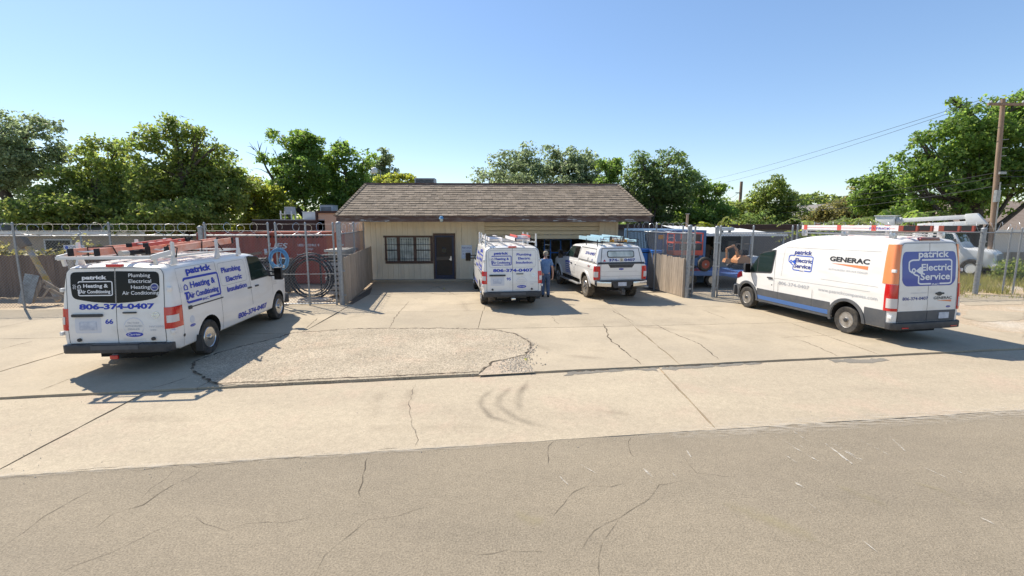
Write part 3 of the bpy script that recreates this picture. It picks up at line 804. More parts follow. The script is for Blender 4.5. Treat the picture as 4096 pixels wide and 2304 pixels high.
# garage door, raised so that four sections show
gd = thing('garage_door', None, None); gd.parent = shop
del_keys = [k_ for k_ in gd.keys()]
for z0, z1 in ((2.06, 2.255), (2.26, 2.455), (2.46, 2.655), (2.66, 2.895)):
    ob('door_section', MB().box(GX0 + .03, .03 + (z0 - 2.06) * .02, z0 + .006, GX1 - .03, .075, z1 - .008), 'tan_door', gd, bevel=.006)
ob('weather_strip', MB().box(GX0 + .03, .035, 2.03, GX1 - .03, .07, 2.062), 'seam', gd)
ob('garage_jamb', MB().box(GX0 - .06, -.025, .03, GX0 + .03, .19, EZ - .01), 'tan_siding', shop); ob('garage_jamb', MB().box(GX1 - .03, -.025, .03, GX1 + .08, .19, EZ - .01), 'tan_siding', shop)
# inside the bay: shelving, boxes, blue racks
def inside_thing(name, label, cat, x, y, rz=0): 
    c, s = cos(BR), sin(BR); return thing(name, label, cat, (BX + c * x - s * y, BY + s * x + c * y, .03), BR + rz)
sh = inside_thing('storage_shelf', 'dark shelving with boxes inside the garage bay, left of the blue rack', 'shelf', 8.4, 3.2)
for x in (-.9, .9):
    for y in (-.25, .25): ob('post', MB().box(x - .02, y - .02, 0, x + .02, y + .02, 2.2), 'dark_metal', sh)
for z in (.3, .9, 1.5, 2.1): ob('shelf', MB().box(-.95, -.3, z, .95, .3, z + .03), 'shelf_brown', sh)
for i in range(9): 
    z = (.33, .93, 1.53)[i % 3]; x = -.75 + (i // 3) * .55 + rnd.uniform(-.05, .05)
    tag(ob('box', MB().box(-.2, -.2, 0, .2, .2, rnd.uniform(.25, .42)), 'shelf_brown', None), 'brown carton at the %s of the %s board of the bay shelving' % (('left', 'middle', 'right')[i // 3], ('lower', 'middle', 'upper')[i % 3]), 'box', 'cartons on the bay shelving').matrix_world = Matrix.Translation((BX + cos(BR) * (8.4 + x) - sin(BR) * 3.15, BY + sin(BR) * (8.4 + x) + cos(BR) * 3.15, .03 + z)) @ Matrix.Rotation(BR, 4, 'Z')
rk = inside_thing('pipe_rack', 'blue steel upright rack inside the garage bay behind the pickup', 'rack', 9.85, 1.9)
for x in (-.55, 0, .55): ob('upright', MB().box(x - .03, -.03, 0, x + .03, .03, 2.35), 'bright_blue', rk)
for z in (.5, 1.2, 1.9): ob('crossbar', MB().box(-.55, -.025, z, .55, .025, z + .06), 'bright_blue', rk)
lad = inside_thing('step_ladder', 'blue-railed ladder standing upright in the garage bay', 'ladder', 9.1, 1.6)
for x in (-.16, .16): ob('rail', MB().box(x - .025, -.03, 0, x + .025, .03, 2.2), 'bright_blue', lad)
for z in range(7): ob('rung', MB().box(-.14, -.02, .25 + z * .28, .14, .02, .28 + z * .28), 'aluminium', lad)
ob('ceiling', MB().box(.17, .2, EZ - .05, BW - .17, 8.29, EZ - .01), 'shelf_brown', shop)
# mansard roof: eave frame, shingle courses, hips, flat top
E0, E1 = -.72, BW + 1.02                       # eave ends
RX0, RX1, RY, RZT = -.02, BW + .10, .62, 4.72  # ridge
EZT = 3.15
ob('fascia', MB().box(E0, FY, EZ, E1, FY + .04, EZT).box(E0, FY + .041, EZ, E0 + .04, RY + .5, EZT).box(E1 - .04, FY + .041, EZ, E1, RY + .5, EZT), 'brown_trim', shop)
ob('flat_roof', MB().box(0, .22, EZ + .04, BW, 8.5, EZ + .14), 'roof_grey', shop)
ob('soffit', MB().box(E0 + .041, FY + .041, EZ + .012, E1 - .041, -.012, EZ + .035), 'tan_siding', shop)
roof = ob('roof', MB().add([(E0 - .03, FY - .04, EZT), (E1 + .03, FY - .04, EZT), (RX1, RY, RZT), (RX0, RY, RZT), (E0 - .03, RY + .5, EZT), (E1 + .03, RY + .5, EZT), (RX0, RY + .25, RZT), (RX1, RY + .25, RZT)],
          [(0, 1, 2, 3), (4, 0, 3, 6), (1, 5, 7, 2), (3, 2, 7, 6), (5, 4, 6, 7), (0, 4, 5, 1)]), 'shingle_dark', shop)
ob('drip_edge', MB().box(E0 - .04, FY - .06, EZT - .03, E1 + .04, FY - .002, EZT + .012), 'brown_trim', shop)
Bv, Tv = Vector((0, FY - .05, EZT + .012)), Vector((0, RY, RZT))
slope = Tv - Bv; SL = slope.length; sd_ = slope.normalized(); nrm = Vector((1, 0, 0)).cross(sd_).normalized()
rows = 14; rh = SL / rows; tiles = []
protos = {}
for r_ in range(rows):
    t0 = r_ * rh; f0, f1 = t0 / SL, (t0 + rh) / SL
    xa = E0 + (RX0 - E0) * f0 + .03; xb = E1 + (RX1 - E1) * f0 - .03
    xa1 = E0 + (RX0 - E0) * f1 + .03; xb1 = E1 + (RX1 - E1) * f1 - .03
    x = xa - rnd.uniform(0, .2)
    while x < xb:
        wd = rnd.choice((.16, .2, .24, .3, .36)); x1 = min(x + wd, xb); x0 = max(x, xa)
        if x1 - x0 > .03: tiles.append((r_, x0, x1, max(x0, xa1) if x0 < xa1 else x0, min(x1, xb1), t0, rnd.uniform(.018, .034), rnd.uniform(-.012, .012)))
        x += wd
def tile_geo(mb, T):
    r_, x0, x1, u0, u1, t0, th, dz = T
    if u1 <= u0: u0 = u1 = (x0 + x1) / 2
    P = lambda x, t, h: Vector((x, 0, 0)) + Vector((0, Bv.y, Bv.z)) + sd_ * t + nrm * h
    e = .003
    mb.add([P(x0 + e, t0 + dz, .006), P(x1 - e, t0 + dz, .006), P(x1 - e, t0 + dz, th), P(x0 + e, t0 + dz, th), P(u1 - e, t0 + rh + .02, .004), P(u0 + e, t0 + rh + .02, .004)],
           [(0, 1, 2, 3), (3, 2, 4, 5), (0, 3, 5), (1, 4, 2)])
tiles.sort(key=lambda T: (T[0], abs(T[1] - BW * .45)))
rest = MB()
for i, T in enumerate(tiles):
    if i < 285:
        mb = MB(); tile_geo(mb, T); ob('shingle', mb, 'shingle', roof, fix=False)
    else: tile_geo(rest, T)
ob('shingle_field', rest, 'shingle', roof, fix=False, kind='stuff')
for (a, b) in (((E0 - .03, FY - .05, EZT + .02), (RX0, RY, RZT + .02)), ((E1 + .03, FY - .05, EZT + .02), (RX1, RY, RZT + .02))):
    a, b = Vector(a), Vector(b); L_ = (b - a).length; d_ = (b - a) / L_; n = 16
    for i in range(n):
        p, q = a + d_ * (L_ * i / n), a + d_ * (L_ * (i + 1) / n + .04)
        sx = Vector((1, 0, 0)) if a.x > 0 else Vector((-1, 0, 0)); w1 = d_.cross(nrm).normalized() * .11 * (1 if a.x > 0 else -1)
        if w1.x * sx.x > 0: w1 = -w1
        out_ = Vector((sx.x * .10, .09, -.02))
        up = Vector((0, -.01, .028))
        ob('hip_cap', MB().add([p + w1 + up * 1.3, p + up * 2.2, p + out_ + up, q + w1 + up * .5, q + up * 1.2, q + out_ + up * .3, p + w1, p, p + out_], [(0, 1, 4, 3), (1, 2, 5, 4), (6, 7, 1, 0), (7, 8, 2, 1)]), 'shingle', roof, fix=False)
ob('ridge_trim', MB().box(RX0 - .04, RY - .05, RZT - .10, RX1 + .04, RY + .05, RZT + .07), 'brown_trim', roof)
for _ in range(18):                                # flaked paint along the eave
    x = rnd.choice((rnd.uniform(.2, 1.6), rnd.uniform(7.5, 13), rnd.uniform(9, 13.2))); z = EZ + abs(rnd.gauss(0, .035)); l = rnd.uniform(.08, .5)
    pts = [(x + l * i / 6, FY - .003, z + rnd.uniform(.004, .05 if 0 < i < 6 else .01)) for i in range(7)] + [(x + l * i / 6, FY - .003, z - rnd.uniform(0, .01)) for i in range(6, -1, -1)]
    pts = [(p[0], p[1], max(EZ + .001, p[2])) for p in pts]
    ob('paint_flake', MB().add(pts, [tuple(range(len(pts)))]), 'block_grey', shop, fix=False)
# lamp on the fascia, sign on the wall, unit on the roof
c_, s_ = cos(BR), sin(BR)
def bpt(x, y, z): return (BX + c_ * x - s_ * y, BY + s_ * x + c_ * y, z)
lp = thing('wall_lamp', 'small blue-grey jar lamp on the brown eave board above the window', 'lamp', bpt(3.93, FY - .02, EZ + .05), BR)
ob('base', MB().box(-.06, -.03, .02, .06, .018, .16), 'blue_grey', lp, bevel=.01)
ob('lamp_housing', MB().lathe([(.03, .20), (.07, .18), (.095, .10), (.11, .08)], 14, Matrix.Translation((0, -.11, 0))), 'hose_blue', lp, smooth=40)
ob('lamp_glass', MB().lathe([(.08, .08), (.085, .02), (.06, -.05), (.02, -.07)], 14, Matrix.Translation((0, -.11, 0))), 'pane', lp, smooth=50)
sg = thing('office_sign', 'pale wall sign reading MAIN OFFICE beside the dark security door', 'sign', bpt(4.93, -.032, 1.10), BR)
ob('board', MB().box(-.26, -.012, 0, .26, 0, .66), 'pale_sign', sg)
wp_ = lambda u, v: Vector((u, -.012, v))
for s__, v, h, wd in (('MAIN OFFICE', .49, .085, .44), ('1011 S. MONROE', .345, .055, .42), ('"Around the', .20, .075, .42), ('Corner"', .07, .075, .28)):
    text(wp_, s__, -wd / 2, wd / 2, v, h, 'navy_ink', sg, off=.002)
ac = thing('roof_unit', 'grey louvred condenser on the shop roof behind the ridge', 'air conditioner', bpt(2.45, 3.6, RZT - .10), BR)
ob('stand', MB().box(-.5, .05, -1.58, -.44, .11, -.001).box(.44, .05, -1.58, .5, .11, -.001).box(-.5, .75, -1.58, -.44, .81, -.001).box(.44, .75, -1.58, .5, .81, -.001), 'dark_metal', ac)
ob('casing', MB().box(-.55, 0, .0, .55, .9, .12).box(-.55, 0, .12, -.5, .9, .62).box(.5, 0, .12, .55, .9, .62).box(-.55, .0, .62, .55, .9, .68).box(-.5, .06, .12, .5, .85, .62), 'ac_grey', ac)
for i in range(14): ob('louvre', MB().box(-.47 + i * .07, .0, .13, -.445 + i * .07, .055, .61), 'dark_metal', ac)
# ------------------------------------------------------------------ far left: flat brown-roofed building, peach parapet, rooftop units
fb = thing('flat_roof_building', 'long flat-roofed building with a dark brown fascia behind the red container', 'building', (-14.5, 26.5, 0))
ob('wall', MB().box(0, 0, 0, 3.9, 6, 2.55), 'peach_stucco', fb)
ob('fascia', MB().box(-.2, -.2, 2.35, 3.9, -.02, 2.98).box(-.2, -.019, 2.35, -.02, 6.2, 2.98), 'brown_fascia', fb)
ob('roof_edge', MB().box(-.22, -.22, 2.981, 3.9, 6.2, 3.03), 'block_grey', fb)
pb = thing('stucco_annex', 'peach stucco annex with a brown cap left of the shingled shop', 'building', (-10.95, 26.3, 0))
ob('wall', MB().box(0, 0, 0, 2.3, 6, 3.38), 'peach_stucco', pb)
ob('parapet_cap', MB().box(-.12, -.1, 3.381, 2.35, 6.1, 3.50).box(-.12, -.1, 2.9, -.005, 6.1, 3.38), 'brown_fascia', pb)
def roof_unit(name, label, x, y, z, sx, sy, sz, m, louv=0):
    t = thing(name, label, 'air conditioner', (x, y, z))
    ob('casing', MB().box(0, 0, 0, sx, sy, sz), m, t, bevel=.015)
    for i in range(louv):
        a = .08 + (sx - .16) * i / louv; ob('louvre', MB().box(a, -.012, .1, a + (sx - .16) / louv * .5, -.001, sz - .08), 'dark_metal', t)
    ob('cap', MB().box(-.02, -.02, sz + .001, sx + .02, sy + .02, sz + .03), m, t)
    return t
ev = thing('rooftop_cooler', 'grey evaporative cooler on a white stand, leftmost on the flat roof', 'cooler', (-13.45, 27, 3.03))
for x in (0, .62):
    for y in (0, .5): ob('leg', MB().box(x, y, 0, x + .06, y + .06, .5), 'white_metal', ev)
ob('shelf', MB().box(-.03, -.03, .30, .72, .6, .33), 'white_metal', ev); ob('casing', MB().box(.24, .05, .331, .70, .5, .72), 'ac_grey', ev, bevel=.02); ob('motor', MB().lathe([(.09, 0), (.09, .2)], 10, Matrix.Translation((.42, .28, .08))), 'dark_metal', ev)
roof_unit('rooftop_duct', 'long white rooftop unit on the flat roof, left of the louvred box', -12.15, 27, 3.03, 1.25, .8, .42, 'white_metal', 0)
roof_unit('rooftop_condenser', 'grey louvred rooftop box against the peach annex', -11.62, 28.2, 3.25, .8, .8, .62, 'ac_grey', 9)
# ------------------------------------------------------------------ vehicles: shared builders
def lerpf(T):
    def f(x):
        if x <= T[0][0]: return T[0][1]
        for (a, b), (c, d) in zip(T, T[1:]):
            if x <= c: return b + (d - b) * (x - a) / (c - a)
        return T[-1][1]
    return f
def smoothf(T):
    """monotone-ish smooth interpolation through points"""
    X = [p[0] for p in T]; Yv = [p[1] for p in T]; n = len(T); m = [0] * n
    s = [(Yv[i + 1] - Yv[i]) / (X[i + 1] - X[i]) for i in range(n - 1)]
    m[0], m[-1] = s[0], s[-1]
    for i in range(1, n - 1): m[i] = 0 if s[i - 1] * s[i] <= 0 else 2 * s[i - 1] * s[i] / (s[i - 1] + s[i])
    def f(x):
        if x <= X[0]: return Yv[0]
        if x >= X[-1]: return Yv[-1]
        for i in range(n - 1):
            if x <= X[i + 1]:
                h = X[i + 1] - X[i]; t = (x - X[i]) / h
                return (2 * t**3 - 3 * t**2 + 1) * Yv[i] + (t**3 - 2 * t**2 + t) * h * m[i] + (-2 * t**3 + 3 * t**2) * Yv[i + 1] + (t**3 - t**2) * h * m[i + 1]
    return f
class Shell:
    """vehicle skin: half width from plan(x) * tumble(z); roof line top(x); x of the tail rx(z)"""
    def __init__(s, x0, x1, top, bot, W, tum, plan, lean=lambda z: 0, rr=.10, r_top=.14, crown=.03, flean=None):
        s.__dict__.update(locals())
    def hw(s, x, z):
        d = x - s.x0; k = 0
        if d < s.rr: k = s.rr - sqrt(max(0, s.rr**2 - (s.rr - max(d, 0))**2))
        return s.W * s.plan(x) * s.tum(z) - k
    def shift(s, x, z): 
        t = max(0, min(1, (s.x0 + .5 - x) / .5)); return s.lean(z) * t
    def side(s, sign):
        if sign < 0: return lambda u, v: Vector((u + s.shift(u, v), -s.hw(u, v), v))
        return lambda u, v: Vector((-u + s.shift(-u, v), s.hw(-u, v), v))
    def rear(s): return lambda u, v: Vector((s.x0 + s.lean(v), -u, v))
    def roof(s):
        def f(u, v):
            w = max(.2, s.hw(v, s.top(v) - s.r_top)); return Vector((v + s.shift(v, s.top(v)), -u, s.top(v) - s.crown * (u / w)**2))
        return f
    def mesh(s, xs, nz=12):
        bm = bmesh.new(); rings = []
        for x in xs:
            zt, zb = s.top(x), s.bot(x); r = min(s.r_top, (zt - zb) * .35); P = []
            zs = [zb + .0, zb + .03] + [zb + .03 + (zt - s.crown - r - zb - .03) * (i + 1) / nz for i in range(nz)]
            ys = [s.hw(x, z) for z in zs]; P.append((0, zb)); P.append((ys[0] * .6, zb)); P.append((ys[0] - .02, zb))
            P += list(zip(ys[1:], zs[1:]))
            yt, zt1 = ys[-1], zs[-1]; slope = (ys[-1] - ys[-2]) / (zs[-1] - zs[-2])
            for k in range(1, 6):
                a = R(90 * k / 5); P.append((yt - r * (1 - cos(a)) + slope * r * sin(a) * (1 - k / 5), zt1 + r * sin(a)))
            y5 = P[-1][0]
            for f in (.75, .5, .25, 0): P.append((y5 * f, zt1 + r + s.crown * (1 - f * f)))
            row = []
            for y, z in P: row.append((x, -y, z))
            for y, z in P[-2:0:-1]: row.append((x, y, z))
            rings.append([bm.verts.new((X + s.shift(X, Z) + (s.flean(Z) * max(0, min(1, (X - s.x1 + .4) / .4)) if s.flean else 0), Y, Z)) for X, Y, Z in row])
        n = len(rings[0])
        for a, b in zip(rings, rings[1:]):
            for i in range(n): bm.faces.new((a[i], a[(i + 1) % n], b[(i + 1) % n], b[i]))
        for rg in (rings[0], rings[-1]):
            h = n // 2
            for i in range(h):
                q = [rg[i], rg[i + 1], rg[(n - i - 1) % n], rg[(n - i) % n]]
                q2 = []
                for v in q:
                    if v not in q2: q2.append(v)
                if len(q2) >= 3: bm.faces.new(q2)
        bmesh.ops.recalc_face_normals(bm, faces=bm.faces)
        me = bpy.data.meshes.new('body'); bm.to_mesh(me); bm.free(); return me
    def wrap(s, d_side, y_rear, z0, z1, off, name, m, parent, sign, nz=5, th=.012, **kw):
        """a piece that wraps the rear corner: from d_side along the flank to y_rear across the tail"""
        mb = MB(); path = []
        n1 = 6
        for i in range(n1): path.append(('s', d_side + (s.rr - d_side) * i / (n1 - 1)))
        for i in range(1, 7): path.append(('s', s.rr * (1 - sin(R(15 * i))) if False else s.rr * (1 - i / 6)))
        for i in range(1, 4): path.append(('r', i / 3))
        Z = [z0 + (z1 - z0) * i / nz for i in range(nz + 1)]; N = len(path)
        grid = []
        for z in Z:
            row = []
            for k, (t, q) in enumerate(path):
                if t == 's': x = s.x0 + q; y = s.hw(x, z)
                else: x = s.x0; yy = s.hw(s.x0, z); y = yy + (y_rear - yy) * q
                row.append(Vector((x + s.shift(x, z), sign * y, z)))
            o2 = []
            for k in range(N):
                d = row[min(k + 1, N - 1)] - row[max(k - 1, 0)]; nn = Vector((-d.y, d.x, 0)).normalized() * -sign
                if nn.x > .3: nn = -nn
                o2.append(row[k] + nn * (off if 0 < k < N - 1 else off * .2))
            grid.append(o2)
        for j in range(nz):
            for k in range(N - 1):
                mb.quad(grid[j][k], grid[j][k + 1], grid[j + 1][k + 1], grid[j + 1][k])
        for row in (grid[0], grid[-1]):
            cen = [p + Vector((.03, -sign * .03, 0)) for p in row]
            for k in range(N - 1): mb.quad(row[k], row[k + 1], cen[k + 1], cen[k])
        me = mb.mesh(name, True)
        bm = bmesh.new(); bm.from_mesh(me); bmesh.ops.remove_doubles(bm, verts=bm.verts, dist=1e-5); bmesh.ops.recalc_face_normals(bm, faces=bm.faces)
        bm.to_mesh(me); bm.free()
        return ob(name, me, m, parent, smooth=50, **kw)
def arch_cut(me, arches, mats):
    """cut wheel wells: faces of the wells take the second material"""
    body = bpy.data.objects.new('tmp', me); COL.objects.link(body)
    me.materials.clear()
    for x in mats: me.materials.append(MATS[x])
    cs = []
    for (x, z, r, y0, y1) in arches:
        mb = MB(); n = 28
        v = [(x + r * cos(2 * pi * k / n), y0, z + r * sin(2 * pi * k / n)) for k in range(n)] + [(x + r * cos(2 * pi * k / n), y1, z + r * sin(2 * pi * k / n)) for k in range(n)]
        mb.add(v, [tuple(range(n)), tuple(range(2 * n - 1, n - 1, -1))] + [(k, n + k, n + (k + 1) % n, (k + 1) % n) for k in range(n)], 1)
        c = bpy.data.objects.new('cut', mb.mesh('cut', True)); COL.objects.link(c)
        for q in mats: c.data.materials.append(MATS[q])
        md = body.modifiers.new('b', 'BOOLEAN'); md.operation = 'DIFFERENCE'; md.solver = 'EXACT'; md.object = c; cs.append(c)
    dg = bpy.context.evaluated_depsgraph_get(); dg.update()
    new = bpy.data.meshes.new_from_object(body.evaluated_get(dg))
    for c in cs: bpy.data.objects.remove(c)
    bpy.data.objects.remove(body)
    return new
def wheel(parent, x, y, r, wd, sgn, style, tm='tyre'):
    """tyre with rim as its child; y = outer face, sgn = side"""
    M = Matrix.Translation((x, y, r)) @ Matrix.Rotation(R(-90 * sgn), 4, 'X')
    rr = r * (.60 if style != 'steel' else .585)
    t = MB().lathe([(rr, -wd), (r * .90, -wd), (r * .975, -wd * .93), (r, -wd * .8), (r, -wd * .18), (r * .985, -.018), (r * .93, .0), (rr * 1.08, -.004), (rr, -.012)], 36, M, closed=True)
    blk = MB()
    n = 44
    w_ = ob('wheel', t, tm, parent, smooth=35)
    if tm == 'tyre_dusty':
        for k in range(n):
            a = 2 * pi * k / n
            blk.cbox(M @ Vector((r * .985 * cos(a), r * .985 * sin(a), -wd * .10 if k % 2 else -wd * .20)), (.045, .035, .05), M.to_3x3() @ Matrix.Rotation(a + pi / 2, 3, 'Z'))
        ob('tread_lug', blk, tm, w_, kind='stuff')
    ob('rim', MB().lathe([(rr, -.012), (rr * .97, -.002), (rr * .90, -.020), (rr * .84, -.055), (rr * .72, -.045), (rr * .50, -.022), (rr * .36, -.010), (rr * .30, -.012), (rr * .28, .012), (.0005, .016)], 28, M), 'chrome' if style == 'van' else 'alloy', w_, smooth=35)
    if style in ('van', 'steel'):
        nh = 7 if style == 'van' else 12; hm = None
        for k in range(nh):
            a = 2 * pi * (k + .5) / nh; ca = rr * (.62 if style == 'van' else .70); hr = rr * (.17 if style == 'van' else .075)
            mb = MB(); q = 10
            for j in range(q): pass
            dish = lerpf([(.28, .012), (.30, -.012), (.36, -.010), (.50, -.022), (.72, -.045), (.84, -.055), (.90, -.020)])
            pts = [M @ (Matrix.Rotation(a, 4, 'Z') @ Vector((ca + hr * 1.05 * cos(2 * pi * j / q), hr * sin(2 * pi * j / q), .007 + dish(hypot(ca + hr * 1.05 * cos(2 * pi * j / q), hr * sin(2 * pi * j / q)) / rr)))) for j in range(q)]
            mb.add(pts, [tuple(range(q))]); ob('vent', mb, 'underbody', w_, fix=False)
    else:
        for k in range(6):
            a = 2 * pi * k / 6; mb = MB()
            for da in (-.16, .16):
                p0 = M @ (Matrix.Rotation(a + da * .6, 4, 'Z') @ Vector((rr * .26, 0, .005))); p1 = M @ (Matrix.Rotation(a + da, 4, 'Z') @ Vector((rr * .90, 0, -.01)))
                mb.bar(p0, p1, .035, .03)
            ob('spoke', mb, 'alloy', w_)
    ob('hub_cap', MB().lathe([(rr * .27, .0), (rr * .26, .022), (rr * .2, .028), (.0005, .03)], 16, M), 'black_plastic' if style == 'steel' else 'chrome', w_, smooth=40)
    return w_
def mirror_arm(parent, surf_pt, sgn, m='black_plastic', big=True):
    x, y, z = surf_pt
    h = ob('mirror', MB().cbox((x + .02, y + sgn * (.27 if big else .16), z), (.10, .22 if big else .20, .36 if big else .30)), m, parent, bevel=.03)
    ob('mirror_glass', MB().cbox((x - .034, y + sgn * (.27 if big else .16), z), (.004, .18, .30)), 'black_glass', h)
    ob('mirror_arm', MB().bar((x + .04, y - sgn * .03, z - .06), (x + .02, y + sgn * .18, z - .06), .05).bar((x + .04, y - sgn * .03, z + .06), (x + .02, y + sgn * .18, z + .06), .04), m, h)
def hinge(shell, z, sgn, parent, m='white_paint'):
    x = shell.x0 + .05; y = sgn * (shell.hw(x, z) + .015)
    return ob('hinge', MB().cbox((x - .02 + shell.lean(z), y, z), (.10, .05, .075)), m, parent, bevel=.012)
def ladder(label, pose, pts, rail_h, mrail, mrung='aluminium', n=10, cap=True, fly=False, group='ladders on the work vehicles', name='ladder', lean=0.0):
    """pts = (x0, y0, z0), (x1, y1, z1) of the near rail and the rail spacing vector"""
    (a, b, sp) = (Vector(pts[0]), Vector(pts[1]), Vector(pts[2]))
    t = thing(name, label, 'ladder', pose[0], pose[1], group)
    for k in (0, 1):
        o_ = sp * k
        r_ = ob('rail', MB().bar(a + o_, b + o_, .03, rail_h), mrail, t)
        if cap:
            d = (b - a).normalized()
            ob('foot', MB().bar(a + o_ - d * .02, a + o_ + d * .08, .036, rail_h + .01), 'strap', r_)
            ob('foot', MB().bar(b + o_ - d * .07, b + o_ + d * .02, .036, rail_h + .01), 'strap', r_)
    for i in range(n):
        p = a.lerp(b, (i + .6) / (n + .2)); ob('rung', MB().tube([p, p + sp], .017, 6), mrung, t)
    return t
def pose(x, y, deg): return ((x, y, 0), R(deg))

# logo of the heating company on any surface: scale s, centre (u, v)
def heat_logo(surf, parent, u0, u1, v0, v1, ink, full=True, thin=1.0, lift=0.0):
    W_, H_ = u1 - u0, v1 - v0
    U = lambda f: u0 + W_ * f
    V = lambda f: v0 + H_ * f
    st = .085 * H_ * thin; r = .13 * H_
    o_ = rrect(u0, v0, u1, v1, r, 4); i_ = rrect(u0 + st, v0 + st, u1 - st, v1 - st, max(.01, r - st), 4)
    # order: top right corner, top left, bottom left, bottom right; open on the left side and under the letters
    n = len(o_); L = ob
    ring_panel(surf, o_, i_, 'logo_frame', ink, parent, off=.0055 + lift, th=.002, skip=(9, n - 6) if full else (9,))
    if full:
        band(surf, [(u0 + r, v0 + st / 2), (U(.40), v0 + st / 2)], st, 'logo_frame', ink, parent, off=.0055 + lift, th=.002)
        band(surf, [(U(.63), v0 + st / 2), (u1 - r, v0 + st / 2)], st, 'logo_frame', ink, parent, off=.0055 + lift, th=.002)
    band(surf, [(u0 + st / 2, V(.16)), (u0 + st / 2, V(.42))], st, 'logo_frame', ink, parent, off=.0055 + lift, th=.002)
    band(surf, [(U(-.02), V(.42)), (U(.10), V(.42))], st * .8, 'logo_letter', ink, parent, off=.0055 + lift, th=.002)
    band(surf, [(U(.04), V(.44)), (U(.04), V(.14))], st * .8, 'logo_letter', ink, parent, off=.0055 + lift, th=.002)
    text(surf, 'patrick', U(.13), U(.84), V(1.13), H_ * .23, ink, parent, off=.0075 + lift, bold=.045)
    text(surf, 'Heating &', U(.16), U(.87), V(.57), H_ * .225, ink, parent, off=.0075 + lift, bold=.03)
    text(surf, 'Air Conditioning', U(.06), U(.93), V(.19), H_ * .21, ink, parent, off=.0075 + lift, bold=.03)
    if full:
        text(surf, 'INC', U(.42), U(.60), V(-.03), H_ * .10, ink, parent, off=.0075 + lift, bold=.02)
    # the little house with its warm-air lines
    band(surf, [(U(-.07), V(.78)), (U(-.09), V(.72)), (U(-.05), V(.64)), (U(-.09), V(.56)), (U(-.06), V(.48))], st * .45, 'logo_wave', 'pale_ink' if ink != 'white_ink' else ink, parent, off=.005 + lift, th=.002)
    band(surf, [(U(-.12), V(.78)), (U(-.14), V(.72)), (U(-.10), V(.64)), (U(-.14), V(.56)), (U(-.11), V(.48))], st * .45, 'logo_wave', 'pale_ink' if ink != 'white_ink' else ink, parent, off=.005 + lift, th=.002)
    ring_panel(surf, rpoly([(U(-.01), V(.53)), (U(.09), V(.53)), (U(.09), V(.68)), (U(.04), V(.76)), (U(-.01), V(.68))], .001, 1), rpoly([(U(.01), V(.56)), (U(.07), V(.56)), (U(.07), V(.66)), (U(.04), V(.72)), (U(.01), V(.66))], .001, 1), 'logo_house', ink, parent, off=.0052 + lift, th=.002)
def electric_logo(surf, parent, u0, u1, v0, v1, ink, letters, thin=1.0, lift=0.0):
    """lettering in a cord-shaped frame with a plug"""
    W_, H_ = u1 - u0, v1 - v0
    U = lambda f: u0 + W_ * f
    V = lambda f: v0 + H_ * f
    st = .065 * H_ * thin
    P = [(U(.24), V(.0)), (U(.9), V(.0))]
    arc = lambda cx, cy, rx, ry, a0, a1, n=6: [(cx + rx * cos(R(a0 + (a1 - a0) * i / n)), cy + ry * sin(R(a0 + (a1 - a0) * i / n))) for i in range(n + 1)]
    rx, ry = .09 * W_, .10 * H_
    path = [(U(.30), V(1) - st / 2)] + arc(U(1) - rx, V(1) - ry, rx - st / 2, ry - st / 2, 90, 0) + arc(U(1) - rx, V(0) + ry, rx - st / 2, ry - st / 2, 0, -90) + [(U(.72), V(0) + st / 2)]
    band(surf, path, st, 'logo_frame', ink, parent, off=.0055 + lift, th=.002)
    band(surf, [(U(.52), V(0) + st / 2)] + arc(U(.22) + rx, V(0) + ry, rx - st / 2, ry - st / 2, 270, 180) + [(U(.22) + st / 2, V(.36))], st, 'logo_frame', ink, parent, off=.0055 + lift, th=.002)
    band(surf, [(U(.24), V(1) - st / 2)] + arc(U(.0) + rx * 1.4, V(1) - ry * 1.4, rx * 1.4 - st / 2, ry * 1.4 - st / 2, 90, 180) + [(U(0) + st / 2, V(.66)), (U(.03), V(.55)), (U(.09), V(.48))], st, 'logo_cord', ink, parent, off=.0055 + lift, th=.002)
    hoop(surf, U(.12), V(.56), .045 * H_, .10 * H_, 'logo_plug', ink, parent, off=.0056 + lift)
    panel(surf, rpoly([(U(.16), V(.55)), (U(.27), V(.70)), (U(.33), V(.66)), (U(.33), V(.46)), (U(.27), V(.42))], .01), 'logo_plug', ink, parent, off=.0057 + lift, th=.002)
    band(surf, [(U(.10), V(.48)), (U(.15), V(.40)), (U(.22), V(.36))], st, 'logo_cord', ink, parent, off=.0055 + lift, th=.002)
    text(surf, 'patrick', U(.22), U(.92), V(1.075), H_ * .25, letters, parent, off=.0075 + lift, bold=.03)
    text(surf, 'Electric', U(.29), U(.97), V(.555), H_ * .25, letters, parent, off=.0075 + lift, bold=.025)
    text(surf, 'Service', U(.27), U(.95), V(.195), H_ * .25, letters, parent, off=.0075 + lift, bold=.025)
    text(surf, 'INC', U(.54), U(.70), V(-.03), H_ * .075, letters, parent, off=.0075 + lift, bold=.02)

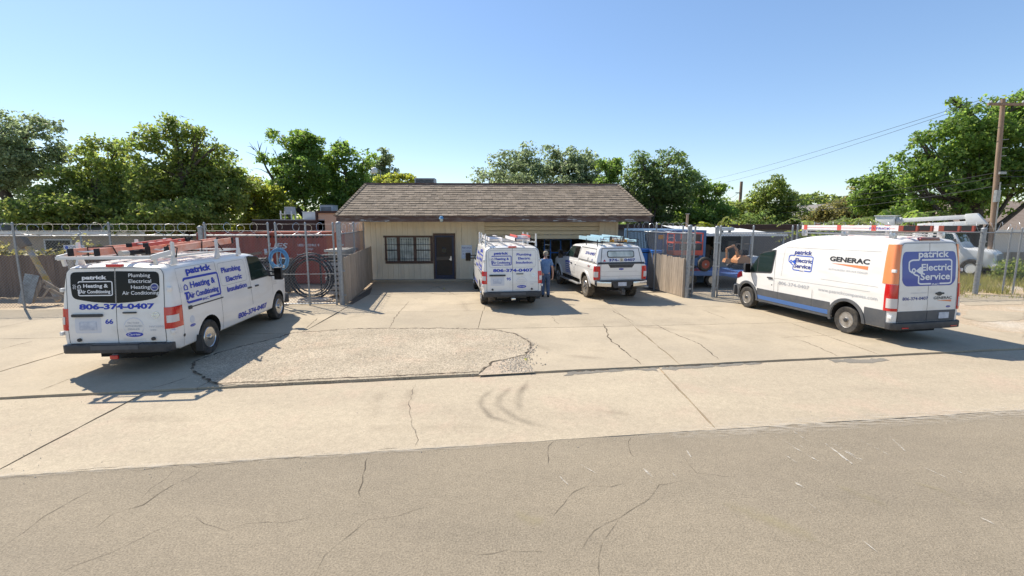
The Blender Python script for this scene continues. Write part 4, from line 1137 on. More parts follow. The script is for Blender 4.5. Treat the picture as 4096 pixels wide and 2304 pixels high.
# ------------------------------------------------------------------ the two white cargo vans
def cargo_van(P, label, number, windows):
    van = thing('cargo_van', label, 'van', P[0], P[1], 'white cargo vans of the heating company')
    top = smoothf([(-1.26, 2.06), (-1.05, 2.11), (0, 2.135), (1.6, 2.13), (2.3, 2.10), (2.66, 2.02), (2.95, 1.80), (3.38, 1.44), (3.50, 1.39), (4.0, 1.33), (4.40, 1.22), (4.58, 1.08), (4.70, .80), (4.74, .62)])
    tum = smoothf([(.30, .93), (.50, .975), (.80, 1.0), (1.20, .995), (1.45, .978), (1.75, .942), (2.08, .89)])
    plan = smoothf([(-1.3, .985), (-.9, 1.0), (2.6, 1.0), (3.4, .985), (4.1, .96), (4.5, .86), (4.74, .66)])
    S = Shell(-1.26, 4.74, top, lambda x: .40 if x > -1.0 else .40 + (-1.0 - x) * .3, 1.0, tum, plan, lean=lerpf([(.9, 0), (2.1, .13)]), rr=.09, r_top=.15, crown=.035)
    xs = [-1.26, -1.255, -1.24, -1.215, -1.17, -1.0, -.75, -.5, -.25, 0, .4, .8, 1.2, 1.6, 2.0, 2.3, 2.5, 2.66, 2.8, 2.95, 3.1, 3.25, 3.38, 3.46, 3.6, 3.8, 4.0, 4.2, 4.35, 4.48, 4.58, 4.65, 4.70, 4.74]
    me = arch_cut(S.mesh(xs), [(0, .42, .455, -1.2, -.60), (0, .42, .455, .60, 1.2), (3.71, .42, .455, -1.2, -.60), (3.71, .42, .455, .60, 1.2)], ('white_paint', 'underbody'))
    body = ob('body', me, 'white_paint', van, smooth=32)
    ob('chassis', MB().box(-1.0, -.55, .26, 4.4, .55, .405).box(-.9, -.3, .20, .4, .3, .27), 'underbody', van)
    ob('axle', MB().tube([(0, -.8, .385), (0, .8, .385)], .06, 8).lathe([(.05, -.14), (.16, -.06), (.16, .06), (.05, .14)], 12, Matrix.Translation((0, 0, .385)) @ Matrix.Rotation(R(90), 4, 'Y')), 'dark_metal', van)
    for x in (0, 3.71):
        for sg_ in (-1, 1): wheel(van, x, sg_ * .975, .385, .24, sg_, 'van', 'tyre')
    for sg_ in (-1, 1):
        ob('mud_flap', MB().box(-.50, sg_ * .96 - .12, .20, -.485, sg_ * .96 + .02, .55), 'black_plastic', van)
    for sg_ in (-1, 1):
        sf = S.side(sg_); k = 1 if sg_ < 0 else -1          # u runs to the right: forward on the right flank
        X = lambda L: [(x * k, z) for x, z in L]
        # door gaps
        seam(sf, X([(.53, 2.0), (.53, 1.2), (.55, .45)]), body, off=.003)
        seam(sf, X([(1.98, 2.0), (1.98, 1.3), (2.02, .8), (2.10, .44)]), body, off=.003)
        seam(sf, X([(1.98, 2.0), (2.5, 2.02)]), body, off=.003)
        seam(sf, X([(3.22, 1.40), (3.30, 1.30), (3.30, .80)]), body, off=.003)
        seam(sf, X([(-.92, 1.98), (-.92, .45)]), body, wd=.006, m='soft_seam', name='panel_line', off=.003)
        seam(sf, X([(.53, 2.0), (-.9, 1.98)]), body, wd=.006, m='soft_seam', name='panel_line', off=.003)
        seam(sf, rpoly(X([(.62, 1.42), (1.85, 1.42), (1.85, 1.95), (.62, 1.95)]), .1), body, wd=.006, m='soft_seam', name='panel_line', closed=True, off=.003)
        # cab window with a black surround
        wo = rpoly(X([(2.06, 1.395), (3.10, 1.40), (3.02, 1.50), (2.62, 1.955), (2.08, 1.985)]), [.06, .03, .03, .08, .06])
        panel(sf, rpoly(X([(2.04, 1.37), (3.16, 1.375), (3.06, 1.49), (2.64, 1.98), (2.05, 2.01)]), [.06, .03, .03, .08, .06]), 'window_frame', 'black_plastic', body, off=.006, th=.006)
        panel(sf, wo, 'side_window', 'cab_glass', body, off=.011, th=.004)
        panel(sf, X([(3.12, 1.36), (3.30, 1.36), (3.12, 1.56), (2.98, 1.56)]), 'sail_panel', 'black_plastic', body, off=.012, th=.01)
        for hx in (1.90, 2.30): panel(sf, rrect(*((hx - .09, 1.19, hx + .09, 1.225) if k > 0 else (-hx - .09, 1.19, -hx + .09, 1.225)), .014), 'door_handle', 'black_plastic', body, off=.028, th=.03)
        mirror_arm(van, (3.12, sg_ * S.hw(3.12, 1.42), 1.44), sg_)
        # sliding door track
        panel(sf, rrect(*((-.70, 1.155, .62, 1.180) if k > 0 else (-.62, 1.155, .70, 1.180)), .01), 'door_track', 'black_plastic', body, off=.006, th=.004)
        panel(sf, rrect(*((-.72, 1.13, -.60, 1.20) if k > 0 else (.60, 1.13, .72, 1.20)), .012), 'track_end', 'black_plastic', body, off=.016, th=.012)
        disc(sf, -.92 * k, .65, .032, .032, 'fuel_cap', 'black_plastic', body)
        # graphics
        if k > 0: heat_logo(sf, body, -.74, .56, 1.245, 1.775, 'blue_ink')
        else: heat_logo(sf, body, -.56, .74, 1.245, 1.775, 'blue_ink')
        for s__, a, b, v in (('Plumbing', .73, 1.62, 1.715), ('Electric', .85, 1.60, 1.495), ('Insulation', .83, 1.77, 1.255)):
            a, b = (a, b) if k > 0 else (-b, -a); text(sf, s__, a, b, v, .115, 'blue_ink', body, bold=.03)
        a, b = (1.24, 2.84) if k > 0 else (-2.84, -1.24); text(sf, '806-374-0407', a, b, .525, .125, 'blue_ink', body, bold=.035)
        for i, (s__, h) in enumerate((('M 0461', .028), ('TACL 44570', .028), ('TACLA 06282', .028))):
            a = 3.34 if k > 0 else -3.62; text(sf, s__, a, a + .26, 1.20 - i * .055, h, 'grey_ink', body)
        disc(sf, -.63 * k, .79, .09, .028, 'maker_oval', 'blue_ink', body); text(sf, 'Carrier', -.63 * k - .06, -.63 * k + .06, .782, .022, 'white_ink', body, off=.0085)
        disc(sf, -.63 * k, .91, .08, .08, 'dealer_seal', 'pale_ink', body, off=.004)
        # lamps
        S.wrap(.34, .845, .86, 1.27, .014, 'tail_light', 'red_lens', body, sg_)
        tl = S.wrap(.22, .92, .975, 1.115, .020, 'reverse_lens', 'clear_lens', body, sg_)
        for z in (.80, 1.62): hinge(S, z, sg_, body)
        panel(sf, rpoly(X([(4.36, .98), (4.66, .93), (4.62, 1.10), (4.38, 1.18)]), .03), 'headlight', 'clear_lens', body, off=.008, th=.008)
    rf = S.rear()
    od = rrect(-.865, .60, .865, 2.03, .12, 4, rs=(.14, .14, .03, .03))
    seam(rf, od, body, closed=True, wd=.009, off=.003); seam(rf, [(0.0, 2.03), (0, .60)], body, wd=.010, off=.003)
    for sg_ in (-1, 1):
        a, b = (.006, .855) if sg_ > 0 else (-.855, -.006)
        panel(rf, rrect(a, .606, b, 2.022, .01, 4, rs=((.13, .02, .02, .02) if sg_ > 0 else (.02, .13, .02, .02))), 'rear_door', 'white_paint', body, off=.006, th=.005, su=.3)
    if windows:
        for sg_ in (-1, 1):
            L = [(.012, 1.365), (.40, 1.385), (.765, 1.46), (.79, 1.70), (.785, 1.955), (.012, 1.97)]
            L = rpoly(L, [.005, .2, .09, .02, .09, .005])
            panel(rf, [(x * sg_, z) for x, z in L], 'rear_window', 'black_glass', body, off=.010, th=.004)
        ink = 'white_ink'
        heat_logo(rf, body, -.66, -.045, 1.505, 1.785, ink, full=False, thin=.8, lift=.009)
        for s__, a, b, v in (('Plumbing', .24, .63, 1.855), ('Electrical', .24, .645, 1.745), ('Heating', .28, .62, 1.632), ('Air Conditioning', .12, .775, 1.522)):
            text(rf, s__, a, b, v, .066, ink, body, off=.013, bold=.008)
        disc(rf, .70, 1.66, .075, .075, 'round_sticker', 'silver_ink', body, off=.013); disc(rf, .70, 1.66, .058, .058, 'round_sticker', 'navy_ink', body, off=.016)
        text(rf, 'NATE', .66, .74, 1.645, .025, 'white_ink', body, off=.018)
    else:
        seam(rf, rpoly([(-.78, 1.40), (.78, 1.40), (.80, 1.96), (-.80, 1.96)], .1), body, wd=.006, m='soft_seam', name='panel_line', closed=True, off=.0085)
        heat_logo(rf, body, -.70, -.03, 1.465, 1.785, 'blue_ink', lift=.005)
        for s__, a, b, v in (('Plumbing', .14, .64, 1.785), ('Electric', .19, .60, 1.655), ('Insulation', .12, .67, 1.52)):
            text(rf, s__, a, b, v, .075, 'blue_ink', body, off=.010, bold=.03)
    text(rf, '806-374-0407', -.655, .685, 1.255, .092, 'blue_ink', body, off=.010, bold=.045)
    text(rf, number, -.205, -.065, .975, .082, 'blue_ink', body, off=.010, bold=.03)
    panel(rf, rrect(-.78, 1.11, -.24, 1.165, .02), 'plate_handle', 'black_plastic', body, off=.04, th=.035)
    panel(rf, rrect(.12, 1.165, .36, 1.195, .012), 'door_handle', 'black_plastic', body, off=.03, th=.025)
    panel(rf, rrect(-.665, .86, -.36, 1.015, .012), 'licence_plate', 'plate', body, off=.014, th=.010)
    panel(rf, rrect(-.74, .80, -.28, 1.105, .03), 'plate_recess', 'pale_ink', body, off=.0075, th=.003)
    hoop(rf, .70, 1.13, .048, .062, 'maker_badge', 'chrome', body, off=.014); panel(rf, rrect(.625, 1.12, .775, 1.14, .004), 'maker_badge', 'chrome', body, off=.016, th=.006)
    disc(rf, .30, .905, .185, .185, 'dealer_seal', 'pale_ink', body, off=.0075); disc(rf, .30, .905, .165, .165, 'dealer_seal', 'white_paint', body, off=.0095)
    for s__, v in (('FACTORY', .965), ('AUTHORIZED', .905), ('DEALER', .845)):
        hw_ = .105 if s__ != 'AUTHORIZED' else .155; text(rf, s__, .30 - hw_, .30 + hw_, v, .036, 'silver_ink' if number == '95' else 'grey_ink', body, off=.0115)
    disc(rf, .30, .76, .155, .048, 'maker_oval', 'blue_ink', body, off=.012); text(rf, 'Carrier', .18, .42, .745, .04, 'white_ink', body, off=.0145, bold=.01, shear=.25)
    text(rf, "IT'S THE BEST", .10, .50, .655, .022, 'pale_ink', body, off=.010)
    text(rf, 'NV2500', .58, .84, .89, .036, 'silver_ink', body, off=.011, bold=.01); text(rf, 'HD', .60, .70, .825, .03, 'grey_ink', body, off=.011, bold=.01)
    for u in (-.68, .64): disc(rf, u, .675, .033, .033, 'door_stop', 'black_plastic', body, off=.04, th=.035)
    # third brake light, bumper, hitch
    ob('brake_light', MB().box(-1.175, -.14, 2.050, -1.09, .14, 2.10), 'red_lens', body, bevel=.012)
    bp = MB().extr([(-1.20, -.99, .43), (-1.30, -.975, .43), (-1.37, -.90, .43), (-1.39, -.60, .43), (-1.39, .60, .43), (-1.37, .90, .43), (-1.30, .975, .43), (-1.20, .99, .43)], (0, 0, .165))
    bo = ob('rear_bumper', bp, 'black_plastic', van, bevel=.022)
    ob('step_pad', MB().box(-1.388, -.42, .598, -1.22, .42, .604).box(-1.396, -.42, .50, -1.391, .42, .58), 'grey_plastic', bo)
    ob('hitch', MB().box(-1.40, -.05, .33, -1.05, .05, .42).box(-1.05, -.5, .34, -.98, .5, .40), 'dark_metal', van)
    ob('hitch_cover', MB().box(-1.44, -.07, .325, -1.401, .07, .40), 'red_lens' if windows else 'chrome', van, bevel=.01)
    panel(S.roof(), [(-.70, 2.74), (.70, 2.74), (.82, 3.34), (-.82, 3.34)], 'windshield', 'cab_glass', body, off=.006, th=.005, su=.2)
    for q in (-.5, 0, .5): ob('roof_rib', MB().add([S.roof()(q + d * .05, x) + Vector((0, 0, h)) for x in (-.9, 0, 1, 1.9) for d, h in ((-1, -.002), (-.6, .012), (.6, .012), (1, -.002))], [(a * 4 + b, a * 4 + b + 1, a * 4 + b + 5, a * 4 + b + 4) for a in range(3) for b in range(3)]), 'white_paint', body, fix=False)
    ob('front_bumper', MB().extr([(4.55, -.95, .36), (4.76, -.72, .36), (4.82, 0, .36), (4.76, .72, .36), (4.55, .95, .36)], (0, 0, .30)), 'grey_plastic', van, bevel=.03)
    # roof rack
    rk = ob('roof_rack', MB().bar((-1.0, -.80, 2.215), (1.95, -.80, 2.215), .045, .035).bar((-1.0, .80, 2.215), (1.95, .80, 2.215), .045, .035), 'white_metal', van)
    for x in (-.80, .50, 1.76):
        ob('crossbar', MB().bar((x, -.86, 2.222), (x, .86, 2.222), .05, .03), 'white_metal', rk)
    for x in (-.80, .78, 1.76):
        for sg_ in (-1, 1):
            ob('rack_post', MB().extr([(x - .10, sg_ * .84, 2.07), (x + .10, sg_ * .84, 2.07), (x + .03, sg_ * .84, 2.25), (x + .03, sg_ * .84, 2.50), (x - .03, sg_ * .84, 2.50), (x - .03, sg_ * .84, 2.25)], (0, sg_ * .045, 0)), 'white_metal', rk)
    if windows:
        ob('roller_bar', MB().bar((-1.34, -.78, 2.235), (-1.34, .84, 2.235), .05).bar((-1.34, -.80, 2.235), (-.85, -.84, 2.30), .03, .09).bar((-1.34, .82, 2.235), (-.85, .84, 2.30), .03, .09).bar((-1.22, -.80, 2.08), (-1.26, -.80, 2.24), .05).bar((-1.22, .80, 2.08), (-1.26, .80, 2.24), .05), 'white_metal', rk)
    return van
PA, PB = pose(-7.644, 9.84, 95), pose(-.158, 16.42, 98.4)
van_a = cargo_van(PA, 'white cargo van at the left with black rear windows, number 66 on its door', '66', True)
van_b = cargo_van(PB, 'white cargo van number 95 with plain white rear doors, parked before the garage', '95', False)
# ladders and straps on their racks
ladder('long faded orange extension ladder on the far side of the left van rack', PA, ((-1.2, .26, 2.33), (1.9, .26, 2.37), (0, .46, 0)), .13, 'ladder_orange', n=11)
ladder('orange ladder with white splashes on the near side of the left van rack', PA, ((-.62, -.62, 2.33), (1.95, -.64, 2.43), (0, .36, .0)), .14, 'ladder_orange', n=9)
sl = thing('step_ladder', 'folded red step ladder with black ends on top of the orange ladders', 'ladder', PA[0], PA[1], 'ladders on the work vehicles')
for y in (-.36, -.05): ob('rail', MB().bar((-.75, y, 2.445), (.62, y * .8, 2.50), .035, .07), 'ladder_red', sl)
for x in (-.6, -.3, 0, .3): ob('tread', MB().box(x, -.34, 2.44 + (x + .6) * .04, x + .08, -.07, 2.47 + (x + .6) * .04), 'aluminium', sl)
for x, z in ((-.78, 2.444), (.58, 2.498)):
    for y in (-.36, -.05): ob('foot', MB().cbox((x, y, z), (.10, .045, .08)), 'strap', sl)
pc = thing('pipe_case', 'black and white pipe case lying beside the orange ladders on the left van', 'pipe', PA[0], PA[1])
ob('tube', MB().tube([(-.95, -.12, 2.30), (-.35, -.14, 2.31)], .05, 10), 'strap', pc, smooth=40); ob('cap', MB().tube([(-1.12, -.118, 2.30), (-.95, -.12, 2.30)], .054, 10).tube([(-.35, -.14, 2.31), (.38, -.145, 2.315)], .054, 10), 'white_old', pc, smooth=40)
def strap(P, pts, label):
    o = ob('tie_strap', MB().tube(pts, .013, 5), 'strap'); tag(o, label, 'strap', 'black straps tying down the ladders'); o.location = P[0]; o.rotation_euler = (0, 0, P[1])
strap(PA, [(-.80, .70, 2.24), (-.85, .66, 2.41), (-.80, .24, 2.42), (-.75, .20, 2.24)], 'black strap round the rear end of the long orange ladder')
strap(PA, [(.55, -.66, 2.22), (.60, -.655, 2.48), (.62, -.25, 2.50), (.66, -.2, 2.24)], 'black strap over the middle of the near orange ladder, left van')
strap(PA, [(-.78, -.90, 2.20), (-.70, -.89, 2.38), (-.80, -.78, 2.44), (-.82, -.66, 2.25)], 'black strap hooked on the rear rack post of the left van')
strap(PA, [(1.0, -.88, 2.24), (.80, -.88, 2.42), (.95, -.70, 2.45)], 'black strap hooked on the middle rack post of the left van')
ladder('white and red ladder on the left half of the rack of van number 95', PB, ((-.9, .30, 2.31), (2.1, .30, 2.33), (0, .42, 0)), .11, 'ladder_white', n=10, cap=False)
ladder('red-ended white ladder on the right half of the rack of van number 95', PB, ((-.85, -.68, 2.30), (1.8, -.68, 2.32), (0, .52, 0)), .10, 'ladder_white', n=9)
for y, lab in ((.30, 0), (.72, 0), (-.68, 1), (-.16, 1)): pass
sp = thing('step_ladder', 'folded red step ladder lying across the top of the rack of van 95', 'ladder', PB[0], PB[1], 'ladders on the work vehicles')
for y in (-.64, -.2): ob('rail', MB().bar((-.9, y, 2.405), (.7, y, 2.42), .035, .07), 'ladder_red', sp)
for x in (-.7, -.4, -.1, .2): ob('tread', MB().box(x, -.62, 2.39, x + .08, -.22, 2.42), 'ladder_white', sp)
strap(PB, [(-.80, .84, 2.12), (-.82, .78, 2.42), (-.80, .30, 2.40)], 'black strap at the left rear post of van 95')
strap(PB, [(.6, .88, 2.12), (.62, .80, 2.42), (.64, .32, 2.42)], 'black strap at the left middle post of van 95')
# ------------------------------------------------------------------ the tall electric-service van at the right
PC = pose(9.718, 12.003, 101.5)
tv = thing('service_van', 'tall white van with orange rear corners and a blue panel on its rear doors', 'van', PC[0], PC[1])
top = smoothf([(-1.17, 2.46), (-1.0, 2.52), (-.5, 2.555), (.6, 2.56), (1.5, 2.52), (2.1, 2.41), (2.6, 2.22), (3.05, 1.98), (3.66, 1.50), (3.82, 1.41), (4.15, 1.28), (4.42, 1.13), (4.58, .95), (4.68, .70), (4.72, .50)])
tum = smoothf([(.30, .955), (.50, .985), (.80, 1.0), (1.15, 1.0), (1.40, .985), (1.90, .945), (2.30, .895), (2.6, .85)])
plan = smoothf([(-1.2, .985), (-.8, 1.0), (2.6, 1.0), (3.3, .985), (4.0, .95), (4.4, .86), (4.72, .66)])
S = Shell(-1.17, 4.72, top, lambda x: .36, 1.03, tum, plan, lean=lerpf([(.9, 0), (1.6, .04), (2.5, .13)]), rr=.10, r_top=.18, crown=.04)
xs = [-1.17, -1.165, -1.15, -1.12, -1.07, -.9, -.6, -.3, 0, .4, .8, 1.2, 1.6, 2.0, 2.3, 2.6, 2.85, 3.05, 3.25, 3.45, 3.6, 3.7, 3.82, 4.0, 4.15, 4.3, 4.42, 4.52, 4.6, 4.66, 4.70, 4.72]
me = arch_cut(S.mesh(xs, 14), [(0, .40, .45, -1.3, -.62), (0, .40, .45, .62, 1.3), (3.75, .40, .44, -1.3, -.62), (3.75, .40, .44, .62, 1.3)], ('white_paint', 'underbody'))
body = ob('body', me, 'white_paint', tv, smooth=32)
ob('chassis', MB().box(-1.0, -.55, .24, 4.3, .55, .365), 'underbody', tv)
for x in (0, 3.75):
    for sg_ in (-1, 1): wheel(tv, x, sg_ * 1.0, .356, .235, sg_, 'steel')
def mud(x0, x1): pass
for sg_ in (-1, 1):
    sf = S.side(sg_); k = 1 if sg_ < 0 else -1
    X = lambda L: [(x * k, z) for x, z in L]
    def bandx(a, b): return (a, b) if k > 0 else (-b, -a)
    # lower cladding, stripe, arch flares
    for x0, x1 in ((.50, 3.26), (-1.04, -.50), (4.22, 4.60)):
        a, b = bandx(x0, x1)
        zt_ = .745 if x1 > 3 else .80
        panel(sf, [(a, .375), (b, .375), (b, zt_), (a, zt_)], 'side_cladding', 'grey_plastic', body, off=.013, th=.013)
    a, b = bandx(.54, 3.28); panel(sf, [(a, .405), (b, .405), (b, .525), (a, .525)], 'blue_stripe', 'stripe_blue', body, off=.016, th=.004)
    a, b = bandx(.46, 3.32); panel(sf, [(a, .33), (b, .33), (b, .372), (a, .372)], 'sill', 'grey_plastic', body, off=.03, th=.03)
    for cx in (0, 3.75):
        A = [R(t) for t in range(-14, 195, 11)]
        o_ = [(k * (cx + .535 * cos(t)), .40 + .525 * sin(t)) for t in A]; i_ = [(k * (cx + .455 * cos(t)), .40 + .452 * sin(t)) for t in A]
        ring_panel(sf, o_, i_, 'wheel_arch', 'grey_plastic', body, off=.030, th=.032, skip=(len(A) - 1,), su=None, sv=None)
    # seams
    for L in ([(2.62, 2.10), (2.55, 1.3), (2.50, .40)], [(3.62, 1.40), (3.52, 1.0), (3.34, .80), (3.30, .40)], [(2.62, 2.10), (3.05, 1.98)], [(1.08, 1.00), (1.08, .40)], [(2.35, 1.05), (2.35, .40)]):
        seam(sf, X(L), body, off=.0165 if L[0][1] < 1.1 else .003, wd=.008)
    for L in ([(-.60, 1.19), (2.55, 1.155)], [(-.78, 1.33), (.85, 1.33)], [(2.27, 1.25), (2.27, 2.09), (2.22, 2.13), (-.72, 2.18)]):
        seam(sf, X(L), body, wd=.006, m='soft_seam', name='panel_line', off=.003)
    # cab glass
    panel(sf, rpoly(X([(2.66, 1.29), (3.80, 1.20), (3.70, 1.34), (3.20, 1.92), (2.60, 2.05)]), [.08, .05, .05, .10, .09]), 'window_frame', 'black_plastic', body, off=.006, th=.006)
    panel(sf, rpoly(X([(2.70, 1.33), (3.30, 1.285), (3.30, 1.83), (3.14, 1.90), (2.64, 2.00)]), [.08, .02, .02, .05, .08]), 'side_window', 'cab_glass', body, off=.011, th=.004)
    panel(sf, rpoly(X([(3.34, 1.28), (3.70, 1.25), (3.34, 1.78)]), [.02, .02, .02]), 'quarter_window', 'cab_glass', body, off=.011, th=.004)
    a, b = bandx(2.60, 2.82); panel(sf, rrect(a, 1.125, b, 1.165, .018), 'door_handle', 'black_plastic', body, off=.03, th=.03); disc(sf, 2.71 * k, 1.135, .07, .045, 'handle_cup', 'grey_ink', body, off=.005)
    disc(sf, 2.62 * k, .93, .018, .02, 'door_lock', 'black_plastic', body)
    mirror_arm(tv, (3.62, sg_ * S.hw(3.62, 1.32), 1.37), sg_, big=False)
    # orange corners, tail lamps
    S.wrap(.30, .88, 1.44, 2.37, .010, 'corner_panel', 'orange_paint', body, sg_, nz=8)
    S.wrap(.21, .885, .80, 1.43, .020, 'tail_light', 'red_lens', body, sg_)
    S.wrap(.15, .90, .87, 1.10, .026, 'reverse_lens', 'clear_lens', body, sg_)
    for z in (.66, 1.75): hinge(S, z, sg_, body, 'white_metal')
    panel(sf, rpoly(X([(4.05, 1.05), (4.40, .93), (4.46, 1.04), (4.30, 1.16), (4.12, 1.22)]), .03), 'headlight', 'dark_red_lens', body, off=.008, th=.008)
    # graphics
    a, b = bandx(1.20, 2.08)
    electric_logo(sf, body, a, b, 1.475, 1.925, 'bright_blue_ink', 'navy_ink', thin=.9)
    a, b = bandx(-.46, .67); text(sf, 'GENERAC', a, b, 1.855, .115, 'black_ink', body, bold=.035)
    wd_ = [(a + .07, 1.795), (b - .02, 1.80), (b - .02, 1.715)]; panel(sf, wd_, 'orange_wedge', 'orange_ink', body, off=.006, th=.002)
    text(sf, 'AUTHORIZED SERVICE DEALER', a, b, 1.61, .046, 'grey_ink', body)
    a, b = bandx(1.20, 2.34); text(sf, '806-374-0407', a, b, .99, .098, 'grey_ink', body)
    a, b = bandx(-.80, .90); text(sf, 'www.patrickcompanies.com', a, b, 1.005, .085, 'grey_ink', body)
rf = S.rear()
seam(rf, rpoly([(-.86, .52), (.86, .52), (.87, 1.9), (.80, 2.40), (-.80, 2.40), (-.87, 1.9)], [.02, .02, .1, .12, .12, .1]), body, closed=True, wd=.009, off=.003)
seam(rf, [(0.0, 2.40), (0, .52)], body, wd=.010, off=.003)
for q in (-1, 1):
    L = rpoly([(.007, .53), (.85, .53), (.86, 1.9), (.785, 2.385), (.007, 2.385)], [.01, .02, .1, .12, .01])
    panel(rf, [(x * q, z) for x, z in L], 'rear_door', 'white_paint', body, off=.006, th=.005, su=.3)
    L = rpoly([(.008, .535), (.855, .535), (.86, .79), (.008, .79)], .01)
    panel(rf, [(x * q, z) for x, z in L], 'door_cladding', 'grey_plastic', body, off=.018, th=.013, su=.3)
dec = rpoly([(-.68, 1.385), (.68, 1.385), (.79, 1.50), (.80, 2.05), (.745, 2.20), (-.745, 2.20), (-.80, 2.05), (-.79, 1.50)], [.08, .08, .08, .12, .08, .08, .12, .08])
panel(rf, dec, 'door_graphic', 'decal_blue', body, off=.0095, th=.003)
electric_logo(rf, body, -.62, .68, 1.415, 2.02, 'white_ink', 'white_ink', thin=.95, lift=.006)
for s__, a, b, v, h, m_ in (('806-374-0407', -.75, .00, 1.055, .070, 'navy_ink'), ('GENERAC', .17, .72, 1.055, .062, 'black_ink'), ('A PATRICK COMPANY', -.52, -.03, 1.21, .022, 'silver_ink')):
    text(rf, s__, a, b, v, h, m_, body, off=.010, bold=.02)
panel(rf, [(.26, 1.03), (.71, 1.035), (.71, .985)], 'orange_wedge', 'orange_ink', body, off=.009, th=.002)
panel(rf, rrect(.22, 1.175, .46, 1.215, .018), 'door_handle', 'black_plastic', body, off=.03, th=.025); disc(rf, .34, 1.185, .085, .05, 'handle_cup', 'dark_metal', body, off=.0085)
disc(rf, .63, .87, .065, .028, 'maker_oval', 'decal_blue', body, off=.011); hoop(rf, .63, .87, .026, .030, 'maker_oval_rim', 'chrome', body, off=.012)
panel(rf, rrect(.36, .585, .66, .735, .012), 'licence_plate', 'plate', body, off=.028, th=.010)
ob('brake_light', MB().extr([(-1.06, -.31, 2.455), (-1.06, .31, 2.455), (-1.06, .26, 2.53), (-1.06, -.26, 2.53)], (.10, 0, 0)), 'dark_red_lens', body, bevel=.015)
bo = ob('rear_bumper', MB().extr([(-1.05, -1.04, .36), (-1.17, -1.03, .36), (-1.26, -.93, .36), (-1.285, -.6, .36), (-1.285, .6, .36), (-1.26, .93, .36), (-1.17, 1.03, .36), (-1.05, 1.04, .36)], (0, 0, .165)), 'black_plastic', tv, bevel=.025)
for y in (-.72, .72): ob('reflector', MB().box(-1.294, y - .09, .40, -1.28, y + .09, .425), 'red_lens', bo)
ob('front_bumper', MB().extr([(4.42, -.98, .34), (4.70, -.80, .34), (4.80, -.3, .34), (4.80, .3, .34), (4.70, .80, .34), (4.42, .98, .34)], (0, 0, .36)), 'grey_plastic', tv, bevel=.04)
panel(S.roof(), [(-.74, 2.70), (.74, 2.70), (.86, 3.62), (-.86, 3.62)], 'windshield', 'cab_glass', body, off=.006, th=.005, su=.2)
rk = ob('roof_rack', MB().bar((-.75, -.72, 2.575), (1.95, -.72, 2.575), .04, .03).bar((-.75, .72, 2.575), (1.95, .72, 2.575), .04, .03), 'aluminium', tv)
for x in (-.75, .55, 1.85):
    ob('crossbar', MB().bar((x, -.80, 2.655), (x, .80, 2.655), .05, .03), 'aluminium', rk)
    for y in (-.72, .72): ob('rack_foot', MB().box(x - .07, y - .04, 2.49, x + .07, y + .04, 2.64), 'aluminium', rk, bevel=.015)
def white_ladder(label, y, x0, x1, txt=None):
    t = thing('ladder', label, 'ladder', PC[0], PC[1], 'ladders on the work vehicles')
    for yy in (y, y + .42):
        r_ = ob('rail', MB().box(x0, yy - .02, 2.675, x1, yy + .02, 2.80), 'ladder_white', t)
        for f in (.02, .36, .66): ob('red_band', MB().box(x1 - .02 - (x1 - x0) * f - .12, yy - .024, 2.67, x1 - .02 - (x1 - x0) * f, yy + .024, 2.806), 'ladder_red', r_)
        ob('rail_end', MB().box(x0 - .02, yy - .025, 2.672, x0 + .42, yy + .025, 2.808), 'rust_red', r_); ob('rail_pad', MB().box(x0 + .03, yy - .029, 2.69, x0 + .30, yy + .029, 2.809), 'strap', r_)
        ob('foot', MB().box(x1, yy - .026, 2.67, x1 + .10, yy + .026, 2.79), 'strap', r_)
        ob('red_line', MB().box(x0 + .5, yy - .0225, 2.728, x1 - .2, yy + .0225, 2.735), 'ladder_red', r_)
    for i in range(11): 
        x = x0 + .3 + (x1 - x0 - .4) * i / 10; ob('rung', MB().tube([(x, y + .02, 2.735), (x, y + .40, 2.735)], .017, 6), 'aluminium', t)
    if txt: text(lambda u, v: Vector((-u, y + .442, v)), txt, -x0 - 1.15, -x0 - .62, 2.70, .06, 'blue_ink', t, off=.002)
white_ladder('white ladder with red bands and blue lettering on the near side of the tall van', .12, -1.15, 2.15, 'PATRICK')
white_ladder('white ladder with a red and black end, far side of the tall van roof', -.68, -1.45, 1.85)
# ------------------------------------------------------------------ the pickup with a canopy
PT = pose(3.80, 17.85, 99.7)
tk = thing('pickup_truck', 'white pickup with a white canopy and blue ladders, parked by the right plank fence', 'pickup truck', PT[0], PT[1])
top = smoothf([(-1.12, 1.38), (.95, 1.39), (1.0, 1.37), (2.9, 1.36), (3.2, 1.36), (4.2, 1.30), (4.6, 1.22), (4.74, 1.05), (4.80, .80)])
tum = smoothf([(.5, .95), (.75, .985), (1.0, 1.0), (1.2, .995), (1.4, .96)])
plan = smoothf([(-1.12, .985), (-.8, .995), (.9, .995), (1.1, .975), (3.0, .975), (4.2, .98), (4.6, .93), (4.80, .84)])
S = Shell(-1.12, 4.80, top, lambda x: .60, 1.01, tum, plan, lean=lambda z: 0, rr=.06, r_top=.07, crown=.02)
xs = [-1.12, -1.115, -1.10, -1.08, -1.06, -.8, -.4, 0, .4, .8, .97, 1.0, 1.4, 2.0, 2.6, 3.0, 3.3, 3.7, 4.0, 4.3, 4.5, 4.62, 4.7, 4.76, 4.80]
me = arch_cut(S.mesh(xs, 8), [(0, .47, .52, -1.3, -.60), (0, .47, .52, .60, 1.3), (3.9, .47, .52, -1.3, -.60), (3.9, .47, .52, .60, 1.3)], ('white_paint', 'underbody'))
body = ob('body', me, 'white_paint', tk, smooth=32)
ob('chassis', MB().box(-1.05, -.50, .40, 4.5, .50, .61), 'underbody', tk)
